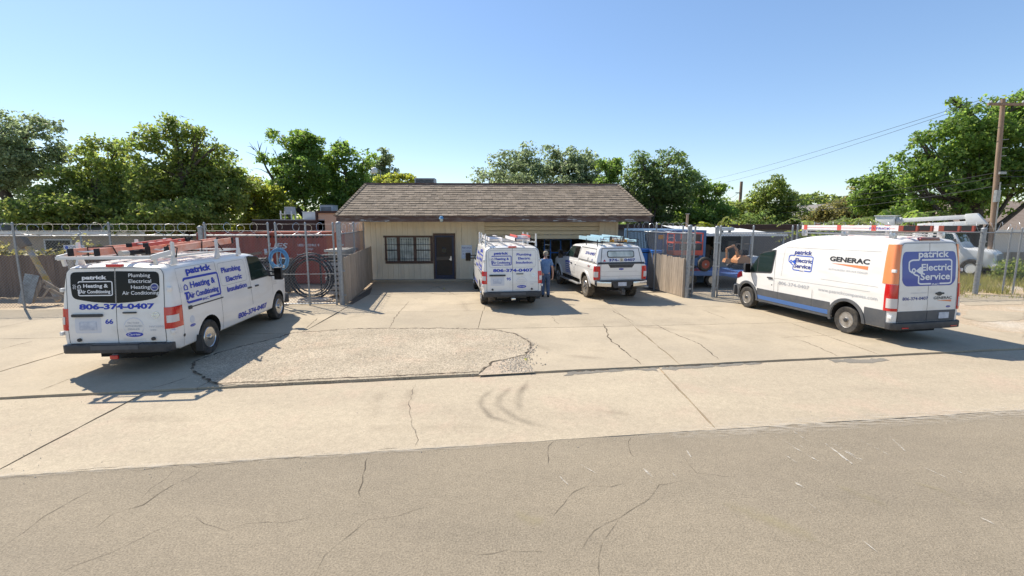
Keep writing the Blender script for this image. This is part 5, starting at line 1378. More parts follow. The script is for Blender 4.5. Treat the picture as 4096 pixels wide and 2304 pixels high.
ob('axle', MB().tube([(0, -.8, .41), (0, .8, .41)], .06, 8).lathe([(.05, -.16), (.18, -.06), (.18, .06), (.05, .16)], 12, Matrix.Translation((0, 0, .41)) @ Matrix.Rotation(R(90), 4, 'Y')), 'dark_metal', tk)
for x in (0, 3.9):
    for sg_ in (-1, 1): wheel(tk, x, sg_ * .985, .41, .27, sg_, 'spoke', 'tyre_dusty')
ctop = smoothf([(1.0, 1.80), (1.12, 1.95), (1.4, 2.00), (2.0, 2.00), (2.3, 1.95), (2.7, 1.66), (3.05, 1.40), (3.1, 1.36)])
C2 = Shell(1.02, 3.10, ctop, lambda x: 1.30, .985, smoothf([(1.3, .97), (1.45, .94), (1.7, .86), (2.0, .77)]), lambda x: 1, rr=.03, r_top=.09, crown=.03)
cab = ob('cab', C2.mesh([1.02, 1.05, 1.12, 1.3, 1.6, 1.9, 2.1, 2.3, 2.45, 2.6, 2.75, 2.9, 3.0, 3.05, 3.10], 8), 'white_paint', tk, smooth=32)
ttop = smoothf([(-1.13, 1.98), (-1.05, 2.04), (-.6, 2.085), (.6, 2.085), (.95, 2.06), (1.0, 2.03)])
C3 = Shell(-1.13, 1.0, ttop, lambda x: 1.385, .985, smoothf([(1.38, .965), (1.5, .95), (1.8, .86), (2.1, .765)]), lambda x: 1, lean=lerpf([(1.38, 0), (2.1, .20)]), rr=.05, r_top=.10, crown=.04)
cano = ob('canopy', C3.mesh([-1.13, -1.12, -1.10, -1.08, -.9, -.6, -.2, .2, .6, .9, .95, 1.0], 8), 'white_paint', tk, smooth=32)
for sg_ in (-1, 1):
    k = 1 if sg_ < 0 else -1
    sf, cf, tf = S.side(sg_), C2.side(sg_), C3.side(sg_)
    X = lambda L: [(x * k, z) for x, z in L]
    def bandx(a, b): return (a, b) if k > 0 else (-b, -a)
    panel(cf, rpoly(X([(1.10, 1.43), (2.78, 1.40), (2.62, 1.60), (2.28, 1.88), (1.14, 1.91)]), [.05, .03, .05, .08, .06]), 'window_frame', 'black_plastic', cab, off=.006, th=.006)
    panel(cf, rpoly(X([(1.75, 1.45), (2.70, 1.425), (2.55, 1.60), (2.25, 1.85), (1.75, 1.875)]), [.03, .03, .04, .06, .03]), 'side_window', 'cab_glass', cab, off=.011, th=.004)
    panel(cf, rpoly(X([(1.15, 1.455), (1.70, 1.45), (1.70, 1.875), (1.18, 1.88)]), [.04, .03, .03, .05]), 'rear_side_window', 'black_glass', cab, off=.011, th=.004)
    for L in ([(1.70, 1.36), (1.70, .80), (1.74, .62)], [(1.10, 1.35), (1.10, .62)], [(2.92, 1.34), (2.95, .95), (3.02, .66)], [(1.0, 1.36), (1.0, .62)]): seam(sf, X(L), body, off=.003)
    for L in ([(1.10, .80), (3.0, .80)], [(-1.0, 1.15), (.95, 1.15)]): seam(sf, X(L), body, wd=.006, m='soft_seam', name='panel_line', off=.003)
    for hx in (1.84, 1.30): a, b = bandx(hx - .1, hx + .1); panel(sf, rrect(a, 1.165, b, 1.205, .016), 'door_handle', 'black_plastic' if hx > 1.5 else 'white_paint', body, off=.03, th=.03)
    for cx in (0, 3.9):
        A = [R(t) for t in range(-2, 184, 12)]
        o_ = [(k * (cx + .60 * cos(t)), .47 + .58 * sin(t)) for t in A]; i_ = [(k * (cx + .515 * cos(t)), .47 + .515 * sin(t)) for t in A]
        ring_panel(sf, o_, i_, 'wheel_arch', 'white_paint', body, off=.035, th=.034, skip=(len(A) - 1,), su=None, sv=None)
    ob('running_board', MB().box(.62, sg_ * 1.04 - .08, .42, 3.30, sg_ * 1.04 + .08, .47), 'aluminium', tk, bevel=.015)
    mirror_arm(tk, (2.72, sg_ * C2.hw(2.72, 1.42), 1.50), sg_, m='black_plastic')
    # canopy flank: raised panel with black edge line, keyhole, number
    seam(tf, X([(-.98, 1.43), (.94, 1.43), (.94, 1.90), (-.84, 1.90), (-.98, 1.43)]), cano, wd=.022, m='black_plastic', name='panel_edge', off=.006)
    a, b = bandx(-.82, .30); text(tf, '374-0407', a, b, 1.66, .10, 'navy_ink', cano, bold=.03)
    disc(tf, -.15 * k, 1.50, .035, .05, 'lock', 'black_plastic', cano)
    disc(tf, -.62 * k, 1.49, .05, .04, 'round_sticker', 'navy_ink', cano)
    # graphics on the cab doors
    a, b = bandx(2.02, 2.72)
    for i in range(4): panel(sf, rrect(a, 1.07 - i * .085, b - .05 * (i % 2), 1.105 - i * .085, .004), 'door_stripe', 'decal_blue', body, off=.006, th=.002)
    text(sf, 'patrick', a, b, 1.16, .10, 'blue_ink', body, bold=.03); text(sf, 'COMPANIES', a, b, .72, .06, 'blue_ink', body, bold=.02)
    for i, s__ in enumerate(('PLUMBING', 'HEATING', 'ELECTRIC', 'A/C', '374-0407')):
        a, b = bandx(1.25, 1.60); text(sf, s__, a, a + .30, 1.05 - i * .07, .04, 'grey_ink', body)
    a, b = bandx(-.60, -.30)
    text(sf, '4', a, a + .085, 1.215, .085, 'black_ink', body, bold=.03, shear=.2); text(sf, 'x', a + .09, a + .18, 1.215, .075, 'red_lens', body, bold=.03); text(sf, '4', a + .19, a + .28, 1.215, .085, 'black_ink', body, bold=.03, shear=.2)
    S.wrap(.15, .80, .80, 1.30, .016, 'tail_light', 'red_lens', body, sg_); S.wrap(.10, .86, .90, 1.10, .022, 'reverse_lens', 'clear_lens', body, sg_)
rf, tr = S.rear(), C3.rear()
seam(rf, rrect(-.78, .80, .78, 1.375, .03), body, closed=True, off=.003)
tg = panel(rf, rrect(-.775, .805, .775, 1.37, .03), 'tailgate', 'white_paint', body, off=.012, th=.011, su=.4)
panel(rf, [(-.42, 1.24), (.42, 1.24), (.50, 1.365), (-.50, 1.365)], 'tailgate_handle', 'black_plastic', body, off=.018, th=.006)
seam(rf, [(-.77, .93), (.77, .93)], body, wd=.008, m='soft_seam', name='panel_line', off=.0135); seam(rf, [(-.77, 1.10), (.77, 1.10)], body, wd=.006, m='soft_seam', name='panel_line', off=.0135)
disc(rf, 0, 1.19, .095, .040, 'maker_oval', 'decal_blue', body, off=.018); hoop(rf, 0, 1.19, .037, .042, 'maker_oval_rim', 'chrome', body, off=.0185)
panel(tr, rpoly([(-.90, 1.385), (.90, 1.385), (.90, 1.44), (-.90, 1.44)], .01), 'canopy_sill', 'black_plastic', cano, off=.012, th=.012)
panel(tr, rrect(-.52, 1.60, .52, 1.85, .07), 'window_frame', 'black_plastic', cano, off=.014, th=.013)
panel(tr, rrect(-.49, 1.63, .49, 1.82, .055), 'rear_window', 'pane', cano, off=.019, th=.004)
seam(tr, [(-.78, 1.44), (-.70, 1.94), (.70, 1.94), (.78, 1.44)], cano, wd=.022, m='black_plastic', name='panel_edge', off=.006)
for s__, a, b in (('374-', -.47, -.09), ('0407', .12, .55)): text(tr, s__, a, b, 1.475, .085, 'navy_ink', cano, off=.010, bold=.04)
panel(tr, rrect(-.05, 1.462, .08, 1.578, .004), 'number_tile', 'brass' if 'brass' in MATS else 'tan_door', cano, off=.010, th=.004); text(tr, '2', -.015, .05, 1.485, .07, 'black_ink', cano, off=.013, bold=.03)
panel(tr, [(-.70, 1.47), (-.58, 1.47), (-.64, 1.54)], 'warning_sticker', 'red_lens', cano, off=.010, th=.002)
ob('brake_light', MB().box(-.955, -.13, 2.04, -.88, .13, 2.075), 'dark_red_lens', cano, bevel=.01)
bo = ob('rear_bumper', MB().extr([(-1.12, -1.0, .74), (-1.26, -.96, .74), (-1.30, -.5, .74), (-1.30, .5, .74), (-1.26, .96, .74), (-1.12, 1.0, .74)], (0, 0, .045)), 'black_plastic', tk, bevel=.01)
for q in (-1, 1): ob('bumper_corner', MB().extr([(-1.10, q * 1.0, .59), (-1.265, q * .96, .59), (-1.295, q * .42, .55), (-1.12, q * .42, .55)], (0, 0, .19)), 'chrome', bo, bevel=.02)
ob('bumper_centre', MB().extr([(-1.28, -.42, .735), (-1.28, .42, .735), (-1.28, .30, .52), (-1.28, -.30, .52)], (.14, 0, 0)), 'black_plastic', bo)
ob('licence_plate', MB().box(-1.292, -.16, .585, -1.282, .16, .725), 'plate', bo)
ob('hitch', MB().box(-1.36, -.05, .40, -1.0, .05, .50).box(-1.42, -.06, .28, -1.36, .06, .46).lathe([(.001, .03), (.03, .02), (.03, -.03)], 10, Matrix.Translation((-1.44, 0, .40))), 'dark_metal', tk)
ob('exhaust', MB().tube([(-.6, -.62, .52), (-.95, -.80, .50), (-1.05, -1.12, .50)], .05, 10), 'steel', tk, smooth=40)
ob('front_bumper', MB().extr([(4.6, -.98, .50), (4.92, -.85, .50), (4.96, 0, .50), (4.92, .85, .50), (4.6, .98, .50)], (0, 0, .26)), 'chrome', tk, bevel=.04)
panel(C2.roof(), [(-.70, 2.28), (.70, 2.28), (.84, 3.03), (-.84, 3.03)], 'windshield', 'cab_glass', cab, off=.006, th=.005, su=.2)
rk = ob('roof_rack', MB().bar((-.80, -.62, 2.115), (.80, -.62, 2.115), .04, .03).bar((-.80, .62, 2.115), (.80, .62, 2.115), .04, .03), 'black_plastic', tk)
for x in (-.70, .55):
    ob('crossbar', MB().bar((x, -.80, 2.15), (x, .80, 2.15), .045, .03), 'black_plastic', rk)
    for y in (-.78, .78): ob('rack_upright', MB().bar((x, y, 2.0), (x, y, 2.24), .03), 'black_plastic', rk)
ladder('pale blue ladder on the left of the pickup canopy', PT, ((-.80, .36, 2.24), (1.7, .36, 2.26), (0, .34, 0)), .14, 'ladder_blue', n=8, cap=False)
ladder('yellow ladder lying flat on the middle of the pickup canopy', PT, ((-.85, -.30, 2.20), (1.4, -.30, 2.22), (0, .50, 0)), .09, 'ladder_yellow', n=7, cap=False)
t_ = ladder('pale blue ladder with a black end on top of the yellow one, pickup canopy', PT, ((-.82, -.20, 2.30), (1.5, -.20, 2.32), (0, .50, 0)), .12, 'ladder_blue', n=8)
ladder('light blue ladder at the right edge of the pickup canopy', PT, ((-.75, -.72, 2.20), (1.5, -.72, 2.22), (0, .34, 0)), .10, 'ladder_blue', n=8, cap=False)
strap(PT, [(-.85, .66, 2.05), (-.86, .60, 2.34), (-.84, .10, 2.34), (-.84, .02, 2.12)], 'black strap over the left blue ladder on the pickup')
strap(PT, [(-.87, -.02, 2.05), (-.90, -.05, 2.38), (-.86, -.10, 2.39), (-.80, -.15, 2.15)], 'black strap down the middle of the canopy back on the pickup')
strap(PT, [(-.80, -.80, 2.0), (-.82, -.78, 2.26), (-.80, -.40, 2.27)], 'black strap at the right edge of the pickup canopy')
# ------------------------------------------------------------------ the man walking to the garage
def skin_mesh(name, joints, edges, subdiv=2):
    me = bpy.data.meshes.new(name)
    me.from_pydata([j[0] for j in joints], edges, [])
    o = bpy.data.objects.new(name, me); COL.objects.link(o)
    md = o.modifiers.new('skin', 'SKIN'); md.use_smooth_shade = True
    me.skin_vertices.new() if hasattr(me.skin_vertices, 'new') else None
    if not me.skin_vertices:
        bm = bmesh.new(); bm.from_mesh(me); bm.verts.layers.skin.verify(); bm.to_mesh(me); bm.free()
    for i, j in enumerate(joints):
        r = j[1] if isinstance(j[1], tuple) else (j[1], j[1])
        me.skin_vertices[0].data[i].radius = r
    me.skin_vertices[0].data[0].use_root = True
    if subdiv: s = o.modifiers.new('s', 'SUBSURF'); s.levels = subdiv; s.render_levels = subdiv
    dg = bpy.context.evaluated_depsgraph_get(); dg.update()
    new = bpy.data.meshes.new_from_object(o.evaluated_get(dg)); new.name = name
    bpy.data.objects.remove(o)
    return new
man_x, man_y = gpd(1372, 747)
man = thing('person', 'person in a blue work shirt, jeans and tan cap walking between the van and pickup', 'person', (man_x, man_y + .05, 0), R(4))
# facing +y (away from the camera); left foot forward
J = [((0, 0, .95), (.135, .10)), ((0, 0, 1.12), (.13, .10)), ((0, .01, 1.30), (.155, .11)), ((0, .0, 1.43), (.13, .09)), ((0, .01, 1.50), .055), ((0, .03, 1.56), .06), ((.005, .04, 1.64), (.078, .095)), ((.005, .035, 1.70), (.070, .085)),
     ((-.17, 0, 1.40), .068), ((-.235, .03, 1.16), .050), ((-.15, .24, 1.04), .036), ((-.13, .30, 1.01), .032),
     ((.17, 0, 1.40), .068), ((.255, -.02, 1.15), .050), ((.29, .0, .92), .036), ((.29, .02, .83), .033),
     ((-.09, 0, .88), .095), ((-.10, .08, .50), .068), ((-.10, -.02, .12), .045), ((-.10, .0, .06), .042), ((-.105, .13, .035), .034),
     ((.09, 0, .88), .095), ((.10, .02, .50), .068), ((.10, -.10, .13), .045), ((.10, -.09, .06), .042), ((.11, .05, .035), .034)]
Eg = [(0, 1), (1, 2), (2, 3), (3, 4), (4, 5), (5, 6), (6, 7), (3, 8), (8, 9), (9, 10), (10, 11), (3, 12), (12, 13), (13, 14), (14, 15), (0, 16), (16, 17), (17, 18), (18, 19), (19, 20), (0, 21), (21, 22), (22, 23), (23, 24), (24, 25)]
hands = MB()
for hx, hy, hz, q in ((-.13, .30, 1.01, -1), (.29, .02, .83, 1)):
    n0 = len(J); wr = 11 if q < 0 else 15
    J.append(((hx, hy + .01, hz - .055), (.022, .036))); Eg.append((wr, n0))
    for f, (dy, ln) in enumerate(((-.030, .062), (-.010, .075), (.010, .078), (.030, .066))):
        a = len(J); J.append(((hx - q * .002, hy + .01 + dy, hz - .10), .0095)); J.append(((hx - q * .014, hy + .015 + dy, hz - .10 - ln * .5), .009)); J.append(((hx - q * .034, hy + .018 + dy, hz - .10 - ln * .92), .008)); Eg += [(n0, a), (a, a + 1), (a + 1, a + 2)]
    a = len(J); J.append(((hx - q * .012, hy + .045, hz - .045), .011)); J.append(((hx - q * .022, hy + .062, hz - .085), .0095)); Eg += [(n0, a), (a, a + 1)]
bd = ob('body', skin_mesh('body', J, Eg, 2), 'skin', man, smooth=60)
shJ = [((0, 0, .845), (.178, .142)), ((0, 0, 1.05), (.178, .138)), ((0, .01, 1.26), (.20, .145)), ((0, .0, 1.42), (.165, .115)), ((0, .01, 1.475), (.08, .08)), ((-.18, 0, 1.405), .092), ((-.232, .02, 1.20), .080), ((.18, 0, 1.405), .092), ((.245, -.015, 1.20), .080)]
ob('shirt', skin_mesh('shirt', shJ, [(0, 1), (1, 2), (2, 3), (3, 4), (3, 5), (5, 6), (3, 7), (7, 8)], 2), 'shirt_blue', man, smooth=60)
tJ = [((0, 0, .97), (.165, .125)), ((0, -.005, .90), (.16, .13)), ((-.092, 0, .80), (.105, .115)), ((-.10, .075, .50), .085), ((-.10, .0, .22), .075), ((-.10, -.015, .06), .078), ((.092, 0, .80), (.105, .115)), ((.10, .02, .50), .085), ((.10, -.06, .22), .075), ((.10, -.095, .06), .078)]
ob('jeans', skin_mesh('jeans', tJ, [(0, 1), (1, 2), (2, 3), (3, 4), (4, 5), (1, 6), (6, 7), (7, 8), (8, 9)], 2), 'jeans', man, smooth=60)
for q, y0 in ((-1, 0), (1, -.09)):
    ob('shoe', skin_mesh('shoe', [((q * .10, y0 - .05, .045), .048), ((q * .10, y0 + .05, .045), .048), ((q * .108, y0 + .16, .035), .038)], [(0, 1), (1, 2)], 2), 'shoe', man, smooth=60)
ob('cap', MB().lathe([(.098, -.02), (.100, .02), (.088, .065), (.05, .095), (.0005, .102)], 18, Matrix.Translation((.005, .03, 1.685))), 'cap_tan', man, smooth=60)
ob('cap_brim', MB().extr([(.005 + .085 * cos(R(a)), .03 + .09 + .09 * sin(R(a)), 1.672) for a in range(0, 181, 20)], (0, 0, .008)), 'cap_tan', man)
ob('hair', skin_mesh('hair', [((.005, -.01, 1.655), (.078, .075)), ((.005, -.02, 1.60), (.066, .05)), ((.005, -.012, 1.565), (.05, .035))], [(0, 1), (1, 2)], 2), 'hair', man, smooth=60)
fc = MB()
ob('ear', MB().lathe([(.0005, .012), (.02, .008), (.024, 0), (.0005, -.01)], 10, Matrix.Translation((-.082, .03, 1.63)) @ Matrix.Rotation(R(90), 4, 'Y')), 'skin', bd, smooth=60)
ob('ear', MB().lathe([(.0005, .012), (.02, .008), (.024, 0), (.0005, -.01)], 10, Matrix.Translation((.092, .03, 1.63)) @ Matrix.Rotation(R(90), 4, 'Y')), 'skin', bd, smooth=60)
ob('nose', MB().add([(.005, .128, 1.655), (-.013, .13, 1.615), (.023, .13, 1.615), (.005, .155, 1.618)], [(0, 1, 3), (0, 3, 2), (1, 2, 3)]), 'skin', bd)
for q in (-1, 1): ob('eye', MB().lathe([(.0005, .006), (.009, .003), (.011, 0)], 8, Matrix.Translation((.005 + q * .032, .128, 1.65)) @ Matrix.Rotation(R(-90), 4, 'X')), 'white_old', bd)
ob('mouth', MB().box(-.02, .118, 1.583, .03, .128, 1.589), 'ladder_red', bd)
# ------------------------------------------------------------------ fences and gates
def mesh_wires(mb, p0, p1, z0, z1, pitch=.075, r=.0040):
    p0, p1 = Vector((*p0, 0)), Vector((*p1, 0)); L_ = (p1 - p0).length; d = (p1 - p0) / L_; H = z1 - z0
    nn = Vector((-d.y, d.x, 0))
    step_ = pitch * 1.414
    for fam in (0, 1):
        c = -H
        while c < L_:
            a0, a1 = max(0, c), min(L_, c + H)
            if a1 - a0 > .02:
                zz0, zz1 = a0 - c, a1 - c
                if fam: zz0, zz1 = H - zz0, H - zz1
                A, B = p0 + d * a0 + UP * (z0 + zz0), p0 + d * a1 + UP * (z0 + zz1)
                t = (B - A).normalized(); u = t.cross(nn) * r
                o_ = nn * (.003 if fam else -.003)
                v = []
                for q in (A, B): v += [q + o_ + u, q + o_ - u * .5 + nn * r, q + o_ - u * .5 - nn * r]
                mb.add(v, [(0, 1, 4, 3), (1, 2, 5, 4), (2, 0, 3, 5)])
            c += step_
    return mb
def razor(mb, p0, p1, zc, r=.19, pitch=.46, wr=.0062):
    p0, p1 = Vector((*p0, zc)), Vector((*p1, zc)); L_ = (p1 - p0).length; d = (p1 - p0) / L_; nn = Vector((-d.y, d.x, 0))
    n = int(L_ / pitch); pts = []; K_ = 16
    for i in range(n * K_ + 1):
        a = 2 * pi * i / K_; k = 1 + .16 * sin(i * .137) + .08 * sin(i * .61 + 2)
        pts.append(p0 + d * (L_ * i / (n * K_) + .17 * cos(a) + .09 * sin(i * .083)) + (nn * cos(a) * .6 + UP * sin(a)) * r * k)
    mb.tube(pts, wr, 3, cap=False)
    for dz in (.17, -.05): mb.tube([p0 + UP * dz, p1 + UP * dz], .003, 3, cap=False)
    return mb
def post(parent, x, y, h, r, name='post', m='galvanised', cap=True):
    mb = MB().tube([(x, y, -.05), (x, y, h)], r, 12)
    o = ob(name, mb, m, parent, smooth=40)
    if cap: ob('post_cap', MB().lathe([(r * 1.12, -.03), (r * 1.12, .0), (r * .8, .035), (.0005, .05)], 12, Matrix.Translation((x, y, h))), m, o, smooth=50)
    return o
def link_fence(label, p0, p1, xs, top=2.44, bot=.06, rz=True, posth=2.84, r=.033, mid=None, group=None, name='chain_link_fence', cat='fence', frame=False, pitch=.075):
    f = thing(name, label, cat, (0, 0, 0), 0, group)
    P0, P1 = Vector(p0), Vector(p1)
    for t in xs:
        p = P0.lerp(P1, t); post(f, p[0], p[1], posth, r)
    ob('top_rail', MB().tube([(*p0, top), (*p1, top)], .024, 8), 'galvanised', f, smooth=40)
    if frame: ob('bottom_rail', MB().tube([(*p0, bot), (*p1, bot)], .024, 8), 'galvanised', f, smooth=40)
    ob('wire_mesh', mesh_wires(MB(), p0, p1, bot, top, pitch), 'wire', f, fix=False, kind='stuff')
    if rz:
        ob('razor_wire', razor(MB(), p0, p1, top + .21), 'aluminium', f, fix=False, kind='stuff')
    return f
fL = lambda x: (x, fenceL(x))
link_fence('long chain link fence at the far left with coils of razor wire on top', fL(-30), fL(-10.62), [0, .16, .32, .48, .71, .86], pitch=.07)
t_ = link_fence('left leaf of the chain link gate, half hidden by the left van', fL(-10.34), fL(-8.30), [0, 1], frame=True, name='chain_link_gate', cat='gate', group='leaves of the chain link gates')
ga = link_fence('chain link gate leaf with the blue hose hanging on it', fL(-8.06), fL(-6.16), [0, .52, 1], frame=True, name='chain_link_gate', cat='gate', group='leaves of the chain link gates')
ob('mid_rail', MB().tube([(-8.06, fenceL(-8.06), 1.1), (-6.16, fenceL(-6.16), 1.1)], .012, 6), 'galvanised', ga)
def gate_post(label, x, y, h, r):
    t = thing('gate_post', label, 'post', (0, 0, 0), 0, 'thick gate posts')
    post(t, x, y, h, r, 'pole', cap=True)
    for z in (.35, 1.2, 2.1): ob('clamp', MB().lathe([(r * 1.12, -.03), (r * 1.16, 0), (r * 1.12, .03)], 12, Matrix.Translation((x, y, z))).box(x + r, y - .03, z - .03, x + r + .07, y + .03, z + .03), 'galvanised', t)
gate_post('thick galvanised post behind the ladders of the left van', -10.48, fenceL(-10.48), 2.72, .075)
gate_post('thick galvanised post at the near end of the left plank fence', -5.98, 15.98, 2.86, .08)
gate_post('thick galvanised post at the near end of the right plank fence', 6.72, 17.5, 2.74, .08)
gate_post('thick galvanised post right of the open yard entrance', 7.80, 17.62, 2.70, .075)
# chain link behind and above the plank fences
link_fence('short chain link run above the left plank fence', (-6.12, 16.2), (-7.05, 22.0), [.0, .55, 1], top=2.46, bot=.1, group='chain link runs above the plank fences')
link_fence('short chain link run above the right plank fence', (6.66, 17.7), (5.55, 22.3), [.45, 1], top=2.46, bot=.1, group='chain link runs above the plank fences')
fR = lambda x: (x, 17.62 + .0973 * (x - 7.8))
lf = link_fence('open chain link gate leaf seen edge-on beside the yard entrance', (7.02, 17.75), (7.42, 20.1), [0, 1], frame=True, rz=False, posth=2.7, name='chain_link_gate', cat='gate', group='leaves of the chain link gates')
link_fence('chain link panel between the entrance post and the nose of the tall van', fR(7.95), fR(10.85), [0, .45, 1], top=2.48, rz=False, frame=True, posth=2.72)
link_fence('chain link fence behind the tall van', fR(11.05), fR(19.0), [0, .34, .67], top=2.48, rz=True, posth=2.75, pitch=.085)
link_fence('chain link fence at the far right before the weeds', fR(19.15), fR(34), [0, .078, .11, .30, .5, .7, .9], top=2.46, rz=True, posth=2.62, pitch=.085)
gate_post('thick galvanised post right of the orange-cornered van', 19.06, fR(19.06)[1], 2.62, .09)
def plank_fence(label, p0, p1, h0, h1, wmin, wmax, m='wood_grey', thick=.018, rails=True, side=1, group=None, limit=300, z0=.02):
    f = thing('plank_fence', label, 'fence', (p0[0], p0[1], 0), atan2(p1[1] - p0[1], p1[0] - p0[0]), group)
    L_ = hypot(p1[0] - p0[0], p1[1] - p0[1]); x = 0; k = 0
    while x < L_ - .02:
        wd = min(rnd.uniform(wmin, wmax), L_ - x); h = h0 + (h1 - h0) * x / L_ + rnd.uniform(-.025, .025); a = rnd.uniform(-.006, .006); o_ = rnd.uniform(0, .007)
        b = rnd.uniform(-.012, .012)
        v = [(x + .004, o_, z0), (x + wd - .004, o_ + rnd.uniform(-.003, .003), z0), (x + wd - .004 + a, o_, h + b), (x + .004 + a, o_, h - b)]
        mb = MB().add(v + [(p[0], p[1] + thick * side, p[2]) for p in v], [(0, 1, 2, 3), (7, 6, 5, 4), (0, 4, 5, 1), (1, 5, 6, 2), (2, 6, 7, 3), (3, 7, 4, 0)])
        ob('plank', mb, m, f); x += wd; k += 1
    if rails:
        for z in (.35, h0 - .3): ob('rail', MB().box(0, thick * side + .008 * side, z, L_, thick * side + .045 * side, z + .09), m, f)
    return f
plank_fence('weathered plank fence on the left between the gate post and the shop', (-5.86, 16.05), (-6.80, 22.28), 1.66, 1.72, .135, .15, side=1)
ob('end_board', MB().box(-5.93, 15.99, .02, -5.80, 16.04, 1.66), 'wood_grey', None, label='single weathered upright board closing the near end of the left plank fence', cat='board')
plank_fence('weathered grey plank fence on the right behind the pickup', (6.62, 17.62), (5.72, 22.0), 1.50, 1.60, .135, .15, side=-1)
ob('end_board', MB().box(6.56, 17.54, .02, 6.69, 17.60, 1.50), 'wood_grey', None, label='single weathered upright board closing the near end of the right plank fence', cat='board')
plank_fence('dark brown plank fence behind the chain link at the far left', (-30, 16.7), (-10.9, 18.1), 1.60, 1.66, .14, .15, m='wood_dark', side=1)
plank_fence('low plank fence behind the weeds at the far right', (22, 26.2), (42, 28.2), 1.15, 1.15, .28, .32, m='wood_grey', side=1)
# ------------------------------------------------------------------ yard, left
hb = thing('hose_coil', 'coiled blue hose hanging on the chain link gate', 'hose', (-8.0 + .04, fenceL(-7.95) - .07, 1.64))
def coil(r0, r1, n, wr, sq=1.0, seed=1, axis='y', jit=.02):
    rr = random.Random(seed); pts = []; K_ = 22
    for i in range(n * K_ + 1):
        a = 2 * pi * i / K_; t = i / (n * K_); r = r0 + (r1 - r0) * (.5 + .5 * sin(t * 9 + seed)) + rr.uniform(-jit, jit) * .3
        p = (r * cos(a), rr.uniform(-.01, .01) - .05 * t * 1.2, r * sin(a) * sq - .03 * sin(t * 17))
        pts.append(p if axis == 'y' else (p[0], p[2], -p[1] + wr))
    return MB().tube(pts, wr, 6)
ob('hose', coil(.25, .34, 8, .017, 1.08, 3), 'hose_blue', hb, smooth=60)
ob('hose_inner', MB().tube([(-.05 + .16 * cos(a * .3 + 2), -.085, .02 + .24 * sin(a * .3 + 2)) for a in range(0, 16)], .017, 6).tube([(.12, -.09, .26), (.05, -.10, -.05), (.15, -.09, -.25)], .017, 6), 'hose_blue', hb, smooth=60)
for x, z in ((-.20, -.03), (.17, -.26)): ob('coupling', MB().tube([(x, -.10, z - .04), (x + .02, -.10, z + .05)], .028, 8), 'white_old', hb)
bh = thing('hose_coil', 'great black pipe coil standing on edge behind the gate', 'hose', (-7.55, 17.2, .86))
ob('pipe', coil(.62, .88, 7, .026, .98, 5), 'hose_black', bh, smooth=60)
wc = thing('hose_coil', 'grey hose loops lying on the ground behind the gate', 'hose', (-7.25, 16.7, .0))
ob('hose', coil(.34, .62, 5, .018, .8, 2, axis='z'), 'block_grey', wc, smooth=60)
b2 = thing('hose_coil', 'black cable loops lying beside the front wheel of the left van', 'hose', (-8.75, 16.35, .0))
ob('hose', coil(.25, .55, 6, .022, .6, 7, axis='z'), 'hose_black', b2, smooth=60)
rc = thing('chair', 'pale grey folded chair shell on the ground in front of the gate coil', 'chair', (-8.35, 16.25, 0))
ob('shell', MB().cbox((0, 0, .36), (.42, .05, .50), Matrix.Rotation(R(18), 3, 'X') @ Matrix.Rotation(R(-15), 3, 'Y')), 'blue_grey', rc, bevel=.02)
ob('leg', MB().bar((-.18, .1, .02), (.1, -.05, .3), .025), 'dark_metal', rc); ob('leg', MB().bar((.2, .1, .02), (-.05, -.05, .3), .025), 'dark_metal', rc)
st = thing('block_stack', 'stack of pale slabs and pallets on a black rack behind the gate', 'stack', (-6.95, 18.3, 0))
for i in range(7): ob('slab', MB().cbox((rnd.uniform(-.03, .03), 0, .12 + i * .19), (.72 + rnd.uniform(-.06, .06), .8, .13)), 'block_grey', st, bevel=.01)
for x in (-.55, .50): ob('rack_upright', MB().box(x, -.45, 0, x + .05, -.40, 1.62), 'hose_black', st)
for z in (1.42, 1.56): ob('rack_shelf', MB().box(-.6, -.46, z, .6, .4, z + .05), 'hose_black', st)
wp2 = tag(ob('white_crate', MB().cbox((-7.35, 19.9, 1.70), (.9, 1.6, .10)).cbox((-7.35, 19.9, .82), (.7, 1.2, 1.64)), 'white_old'), 'white-topped crate showing over the left plank fence', 'crate')
# shipping container
def container(name, label, x, y, L_, W_, H, m, rz=0):
    t = thing(name, label, 'container', (x, y, 0), rz)
    ob('frame', MB().box(0, 0, 0, L_, .12, .15).box(0, 0, H - .12, L_, .12, H).box(0, W_ - .12, 0, L_, W_, .15).box(0, W_ - .12, H - .12, L_, W_, H)
       .box(0, 0, .151, .12, .12, H - .121).box(L_ - .12, 0, .151, L_, .12, H - .121).box(0, W_ - .12, .151, .12, W_, H - .121).box(L_ - .12, W_ - .12, .151, L_, W_, H - .121)
       .box(0, .121, 0, .12, W_ - .121, .15).box(0, .121, H - .12, .12, W_ - .121, H).box(L_ - .12, .121, 0, L_, W_ - .121, .15).box(L_ - .12, .121, H - .12, L_, W_ - .121, H), m, t)
    def corr(n, fn, name_):
        mb = MB(); prof = []
        for i in range(n):
            for f, d in ((0, .045), (.35, .045), (.5, .012), (.85, .012)): prof.append(((i + f) / n, d))
        prof.append((1, .045))
        for (a, d), (b, e) in zip(prof, prof[1:]): mb.quad(fn(a, d, .151), fn(b, e, .151), fn(b, e, H - .121), fn(a, d, H - .121))
        ob(name_, mb, m, t, fix=False)
    corr(int(L_ / .28), lambda a, d, z: (.12 + (L_ - .24) * a, d, z), 'side_wall'); corr(int(L_ / .28), lambda a, d, z: (.12 + (L_ - .24) * a, W_ - d, z), 'side_wall')
    ob('roof', MB().box(.01, .01, H - .04, L_ - .01, W_ - .01, H - .01), m, t)
    return t, corr
rcn, _c = container('shipping_container', 'rust red shipping container with white lettering behind the gate', -14.75, 21.6, 6.06, 2.44, 2.42, 'rust_red')
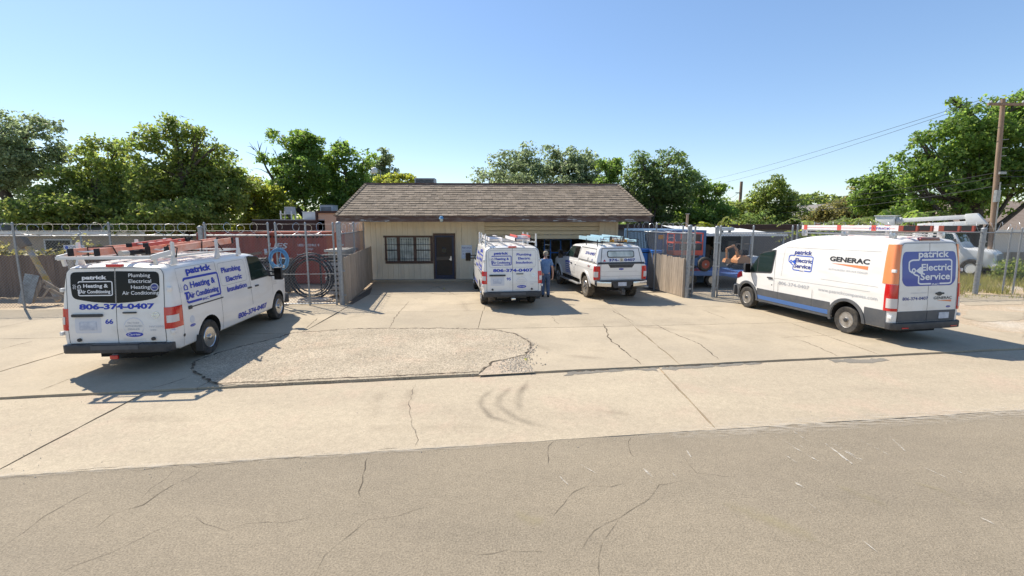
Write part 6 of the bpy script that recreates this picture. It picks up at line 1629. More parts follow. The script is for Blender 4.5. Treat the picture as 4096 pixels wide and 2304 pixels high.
ob('end_wall', MB().box(6.0, .121, .151, 6.03, 2.319, 2.30), 'rust_red', rcn); ob('end_wall', MB().box(.03, .121, .151, .06, 2.319, 2.30), 'rust_red', rcn)
for i in range(16): ob('vent', MB().box(2.8 + i * .2, -.004, 2.16, 2.9 + i * .2, .03, 2.24), 'underbody', rcn)
rs = lambda u, v: Vector((u, .004, v))
for s__, a, b, v, h in (('UES', 3.35, 4.25, 1.66, .24), ('UESU', 4.72, 5.02, 1.76, .11), ('233961 9', 5.12, 5.72, 1.76, .11), ('22G1', 5.12, 5.42, 1.58, .10), ('MAX GROSS', 4.66, 5.02, 1.35, .05), ('30480 KG', 5.2, 5.5, 1.35, .05), ('TARE', 4.66, 4.84, 1.15, .05), ('2230 KG', 5.2, 5.46, 1.15, .05), ('CU.CAP.', 4.66, 4.9, .95, .05)):
    text(rs, s__, a, b, v, h, 'silver_ink', rcn, off=.0, bold=.02, shear=.2 if s__ == 'UES' else 0)
pl_ = thing('pipe_pile', 'dark heap of stored pipes and boxes behind the left gate leaf', 'pile', (-10.3, 18.6, 0))
for i in range(16):
    a = rnd.uniform(-1, 1); ob('pipe', MB().bar((rnd.uniform(-1.2, 1.2), rnd.uniform(-.3, .3), .1 + i * .10), (rnd.uniform(-1.2, 1.2), rnd.uniform(-.3, .3), .12 + i * .11), .10, .10), ('dark_metal', 'strap', 'wood_dark', 'ac_grey')[i % 4 if i > 11 else i % 2], pl_)
for i in range(4): ob('box', MB().cbox((-.8 + i * .55, .5, .5 + .2 * (i % 2)), (.5, .4, 1.0 + .4 * (i % 2))), 'dark_metal', pl_, bevel=.02)
# things leaning in the far left corner
lp_ = tag(ob('leaning_pipe', MB().tube([(-16.35, 16.35, .08), (-17.45, 16.62, 2.0)], .085, 10), 'yellow_old', smooth=40), 'leaning pipe with flaking yellow and grey paint behind the left fence', 'pipe')
ob('pipe_cap', MB().cbox((-17.60, 16.62, 2.18), (.30, .25, .42), Matrix.Rotation(R(-28), 3, 'Y')), 'bark_pale', lp_, bevel=.04)
l2 = tag(ob('leaning_pipe', MB().tube([(-15.35, 16.4, .5), (-15.85, 16.6, 1.78)], .055, 8), 'yellow_old', smooth=40), 'short leaning orange pipe under the small OFFICE sign', 'pipe')
wpst = thing('pipe_stub', 'upright white pipe stub on a dark drum beside the leaning yellow pipe', 'pipe', (-16.25, 16.9, 0))
ob('pipe', MB().tube([(0, 0, .9), (0, 0, 1.90)], .09, 10), 'white_old', wpst, smooth=40); ob('drum', MB().lathe([(.2, 0), (.21, .3), (.2, .9), (.001, .92)], 14), 'strap', wpst, smooth=40)
for x, lab in ((-15.55, 'thin pale stick leaning beside the small OFFICE sign'), ):
    tag(ob('stick', MB().bar((-15.4, 16.5, .2), (-15.75, 16.7, 2.05), .05), 'white_old'), lab, 'stick')
af = thing('trestle', 'wooden A-shaped trestle of grey boards leaning on the left fence', 'trestle', (-17.0, 16.15, 0), R(4))
for a, b, w2 in (((-.10, 0, .03), (.30, .06, .85), .11), ((.30, .06, .85), (1.45, .0, .10), .07), ((.28, .10, .62), (1.10, .06, .16), .10), ((.05, .0, .18), (1.5, .02, .26), .08), ((.52, .04, .55), (.15, .04, .12), .06)):
    ob('board', MB().bar(a, b, .03, w2, up=Vector((0, 1, 0)).cross(Vector((1, 0, 0)))), 'wood_grey', af)
bd2 = tag(ob('leaning_board', MB().bar((-17.32, 16.0, .03), (-17.12, 16.2, 1.06), .05, .20), 'blue_grey'), 'blue-grey board leaning against the left fence beside the trestle', 'board')
bd3 = tag(ob('leaning_board', MB().bar((-17.10, 16.02, .03), (-16.86, 16.2, 1.02), .05, .15), 'blue_grey'), 'narrow grey board leaning against the trestle', 'board')
os_ = thing('office_arrow_sign', 'small pale sign reading OFFICE with a blue arrow on a stake', 'sign', (-15.30, 16.15, 0))
ob('board', MB().box(-.40, -.012, 1.92, .32, .012, 2.09), 'pale_sign', os_); ob('stake', MB().bar((.15, .03, 0), (.22, .03, 2.55), .035), 'blue_grey', os_)
text(lambda u, v: Vector((u, -.012, v)), 'OFFICE', -.20, .28, 1.965, .085, 'grey_ink', os_, off=.003, bold=.02); disc(lambda u, v: Vector((u, -.012, v)), -.29, 2.005, .055, .055, 'arrow', 'bright_blue_ink', os_, off=.004, th=.002)
# ------------------------------------------------------------------ yard, right
bcn, corr_ = container('shipping_container', 'blue shipping container with a white ring emblem behind the right fence', 6.80, 22.0, 2.44, 6.06, 2.50, 'cont_blue')
for k in (0,):
    mb = MB(); n = 20; prof = []
    for i in range(n):
        for f, d in ((0, .045), (.35, .045), (.5, .012), (.85, .012)): prof.append(((i + f) / n, d))
    prof.append((1, .045))
    for (a, d), (b, e) in zip(prof, prof[1:]): mb.quad((d, .12 + 5.82 * b, .151), (d, .12 + 5.82 * a, .151), (d, .12 + 5.82 * a, 2.379), (d, .12 + 5.82 * b, 2.379))
    ob('side_wall', mb, 'cont_blue', bcn, fix=False)
bs = lambda u, v: Vector((u, .008, v))
hoop(bs, .78, 1.95, .20, .24, 'ring_emblem', 'silver_ink', bcn, off=.004); text(bs, 'jt', .68, .90, 1.86, .17, 'silver_ink', bcn, off=.004, bold=.02)
ob('notice', MB().box(.16, -.012, 2.08, .44, .006, 2.28), 'ladder_yellow', bcn); ob('notice', MB().box(.36, -.012, 1.45, .46, .006, 1.60), 'pale_sign', bcn)
for x in (.4, 1.2, 1.9): ob('lock_rod', MB().tube([(x, -.02, .2), (x, -.02, 2.4)], .018, 6), 'steel', bcn)
for i, (x, y, h, lab) in enumerate(((5.95, 20.6, 1.72, 'bright blue bin standing highest behind the right plank fence'), (6.30, 20.2, 1.68, 'bright blue bin nearest the blue container end'))):
    t = thing('plastic_bin', lab, 'bin', (x, y, 0), 0, 'blue bins behind the right plank fence')
    ob('tub', MB().lathe([(.20, 0), (.27, h - .15), (.29, h - .14), (.29, h - .08)], 4, Matrix.Rotation(R(45), 4, 'Z')), 'bright_blue', t); ob('lid', MB().cbox((0, 0, h - .04), (.46, .46, .06)), 'bright_blue', t, bevel=.02); ob('handle', MB().box(-.2, -.26, h - .18, .2, -.23, h - .14), 'strap', t)
tr_ = thing('flat_trailer', 'blue flat trailer carrying the red lift and the small excavator', 'trailer', (0, 0, 0))
ob('deck', MB().box(7.4, 20.3, .52, 12.4, 23.6, .60), 'stripe_blue', tr_); ob('front_beam', MB().box(7.4, 20.2, .58, 9.15, 20.29, .74), 'stripe_blue', tr_)
ob('drawbar', MB().bar((9.2, 20.4, .62), (10.4, 19.6, .42), .10), 'stripe_blue', tr_); ob('tool_box', MB().box(10.1, 20.0, .36, 10.5, 20.28, .60), 'stripe_blue', tr_, bevel=.02)
for x in (8.0, 9.0, 11.2, 12.0):
    w_ = ob('wheel', MB().lathe([(.17, -.1), (.28, -.1), (.31, -.07), (.31, .07), (.28, .1), (.17, .1)], 20, Matrix.Translation((x, 20.6, .31)) @ Matrix.Rotation(R(90), 4, 'X'), closed=True), 'tyre', tr_, smooth=35)
    ob('rim', MB().lathe([(.17, .06), (.09, .03), (.001, .05)], 14, Matrix.Translation((x, 20.6, .31)) @ Matrix.Rotation(R(90), 4, 'X')), 'alloy', w_)
sw = thing('spare_wheel', 'spare wheel with a rusty rim standing on the front of the blue trailer', 'wheel', (8.42, 20.05, 1.06), 0)
Mw = Matrix.Rotation(R(90), 4, 'X') @ Matrix.Rotation(R(10), 4, 'Y')
ob('tyre', MB().lathe([(.19, -.09), (.27, -.10), (.315, -.06), (.315, .06), (.27, .10), (.19, .09)], 26, Mw, closed=True), 'tyre', sw, smooth=35)
ob('rim', MB().lathe([(.19, .085), (.17, .05), (.12, .02), (.10, .03)], 22, Mw), 'rust_red', sw, smooth=35); ob('hub', MB().lathe([(.12, .03), (.10, .05), (.05, .055), (.04, .09), (.001, .1)], 18, Mw), 'blue_grey', sw, smooth=35)
sl = thing('scissor_lift', 'red scissor lift with guard rails on the blue trailer', 'lift', (7.95, 21.2, .60))
for k, (z, d) in enumerate(((.12, 1), (.35, -1), (.58, 1))):
    for y in (-.3, .3): ob('scissor_arm', MB().bar((-.55 * d, y, z - .10), (.55 * d, y + .06, z + .16), .06, .08), 'dark_metal', sl)
ob('base', MB().box(-.7, -.4, 0, .7, .4, .14), 'machine_red', sl); ob('platform', MB().box(-.68, -.45, .80, .64, .45, .97), 'machine_red', sl); ob('toe_board', MB().box(-.69, -.47, .86, .65, -.451, 1.02), 'machine_red', sl)
for x in (-.66, -.02, .62): 
    for y in (-.44, .44): ob('guard_post', MB().box(x - .02, y - .02, .97, x + .02, y + .02, 1.80), 'machine_red', sl)
for z in (1.36, 1.78):
    for y in (-.44, .44): ob('guard_rail', MB().box(-.68, y - .022, z - .025, .64, y + .022, z + .025), 'machine_red', sl)
    for x in (-.66, .62): ob('guard_rail', MB().box(x - .022, -.42, z - .025, x + .022, .42, z + .025), 'machine_red', sl)
ob('control_box', MB().extr([(.22, -.30, 1.42), (.58, -.30, 1.42), (.58, -.30, 1.74), (.36, -.30, 1.74)], (0, .2, 0)), 'dark_metal', sl); ob('battery_box', MB().extr([(.30, -.42, 1.02), (.60, -.42, 1.02), (.60, -.42, 1.30), (.36, -.42, 1.30)], (0, .3, 0)), 'dark_metal', sl); ob('tray', MB().box(-.1, -.2, .975, .3, .3, 1.5), 'hose_black', sl)
ex = thing('mini_excavator', 'small orange excavator with its arm folded on the blue trailer', 'excavator', (11.1, 22.6, .60))
for y in (-.45, .45): 
    tk2 = ob('track', MB().extr([(-.55, y, .08), (-.45, y, .0), (.45, y, .0), (.60, y, .08), (.60, y, .18), (.45, y, .27), (-.45, y, .27), (-.55, y, .18)], (0, -.2 if y > 0 else .2, 0)), 'dark_metal', ex, bevel=.03)
    for i in range(9): ob('track_pad', MB().box(-.42 + i * .1, y + (.002 if y > 0 else -.205), .0, -.36 + i * .1, y + (.006 if y > 0 else -.202), .27), 'hose_black', tk2)
ob('body', MB().extr([(-.28, -.45, .34), (.55, -.45, .34), (.55, -.45, .62), (.30, -.45, .80), (-.05, -.45, .80), (-.28, -.45, .55)], (0, .9, 0)), 'excavator_orange', ex, bevel=.03)
ob('counterweight', MB().box(.551, -.48, .36, 1.05, .48, .78), 'ac_grey', ex, bevel=.06); ob('seat', MB().box(.1, -.2, .801, .45, .2, 1.15), 'strap', ex, bevel=.04)
ob('boom', MB().bar((-.10, -.1, .62), (-.22, -.1, 1.20), .12, .14).bar((-.22, -.1, 1.12), (-.42, -.1, 1.42), .11, .13), 'excavator_orange', ex, bevel=.01)
ob('stick', MB().bar((-.40, -.1, 1.40), (-.85, -.1, 1.20), .09, .11).bar((-.82, -.1, 1.25), (-.78, -.1, .62), .085, .10), 'excavator_orange', ex, bevel=.01); ob('ram', MB().tube([(-.15, -.1, .95), (-.5, -.1, 1.45)], .035, 8), 'steel', ex); ob('bucket', MB().extr([(-.90, -.3, .62), (-.66, -.3, .62), (-.62, -.3, .40), (-.80, -.3, .28), (-.98, -.3, .40)], (0, .4, 0)), 'excavator_orange', ex)
for x in (.0, .5): ob('roll_bar', MB().bar((x, .38, .8), (x, .38, 1.5), .04).bar((x, -.38, .8), (x, -.38, 1.5), .04).bar((x, -.38, 1.5), (x, .38, 1.5), .04), 'dark_metal', ex)
ex.scale = (.80, .80, .80); ex.location = (11.15, 22.6, .62)
cp = thing('carport', 'white metal-roofed open shed over stored gear in the right yard', 'shed', (9.3, 24.2, 0))
mb = MB(); n = 30
for i in range(n):
    a, b = 5.0 * i / n, 5.0 * (i + 1) / n; h0, h1 = .03 * (i % 2), .03 * ((i + 1) % 2)
    sl0, sl1 = .20 * (a / 5) , .20 * (b / 5)
    mb.quad((a, -.2, 2.30 + h0 - sl0 * .5), (b, -.2, 2.30 + h1 - sl1 * .5), (b, 4.6, 2.66 + h1 - sl1), (a, 4.6, 2.66 + h0 - sl0))
ob('roof', mb, 'white_metal', cp, fix=False); ob('roof_edge', MB().box(0, -.22, 2.16, 5.0, -.201, 2.29), 'white_metal', cp)
for x in (.05, 1.6, 3.2, 4.9):
    for y in (0, 4.4): ob('column', MB().box(x - .04, y - .04, 0, x + .04, y + .04, 2.2), 'ac_grey', cp)
ob('back_wall', MB().box(0, 4.5, 0, 5.0, 4.55, 2.4), 'dark_inside', cp)
for i in range(14):
    x = rnd.uniform(.3, 4.7); hgt = rnd.uniform(.5, 1.9); y = rnd.uniform(1.2, 4.0); wd = rnd.uniform(.15, .6)
    m_ = rnd.choice(['dark_metal', 'ac_grey', 'wood_dark', 'blue_grey', 'dark_metal', 'shelf_brown'])
    i_m = {'dark_metal': 'dark grey', 'ac_grey': 'light grey', 'wood_dark': 'brown', 'blue_grey': 'blue-grey', 'shelf_brown': 'dark brown'}[m_]; side_ = 'left end' if x < 1.3 else 'left half' if x < 2.5 else 'right half' if x < 3.7 else 'right end'
    tag(ob(('crate' if wd > .4 else 'stored_panel'), MB().box(9.3 + x - wd / 2, 24.2 + y, 0, 9.3 + x + wd / 2, 24.2 + y + .35, hgt), m_, bevel=.01), '%s %s %s standing at the %s of the white-roofed shed, %s' % ('tall' if hgt > 1.3 else 'waist-high' if hgt > .85 else 'low', i_m, 'crate' if wd > .4 else 'panel', side_, 'front row' if y < 2.2 else 'middle row' if y < 3.2 else 'back row'), 'box' if wd > .4 else 'panel', 'gear stored under the white shed')
tk3 = thing('grey_tank', 'grey horizontal tank lying on the white shed roof', 'tank', (11.3, 24.6, 2.42))
ob('tank', MB().tube([(-.40, 0, .06), (-.32, 0, .10), (.40, 0, .10), (.48, 0, .06)], [.06, .10, .10, .06], 12), 'ac_grey', tk3, smooth=50); ob('saddle', MB().box(-.2, -.06, -.09, -.1, .06, .02), 'dark_metal', tk3); ob('saddle', MB().box(.2, -.06, -.09, .3, .06, .02), 'dark_metal', tk3)
lb = thing('long_shed', 'long low shed with a dark brown roof edge behind the right yard', 'building', (4.0, 31, 0))
ob('wall', MB().box(0, 0, 0, 20, 5, 2.45), 'roof_grey', lb); ob('fascia', MB().box(-.2, -.2, 2.4, 20.2, -.02, 2.72), 'brown_fascia', lb); ob('roof', MB().box(-.2, -.019, 2.5, 20.2, 5.2, 2.70), 'brown_fascia', lb)
# bucket truck
bt = thing('bucket_truck', 'white bucket truck with its boom folded, parked behind the tall van', 'truck', (23.6, 26.2, 0), R(-58))
btop = smoothf([(.2, 2.25), (.4, 2.38), (1.0, 2.40), (1.35, 2.28), (1.85, 1.55), (2.0, 1.50), (2.9, 1.40), (3.12, 1.25), (3.2, 1.0)])
CB = Shell(.2, 3.2, btop, lambda x: .55, 1.05, smoothf([(.5, .95), (1.0, 1.0), (1.5, .96), (2.4, .82)]), smoothf([(.2, 1), (1.8, 1), (2.2, .92), (3.0, .82), (3.2, .74)]), rr=.05, r_top=.10, crown=.03)
cbo = ob('cab', CB.mesh([.2, .22, .25, .4, .7, 1.0, 1.2, 1.35, 1.5, 1.65, 1.85, 1.95, 2.1, 2.5, 2.9, 3.05, 3.12, 3.17, 3.2], 8), 'white_metal', bt, smooth=32)
panel(CB.roof(), [(-.72, 1.36), (.72, 1.36), (.80, 1.82), (-.80, 1.82)], 'windshield', 'cab_glass', cbo, off=.006, th=.005)
for sg_ in (-1, 1):
    k = 1 if sg_ < 0 else -1
    panel(CB.side(sg_), rpoly([(.45 * k, 1.55), (1.62 * k, 1.55), (1.30 * k, 2.18), (.45 * k, 2.22)], .06), 'side_window', 'cab_glass', cbo, off=.008, th=.006)
    panel(CB.side(sg_), rrect(*((2.90, 1.0, 3.14, 1.2) if k > 0 else (-3.14, 1.0, -2.90, 1.2)), .03), 'headlight', 'clear_lens', cbo, off=.01, th=.008)
    mirror_arm(bt, (1.5, sg_ * .95, 1.75), sg_, m='dark_metal')
ob('grille', MB().box(3.201, -.50, .75, 3.225, .50, 1.22), 'ac_grey', cbo)
for i in range(6): ob('grille_bar', MB().box(3.226, -.46, .80 + i * .07, 3.235, .46, .83 + i * .07), 'dark_metal', cbo)
ob('front_bumper', MB().box(3.15, -1.1, .42, 3.42, 1.1, .72), 'ac_grey', bt, bevel=.04)
ob('frame', MB().box(-4.0, -.45, .55, 2.8, .45, .75), 'dark_metal', bt); ob('service_body', MB().box(-4.0, -1.15, .80, .05, -.55, 1.75).box(-4.0, .55, .80, .05, 1.15, 1.75).box(-4.0, -.549, .80, .05, .549, 1.0), 'white_metal', bt, bevel=.02)
for x in (-2.7, 2.3):
    for y in (-1.0, 1.0):
        w_ = ob('wheel', MB().lathe([(.25, -.12), (.42, -.13), (.47, -.09), (.47, .09), (.42, .13), (.25, .12)], 22, Matrix.Translation((x, y, .47)) @ Matrix.Rotation(R(90), 4, 'X'), closed=True), 'tyre', bt, smooth=35)
        ob('rim', MB().lathe([(.25, .1), (.18, .04), (.06, .06), (.001, .08)], 16, Matrix.Translation((x, y, .47)) @ Matrix.Rotation(R(90 if y < 0 else -90), 4, 'X')), 'white_metal', w_)
bt.scale = (.92, .92, 1.04)
ob('turret', MB().lathe([(.45, 1.0), (.40, 1.6), (.30, 2.0), (.30, 2.5)], 14, Matrix.Translation((-.5, 0, 0))), 'white_metal', bt, smooth=40)
ob('lower_boom', MB().bar((-.6, 0, 2.55), (2.15, 0, 2.72), .24, .26), 'white_metal', bt, bevel=.03); ob('elbow', MB().extr([(1.65, -.19, 2.62), (2.55, -.19, 2.66), (2.05, -.19, 3.22), (1.55, -.19, 3.18)], (0, .38, 0)), 'white_metal', bt, bevel=.03)
ob('upper_boom', MB().bar((1.90, 0, 3.05), (-1.5, 0, 2.86), .18, .22), 'white_metal', bt, bevel=.02); ob('bucket', MB().box(-2.75, -.35, 2.40, -1.72, .35, 3.10), 'white_metal', bt, bevel=.05); ob('bucket_rim', MB().box(-2.80, -.40, 3.101, -1.67, .40, 3.15), 'white_metal', bt); ob('knuckle', MB().lathe([(.001, -.16), (.2, -.12), (.2, .12), (.001, .16)], 12, Matrix.Translation((-1.55, 0, 2.84)) @ Matrix.Rotation(R(90), 4, 'Y')), 'ac_grey', bt, smooth=40)
# ------------------------------------------------------------------ trees
import numpy as np
NR = np.random.default_rng(11)
def leaf_mesh(name, C, Rr, n, size0, up=.45, stretch=1.6, cluster=16, sig=.19, shell=.50, droop=0.0, boughs=9.0):
    """leaf-sized faces in clumps through the volume of ellipsoidal lobes C (k,3) with radii Rr (k,3)"""
    n = int(n * 1.12); size = size0 * .80
    C = np.array(C, float); Rr = np.array(Rr, float)
    Rr = Rr * 1.06; vol = Rr.prod(1)**(2 / 3)
    # boughs: smaller lobes set round the shell of every lobe, then leaf clumps on the boughs
    B, BR_, BD = [], [], []
    for c, r, v in zip(C, Rr, vol):
        nb = int(max(5, min(40, v * boughs)))
        d = NR.normal(size=(nb, 3)); d /= np.linalg.norm(d, axis=1)[:, None]
        q = (.35 + .62 * NR.random(nb)**.6)[:, None]
        B.append(c + d * q * r); BD.append(d)
        f = (.30 + .20 * NR.random(nb))[:, None]; BR_.append(np.maximum(np.minimum(r * f, 1.25), .22) * np.array([1.10, 1.10, .92]))
    B = np.concatenate(B); BR_ = np.concatenate(BR_); BD = np.concatenate(BD)
    w_ = BR_.prod(1)**(2 / 3); w_ /= w_.sum()
    nc = max(4, n // cluster)
    k = NR.choice(len(B), nc, p=w_)
    d = NR.normal(size=(nc, 3)); d[:, 2] += .35; d /= np.linalg.norm(d, axis=1)[:, None]
    rr = shell + (1 - shell) * NR.random(nc)**.6
    rr *= 1 + NR.normal(size=nc) * .08
    cc = B[k] + d * rr[:, None] * BR_[k]
    d = d * .6 + BD[k] * .6
    csz = sig * (.6 + .8 * NR.random(nc))
    m = nc * cluster; idx = np.repeat(np.arange(nc), cluster)
    g_ = NR.normal(size=(m, 3)); gl = np.linalg.norm(g_, axis=1)[:, None]; g_ = g_ / gl * np.minimum(gl, 1.9)
    P = cc[idx] + g_ * csz[idx][:, None] * np.array([1, 1, .62])
    out_ = d[idx] * .6 + NR.normal(size=(m, 3)) * .75; out_[:, 2] += up
    nn = out_ / np.linalg.norm(out_, axis=1)[:, None]
    a = np.cross(nn, NR.normal(size=(m, 3))); a /= np.linalg.norm(a, axis=1)[:, None] + 1e-9
    a[:, 2] -= droop; a /= np.linalg.norm(a, axis=1)[:, None]
    b = np.cross(nn, a); b /= np.linalg.norm(b, axis=1)[:, None] + 1e-9
    s = size * (.6 + .8 * NR.random(m))[:, None]
    V = np.empty((m, 4, 3)); V[:, 0] = P - a * s * .5 * stretch; V[:, 1] = P + b * s * .5 - nn * s * .08; V[:, 2] = P + a * s * .5 * stretch; V[:, 3] = P - b * s * .5 - nn * s * .08
    me = bpy.data.meshes.new(name)
    me.vertices.add(m * 4); me.vertices.foreach_set('co', V.reshape(-1))
    me.loops.add(m * 4); me.loops.foreach_set('vertex_index', np.arange(m * 4))
    me.polygons.add(m); me.polygons.foreach_set('loop_start', np.arange(m) * 4); me.polygons.foreach_set('loop_total', np.full(m, 4))
    me.update(calc_edges=True); me.validate()
    return me
def limb(mb, p, q, r0, r1, n=6, bend=.12, rr=rnd):
    p, q = Vector(p), Vector(q); L_ = (q - p).length; K_ = 5; pts = []; o_ = Vector((rr.uniform(-1, 1), rr.uniform(-1, 1), rr.uniform(-.3, .6))) * L_ * bend
    for i in range(K_ + 1):
        t = i / K_; pts.append(p.lerp(q, t) + o_ * (4 * t * (1 - t)) * .5)
    mb.tube(pts, [r0 + (r1 - r0) * i / K_ for i in range(K_ + 1)], n)
    return pts
def tree(label, Y, lobes, m, n, size=.16, trunk=None, tr=.22, bark='bark', depth=.8, group='trees behind the yard', name='leafy_tree', extra=None, **kw):
    """lobes: outline ellipses measured from the photograph, given real depth and size at distance Y"""
    C, Rr = [], []; pm = Y / FPX / K
    for (cx, cy, rx, ry) in lobes:
        x, z = atd(cx, cy, Y); C.append((x, Y + rnd.uniform(-1, 1) * rx * pm * .5, z)); Rr.append((rx * pm, (rx + ry) * .5 * pm * depth, ry * pm))
    bx_ = sum(c[0] * r[0] for c, r in zip(C, Rr)) / sum(r[0] for r in Rr); 
    if trunk is None: base = Vector((bx_, Y, 0)); line = [base, Vector((bx_ + rnd.uniform(-.3, .3), Y, max(1.2, min(c[2] for c in C) + .2)))]
    else:
        line = [Vector((atd(u, v, Y)[0], Y, max(0, atd(u, v, Y)[1]))) for u, v in trunk]
        if line[0].z > 0: line = [Vector((line[0].x + (line[0].x - line[1].x) * .3, Y, 0))] + line
        base = line[0]
    t = thing(name, label, 'tree', base, 0, group)
    mb = MB(); L0 = [p - base for p in line]
    rs = [tr * (1 - .45 * i / max(1, len(L0) - 1)) for i in range(len(L0))]; rs[0] *= 1.25
    mb.tube(L0, rs, 8); top_ = L0[-1]
    for c, r in zip(C, Rr):
        c_ = Vector(c) - base; st_ = min(L0[1:], key=lambda p: (p - c_).length) if len(L0) > 2 else top_
        st_ = st_ if st_.z < c_.z else L0[min(1, len(L0) - 1)] * .8
        pts = limb(mb, st_, c_, tr * .42, tr * .12, 6)
        for _ in range(3):
            d = Vector((rnd.uniform(-1, 1), rnd.uniform(-1, 1), rnd.uniform(-.2, 1))).normalized(); e = c_ + Vector((d.x * r[0], d.y * r[1], d.z * r[2])) * .85
            limb(mb, pts[3], e, tr * .14, tr * .04, 4)
    if extra: extra(mb, base)
    ob('trunk', mb, bark, t, smooth=50)
    me = leaf_mesh('crown', np.array(C) - np.array(base), Rr, n, size, **kw)
    ob('crown', me, m, t)
    return t
def dead_branches(mb, base):
    Y = 31
    P = lambda u, v: Vector((atd(u, v, Y)[0], Y - .6, atd(u, v, Y)[1])) - base
    mb.tube([P(735, 520), P(700, 455), P(682, 425), P(668, 395), P(652, 372)], [.14, .10, .06, .035, .012], 6)
    for a, b in (((682, 425), (640, 362)), ((675, 410), (632, 385)), ((668, 395), (660, 358)), ((690, 440), (648, 425)), ((652, 380), (636, 372)), ((676, 415), (684, 372)), ((664, 390), (672, 362))): mb.tube([P(*a), (P(*a) + P(*b)) / 2 + Vector((0, 0, .1)), P(*b)], [.035, .022, .008], 4)
tree('soft grey-green elm at the far left edge with a dark leaning trunk', 27, [(20, 355, 62, 62), (100, 375, 58, 70), (60, 440, 75, 50), (140, 425, 32, 45), (-20, 460, 60, 60), (95, 318, 34, 22), (20, 312, 34, 20), (-70, 380, 70, 80), (60, 520, 70, 30)], 'leaf_elm', 19000, .14, trunk=[(62, 575), (25, 515), (5, 465), (-15, 400)], tr=.34, shell=.45)
tree('mid-green bushy tree between the grey-green elm and the tall dark tree', 26, [(210, 425, 52, 48), (270, 405, 50, 50), (170, 480, 70, 45), (260, 480, 90, 58), (200, 540, 110, 40), (310, 530, 60, 45), (110, 525, 60, 45), (50, 548, 50, 28), (300, 375, 28, 25)], 'leaf_mid', 26000, .14, tr=.2, trunk=[(250, 600), (240, 540), (240, 490)])
tree('tallest dark green tree with spiky top shoots above the left van', 25, [(450, 372, 62, 55), (385, 405, 46, 55), (530, 412, 50, 52), (460, 450, 115, 66), (400, 505, 85, 55), (540, 505, 66, 55), (470, 550, 130, 36), (437, 328, 24, 30), (374, 330, 10, 28), (432, 306, 8, 16), (500, 348, 30, 28), (592, 490, 26, 36), (545, 370, 14, 20), (340, 430, 20, 40)], 'leaf_mid', 34000, .14, tr=.25, trunk=[(470, 600), (465, 520), (460, 450)])
tree('yellow-green low tree right of the tall dark tree, before the forked one', 28.5, [(648, 470, 40, 30), (618, 515, 46, 40), (680, 530, 50, 28), (625, 555, 60, 20), (600, 450, 14, 14)], 'leaf_lime', 9000, .15, tr=.15, trunk=[(640, 600), (640, 540), (640, 490)])
tree('airy tree with a bare dead fork on its left side, above the red container', 31, [(738, 372, 48, 38), (780, 345, 26, 22), (698, 352, 24, 20), (695, 405, 30, 34), (762, 440, 50, 46), (800, 435, 24, 55), (720, 500, 56, 42), (790, 512, 48, 38), (760, 345, 20, 16), (800, 365, 12, 20)], 'leaf_deep', 15000, .16, tr=.26, bark='bark', trunk=[(775, 590), (768, 545), (735, 510), (745, 440), (752, 390)], extra=dead_branches, shell=.5)
tree('forked leafy tree against the left hip of the shop roof', 32.5, [(868, 398, 38, 34), (905, 418, 30, 38), (850, 460, 42, 42), (900, 490, 48, 38), (860, 525, 58, 30), (925, 400, 14, 20), (832, 425, 16, 30), (845, 380, 12, 16)], 'leaf_deep', 12000, .17, tr=.24, trunk=[(880, 590), (878, 520), (872, 440)], shell=.5)
tree('sparse distant tree behind the pole lamp', 52, [(962, 402, 26, 20), (945, 428, 24, 20), (978, 430, 16, 14), (955, 452, 30, 14)], 'leaf_elm', 3500, .2, tr=.2, shell=.5)
tree('yellow-green tree top showing above the roof ridge beside the roof unit', 40, [(1000, 455, 42, 14), (1032, 452, 20, 10), (962, 460, 34, 14), (990, 480, 60, 20)], 'leaf_lime', 5000, .18, tr=.18)
tree('round grey-green tree left of centre above the roof ridge', 36, [(1262, 420, 54, 34), (1330, 386, 40, 32), (1222, 448, 34, 22), (1345, 430, 64, 42), (1285, 462, 85, 22), (1300, 500, 110, 40), (1205, 435, 14, 10)], 'leaf_elm', 15000, .16, tr=.28)
tree('grey-green tree right of the roof centre, its top level with its neighbour', 37, [(1420, 398, 40, 30), (1470, 408, 40, 30), (1440, 440, 78, 34), (1512, 432, 32, 30), (1460, 490, 100, 40), (1395, 380, 14, 12)], 'leaf_elm', 14000, .16, tr=.28)
tree('small bright green tree at the right end of the roof ridge', 33, [(1532, 436, 22, 28), (1520, 410, 10, 14), (1530, 470, 30, 20), (1552, 420, 8, 16)], 'leaf_deep', 3000, .15, tr=.12)
tree('dark tall tree beside the right hip of the shop roof', 34, [(1690, 400, 40, 30), (1640, 418, 46, 36), (1598, 448, 34, 34), (1660, 470, 80, 52), (1640, 530, 84, 38), (1722, 440, 26, 48), (1575, 470, 18, 14), (1610, 400, 12, 10)], 'leaf_dark', 18000, .15, tr=.3, trunk=[(1625, 590), (1632, 530), (1650, 470)])
tree('brighter leafy tree leaning right of the dark tall tree', 36, [(1750, 472, 36, 32), (1782, 500, 42, 32), (1762, 540, 58, 30), (1808, 470, 14, 10), (1740, 440, 16, 14), (1800, 525, 28, 20)], 'leaf_deep', 10000, .16, tr=.2)
tree('low green tree left of the brown bare pole', 44, [(1840, 530, 36, 22), (1800, 552, 40, 18), (1870, 545, 40, 24)], 'leaf_mid', 6000, .18, tr=.16)
tree('mid-green tree right of the brown bare pole', 41, [(1918, 478, 34, 28), (1968, 470, 18, 18), (1950, 515, 52, 42), (1890, 530, 40, 36), (1960, 550, 60, 28), (1985, 500, 14, 18)], 'leaf_mid', 11000, .17, tr=.2)
tree('distant flat-topped tree above the white gable', 58, [(2045, 498, 46, 16), (2040, 528, 70, 28), (2090, 510, 24, 16)], 'leaf_mid', 6000, .24, tr=.25)
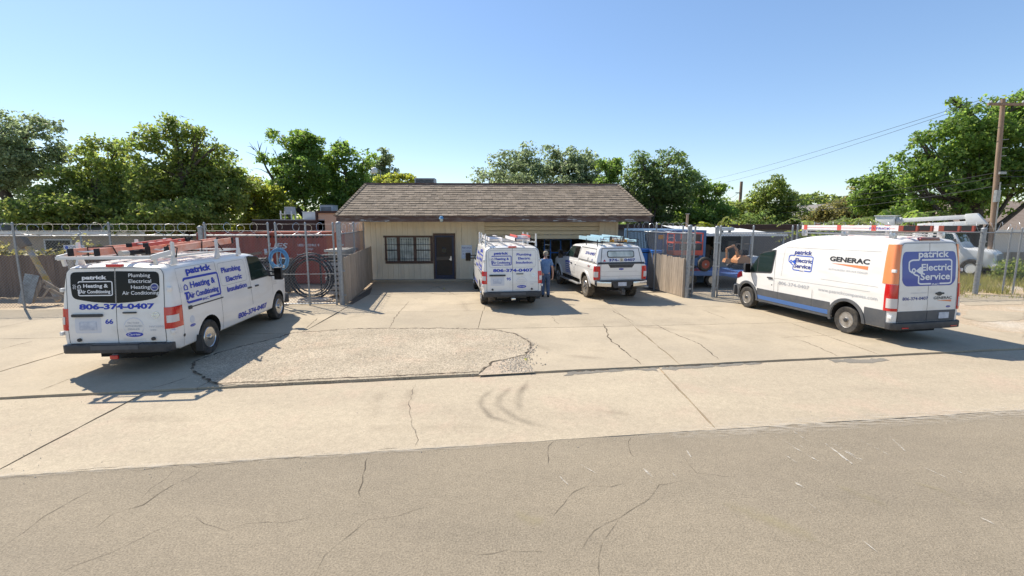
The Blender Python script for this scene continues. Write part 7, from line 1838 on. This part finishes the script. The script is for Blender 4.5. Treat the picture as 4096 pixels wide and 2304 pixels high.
tree('olive-brown shrubby tree left of the giant tree', 42, [(2150, 508, 34, 30), (2118, 540, 60, 28), (2082, 556, 60, 20), (2175, 480, 14, 20)], 'leaf_olive', 9000, .18, tr=.16)
tree('medium green tree at the foot of the giant tree, above the bucket', 33, [(2210, 440, 40, 20), (2240, 480, 56, 42), (2198, 502, 46, 38), (2185, 462, 30, 26), (2250, 530, 60, 26)], 'leaf_deep', 13000, .15, tr=.24)
tree('giant bright green tree filling the right edge behind the utility pole', 30, [(2420, 268, 34, 24), (2500, 262, 50, 28), (2572, 255, 55, 34), (2382, 320, 42, 34), (2338, 360, 44, 36), (2450, 340, 88, 56), (2552, 345, 90, 66), (2325, 430, 64, 50), (2430, 430, 100, 58), (2545, 440, 100, 58), (2390, 498, 80, 36), (2490, 500, 90, 32), (2650, 300, 80, 80), (2660, 430, 80, 70), (2300, 350, 16, 14), (2395, 250, 16, 10), (2300, 490, 40, 26), (2290, 525, 60, 30), (2360, 540, 80, 24), (2270, 440, 40, 40), (2300, 395, 30, 30)], 'leaf_deep', 46000, .17, tr=.45, trunk=[(2450, 600), (2455, 520), (2470, 430), (2480, 330)])
# low greenery that closes the view behind the yard
C, Rr = [], []
for i in range(120):
    x = rnd.uniform(-75, 95); y = rnd.uniform(58, 72); h = rnd.uniform(1.6, 3.4)
    C.append((x, y, h * .8)); Rr.append((rnd.uniform(2.5, 4.5), 2.5, h))
ob('distant_woods', leaf_mesh('distant_woods', C, Rr, 42000, .34, sig=.4, boughs=1.5), 'leaf_mid', kind='stuff', label='low distant belt of mixed green trees behind the yard', cat='woods')
C, Rr = [], []
for i in range(26):
    x = rnd.uniform(-29, -15); C.append((x, rnd.uniform(27.5, 32), rnd.uniform(.8, 2.0))); Rr.append((rnd.uniform(1, 2), 1, rnd.uniform(.8, 1.6)))
ob('hedge', leaf_mesh('hedge', C, Rr, 15000, .16), 'leaf_dark', kind='stuff', label='dark undergrowth under the trees at the left', cat='hedge')
C, Rr = [], []
for i in range(26):
    x = rnd.uniform(8, 30); C.append((x, rnd.uniform(37, 41), rnd.uniform(1.0, 2.2))); Rr.append((rnd.uniform(1.2, 2.2), 1, rnd.uniform(1.0, 1.6)))
ob('hedge', leaf_mesh('hedge', C, Rr, 15000, .2), 'leaf_dark', kind='stuff', label='dark undergrowth behind the long brown-edged shed', cat='hedge')
# feathery shrubs with long leaves
def frond_shrub(label, Y, u, v, spread, n, m='leaf_mid'):
    x, z = atd(u, v, Y); t = thing('frond_shrub', label, 'shrub', (x, Y, 0), 0, 'feathery shrubs behind the bucket truck')
    st_ = MB(); lf = MB()
    for i in range(n):
        a = rnd.uniform(0, 2 * pi); r = spread * rnd.uniform(.3, 1); hgt = z + rnd.uniform(-.5, .4)
        p0 = Vector((rnd.uniform(-.6, .6) * spread * .5, rnd.uniform(-.3, .3), 0)); p1 = p0 + Vector((cos(a) * r * .35, sin(a) * r * .25, hgt * .85)); p2 = p0 + Vector((cos(a) * r, sin(a) * r * .6, hgt)); p3 = p2 + Vector((cos(a) * .8, sin(a) * .5, -.25 - rnd.random() * .2))
        st_.tube([p0, p1], [.03, .015], 5)
        path = [p1, p1.lerp(p2, .5) + Vector((0, 0, .15)), p2, p3]; st_.tube(path, [.012, .01, .008, .004], 4)
        for k in range(16):
            s_ = k / 15 * 2.999; j = int(s_); q = path[j].lerp(path[j + 1], s_ - j); d = (path[j + 1] - path[j]).normalized(); sd2 = d.cross(UP).normalized()
            for sg in (-1, 1):
                L_ = .34 * (1 - .5 * abs(k / 15 - .4)); e = q + sd2 * sg * L_ + d * .08 + Vector((0, 0, -.10)); w2 = d * .055
                lf.quad(q - w2 * .4, (q + e) / 2 - w2, e, (q + e) / 2 + w2)
    ob('stem', st_, 'bark_pale', t); ob('leaves', lf, m, t, fix=False)
for args in (('feathery bright shrub right of the brown pole above the white ladder', 27, 2060, 565, 1.6, 16, 'leaf_mid'), ('feathery shrub left of the bucket boom', 28, 2130, 560, 1.4, 14, 'leaf_mid'), ('broad feathery shrub above the folded boom', 28.5, 2260, 540, 2.2, 24, 'leaf_deep'), ('small lime feathery shrub behind the white shed roof', 30, 1795, 552, 1.1, 10, 'leaf_lime'), ('feathery shrub just left of the brown-roofed house', 29, 2340, 545, 1.5, 14, 'leaf_mid')): frond_shrub(*args)
# ------------------------------------------------------------------ houses beyond
def house(name, label, x, y, L_, D, wh, rh, wall, roof, rz=0, hip=1.5, over=.4):
    t = thing(name, label, 'house', (x, y, 0), rz)
    ob('wall', MB().box(0, 0, 0, L_, D, wh), wall, t)
    o_ = over; z0 = wh - .05
    V = [(-o_, -o_, z0), (L_ + o_, -o_, z0), (L_ + o_, D + o_, z0), (-o_, D + o_, z0), (hip - o_, D / 2, wh + rh), (L_ - hip + o_, D / 2, wh + rh)]
    ob('roof', MB().add(V, [(0, 1, 5, 4), (1, 2, 5), (2, 3, 4, 5), (3, 0, 4), (0, 3, 2, 1)]), roof, t)
    ob('eave_board', MB().box(-o_, -o_ - .03, z0 - .16, L_ + o_, -o_ - .001, z0 - .002), 'white_metal', t)
    return t
hr = house('brown_roof_house', 'low house with a broad brown hip roof at the right edge', 33.0, 35.5, 15, 9, 2.35, 2.3, 'house_white', 'roof_brown', hip=4.5)
ob('vent_pipe', MB().tube([(3.2, 2.2, 3.0), (3.2, 2.2, 4.0)], .09, 8), 'white_metal', hr)
for x in (2.5, 7.5):
    f_ = ob('window', MB().box(x, -.05, .9, x + 1.6, -.001, 2.0), 'white_metal', hr); ob('pane', MB().box(x + .08, -.06, .98, x + .76, -.051, 1.92), 'cab_glass', f_); ob('pane', MB().box(x + .84, -.06, .98, x + 1.52, -.051, 1.92), 'cab_glass', f_)
wg = thing('white_gable_house', 'white gabled house half hidden by trees behind the ladders', 'house', (32.5, 50, 0))
ob('wall', MB().extr([(0, 0, 0), (5, 0, 0), (5, 0, 3.1), (2.5, 0, 4.6), (0, 0, 3.1)], (0, 8, 0)), 'house_white', wg); ob('roof', MB().extr([(-.3, -.3, 3.0), (2.5, -.3, 4.72), (5.3, -.3, 3.0), (5.3, -.3, 3.15), (2.5, -.3, 4.87), (-.3, -.3, 3.15)], (0, 8.6, 0)), 'roof_grey', wg)
hl = house('tan_house', 'tan house with a low brown roof at the far left behind the trees', -37, 24.5, 17.5, 8, 2.45, 1.3, 'house_tan', 'roof_brown', hip=3)
for x in (6.5, 12.2):
    f_ = ob('window', MB().box(x, -.05, .8, x + 1.5, -.001, 2.0), 'house_white', hl); ob('pane', MB().box(x + .1, -.06, .88, x + 1.4, -.051, 1.92), 'cab_glass', f_)
# ------------------------------------------------------------------ poles and lines
up = thing('utility_pole', 'tall brown wooden utility pole with a crossarm at the right edge', 'pole', (25.25, 24.2, 0))
ob('pole', MB().tube([(0, 0, -.1), (-.28, 0, 4.0), (-.60, 0, 9.0)], [.14, .12, .095], 12), 'pole_wood', up, smooth=50)
ob('crossarm', MB().bar((-1.45, -.12, 8.72), (1.2, -.12, 8.70), .09, .12), 'pole_wood', up)
for x in (-1.3, -.9, .3, 1.0): ob('insulator', MB().lathe([(.04, 0), (.05, .05), (.03, .10), (.001, .13)], 8, Matrix.Translation((x, -.12, 8.78))), 'ac_grey', up)
ob('bracket', MB().box(-.42, -.22, 5.3, -.10, -.12, 5.42), 'steel', up); ob('meter_box', MB().box(-.50, -.26, 3.9, -.28, -.12, 4.5), 'steel', up); ob('conduit', MB().tube([(-.10, -.17, .1), (-.30, -.17, 4.9)], .03, 8), 'steel', up)
for z in (6.2, 6.6, 7.0): ob('step_peg', MB().tube([(-.44, -.1, z), (-.30, -.28, z)], .015, 5), 'steel', up)
sp_ = thing('bare_pole', 'slim brown bare pole standing left of the tall van', 'pole', (21.95, 45, 0)); ob('pole', MB().tube([(0, 0, 0), (0, 0, 6.7)], [.16, .13], 10), 'pole_wood', sp_, smooth=50); ob('bracket', MB().box(-.5, -.05, 5.6, 0, .05, 5.68), 'steel', sp_)
shp = thing('bare_pole', 'short brown pole behind the entrance gate', 'pole', (10.55, 28, 0)); ob('pole', MB().tube([(0, 0, 0), (0, 0, 3.35)], [.08, .07], 10), 'pole_wood', shp, smooth=50); ob('top_plate', MB().box(-.1, -.1, 3.351, .1, .1, 3.38), 'steel', shp)
lmp = thing('yard_light', 'white hooded yard light on a thin grey pole above the left end of the roof', 'lamp post', (-11.15, 40, 0))
ob('pole', MB().tube([(0, 0, 0), (0, 0, 7.2)], [.06, .045], 8), 'galvanised', lmp, smooth=50); ob('arm', MB().tube([(0, 0, 7.1), (-.2, -.2, 7.3), (-.40, -.3, 7.35)], .03, 6), 'galvanised', lmp); ob('lamp_head', MB().lathe([(.08, .18), (.26, .05), (.28, -.05), (.24, -.30), (.10, -.34)], 14, Matrix.Translation((-.45, -.3, 7.25))), 'white_metal', lmp, smooth=50)
def cable(label, p, q, sag, r=.012, name='power_line'):
    p, q = Vector(p), Vector(q); pts = [p.lerp(q, i / 24) - UP * (4 * sag * (i / 24) * (1 - i / 24)) for i in range(25)]
    tag(ob(name, MB().tube(pts, r, 4), 'cable'), label, 'power line', 'overhead lines from the utility pole')
W_ = lambda z: (24.95 - (z - 4.5) * .065, 24.05, z)
cable('uppermost service cable running left from the middle of the utility pole', W_(5.42), (22, 45, 4.9), .5, .016)
cable('middle service cable running left from the middle of the utility pole', W_(5.2), (22, 45, 4.3), .5, .014)
cable('lowest thick service cable running left across the trees', W_(4.74), (22, 45, 3.7), .4, .02)
cable('uppermost service cable running off to the right edge', W_(5.46), (60, 8, 6.6), .6, .016)
cable('middle service cable running off to the right edge', W_(5.18), (60, 8, 6.2), .6, .02)
cable('lowest service cable running off to the right edge', W_(4.76), (60, 8, 5.6), .6, .014)
cable('thin high line from the left end of the crossarm across the sky', (23.35, 24.08, 8.9), (30, 110, 10.4), 1.2, .012)
cable('thin high line from the inner left insulator across the sky', (23.75, 24.08, 8.9), (33, 110, 9.4), 1.2, .012)
cable('thin line from the right end of the crossarm leaving the picture', (25.65, 24.08, 8.9), (62, 2, 10), .8, .012)
cable('line from the bare pole to the roof side on the left', (21.7, 45, 5.6), (6.5, 27, 3.4), .9, .012)
cable('second line from the bare pole sagging to the shed', (21.7, 45, 5.3), (9.5, 30, 3.0), 1.3, .012)
# ------------------------------------------------------------------ grass and weeds
def blades(name, n, fx, fy, h, wd, m, label, cat='grass', cond=None):
    P = np.empty((n, 3)); P[:, 0] = NR.uniform(*fx, n); P[:, 1] = NR.uniform(*fy, n); P[:, 2] = -.05
    if cond is not None: P = P[cond(P)]
    n = len(P)
    hh = h * (.35 + .9 * NR.random(n)); a = NR.uniform(0, 2 * pi, n); l = NR.normal(size=(n, 2)) * .35
    d = np.stack([np.cos(a), np.sin(a), np.zeros(n)], 1) * wd
    T = P + np.stack([l[:, 0] * hh, l[:, 1] * hh, hh], 1)
    V = np.empty((n, 3, 3)); V[:, 0] = P - d; V[:, 1] = P + d; V[:, 2] = T
    me = bpy.data.meshes.new(name); me.vertices.add(n * 3); me.vertices.foreach_set('co', V.reshape(-1)); me.loops.add(n * 3); me.loops.foreach_set('vertex_index', np.arange(n * 3))
    me.polygons.add(n); me.polygons.foreach_set('loop_start', np.arange(n) * 3); me.polygons.foreach_set('loop_total', np.full(n, 3)); me.update(calc_edges=True)
    return ob(name, me, m, kind='stuff', label=label, cat=cat)
clump = lambda P: np.array([noise.noise(Vector((x * .7, y * .7, 0))) > -.15 for x, y, z in P])
blades('grass', 26000, (12, 34), (18.6, 26), .42, .014, 'grass_blade', 'dry yellow-green grass behind the far right fence', cond=clump)
blades('grass', 5000, (-28, -14), (18.5, 24), .5, .016, 'grass_blade', 'dry grass behind the dark plank fence at the far left', cond=clump)
blades('grass', 1500, (13.5, 30), (17.6, 19.2), .14, .010, 'grass_blade', 'sparse grass at the foot of the far right fence', cond=clump)
C, Rr = [], []
for i in range(16): C.append((rnd.uniform(24, 30), rnd.uniform(21.5, 25), rnd.uniform(.2, .5))); Rr.append((rnd.uniform(.4, .9), .5, rnd.uniform(.3, .6)))
ob('weeds', leaf_mesh('weeds', C, Rr, 6000, .10), 'leaf_mid', kind='stuff', label='bushy green weeds before the bucket truck at the right', cat='weeds')
C, Rr = [], []
for i in range(10): C.append((rnd.uniform(-23, -17), rnd.uniform(18.6, 20), rnd.uniform(1.0, 1.7))); Rr.append((rnd.uniform(.6, 1.2), .5, rnd.uniform(.3, .6)))
ob('weeds', leaf_mesh('weeds', C, Rr, 4000, .12), 'leaf_olive', kind='stuff', label='olive weeds above the dark plank fence at the far left', cat='weeds')
dp = thing('weed', 'tiny weed tuft growing in the crack before the shop door', 'plant', (*gpd(1117, 728), 0))
for i in range(8):
    a = i * .8; ob('leaf', MB().add([(0, 0, .0), (.03 * cos(a), .03 * sin(a), .05), (.10 * cos(a), .10 * sin(a), .07), (.03 * cos(a + .6), .03 * sin(a + .6), .05)], [(0, 1, 2, 3)]), 'leaf_lime', dp, fix=False)
dp = thing('weed', 'tiny green weed at the corner of the dirt pocket by the step', 'plant', (*gpd(1322, 907), 0))
for i in range(8):
    a = i * .8; ob('leaf', MB().add([(0, 0, .0), (.02 * cos(a), .02 * sin(a), .04), (.07 * cos(a), .07 * sin(a), .05), (.02 * cos(a + .6), .02 * sin(a + .6), .04)], [(0, 1, 2, 3)]), 'leaf_lime', dp, fix=False)
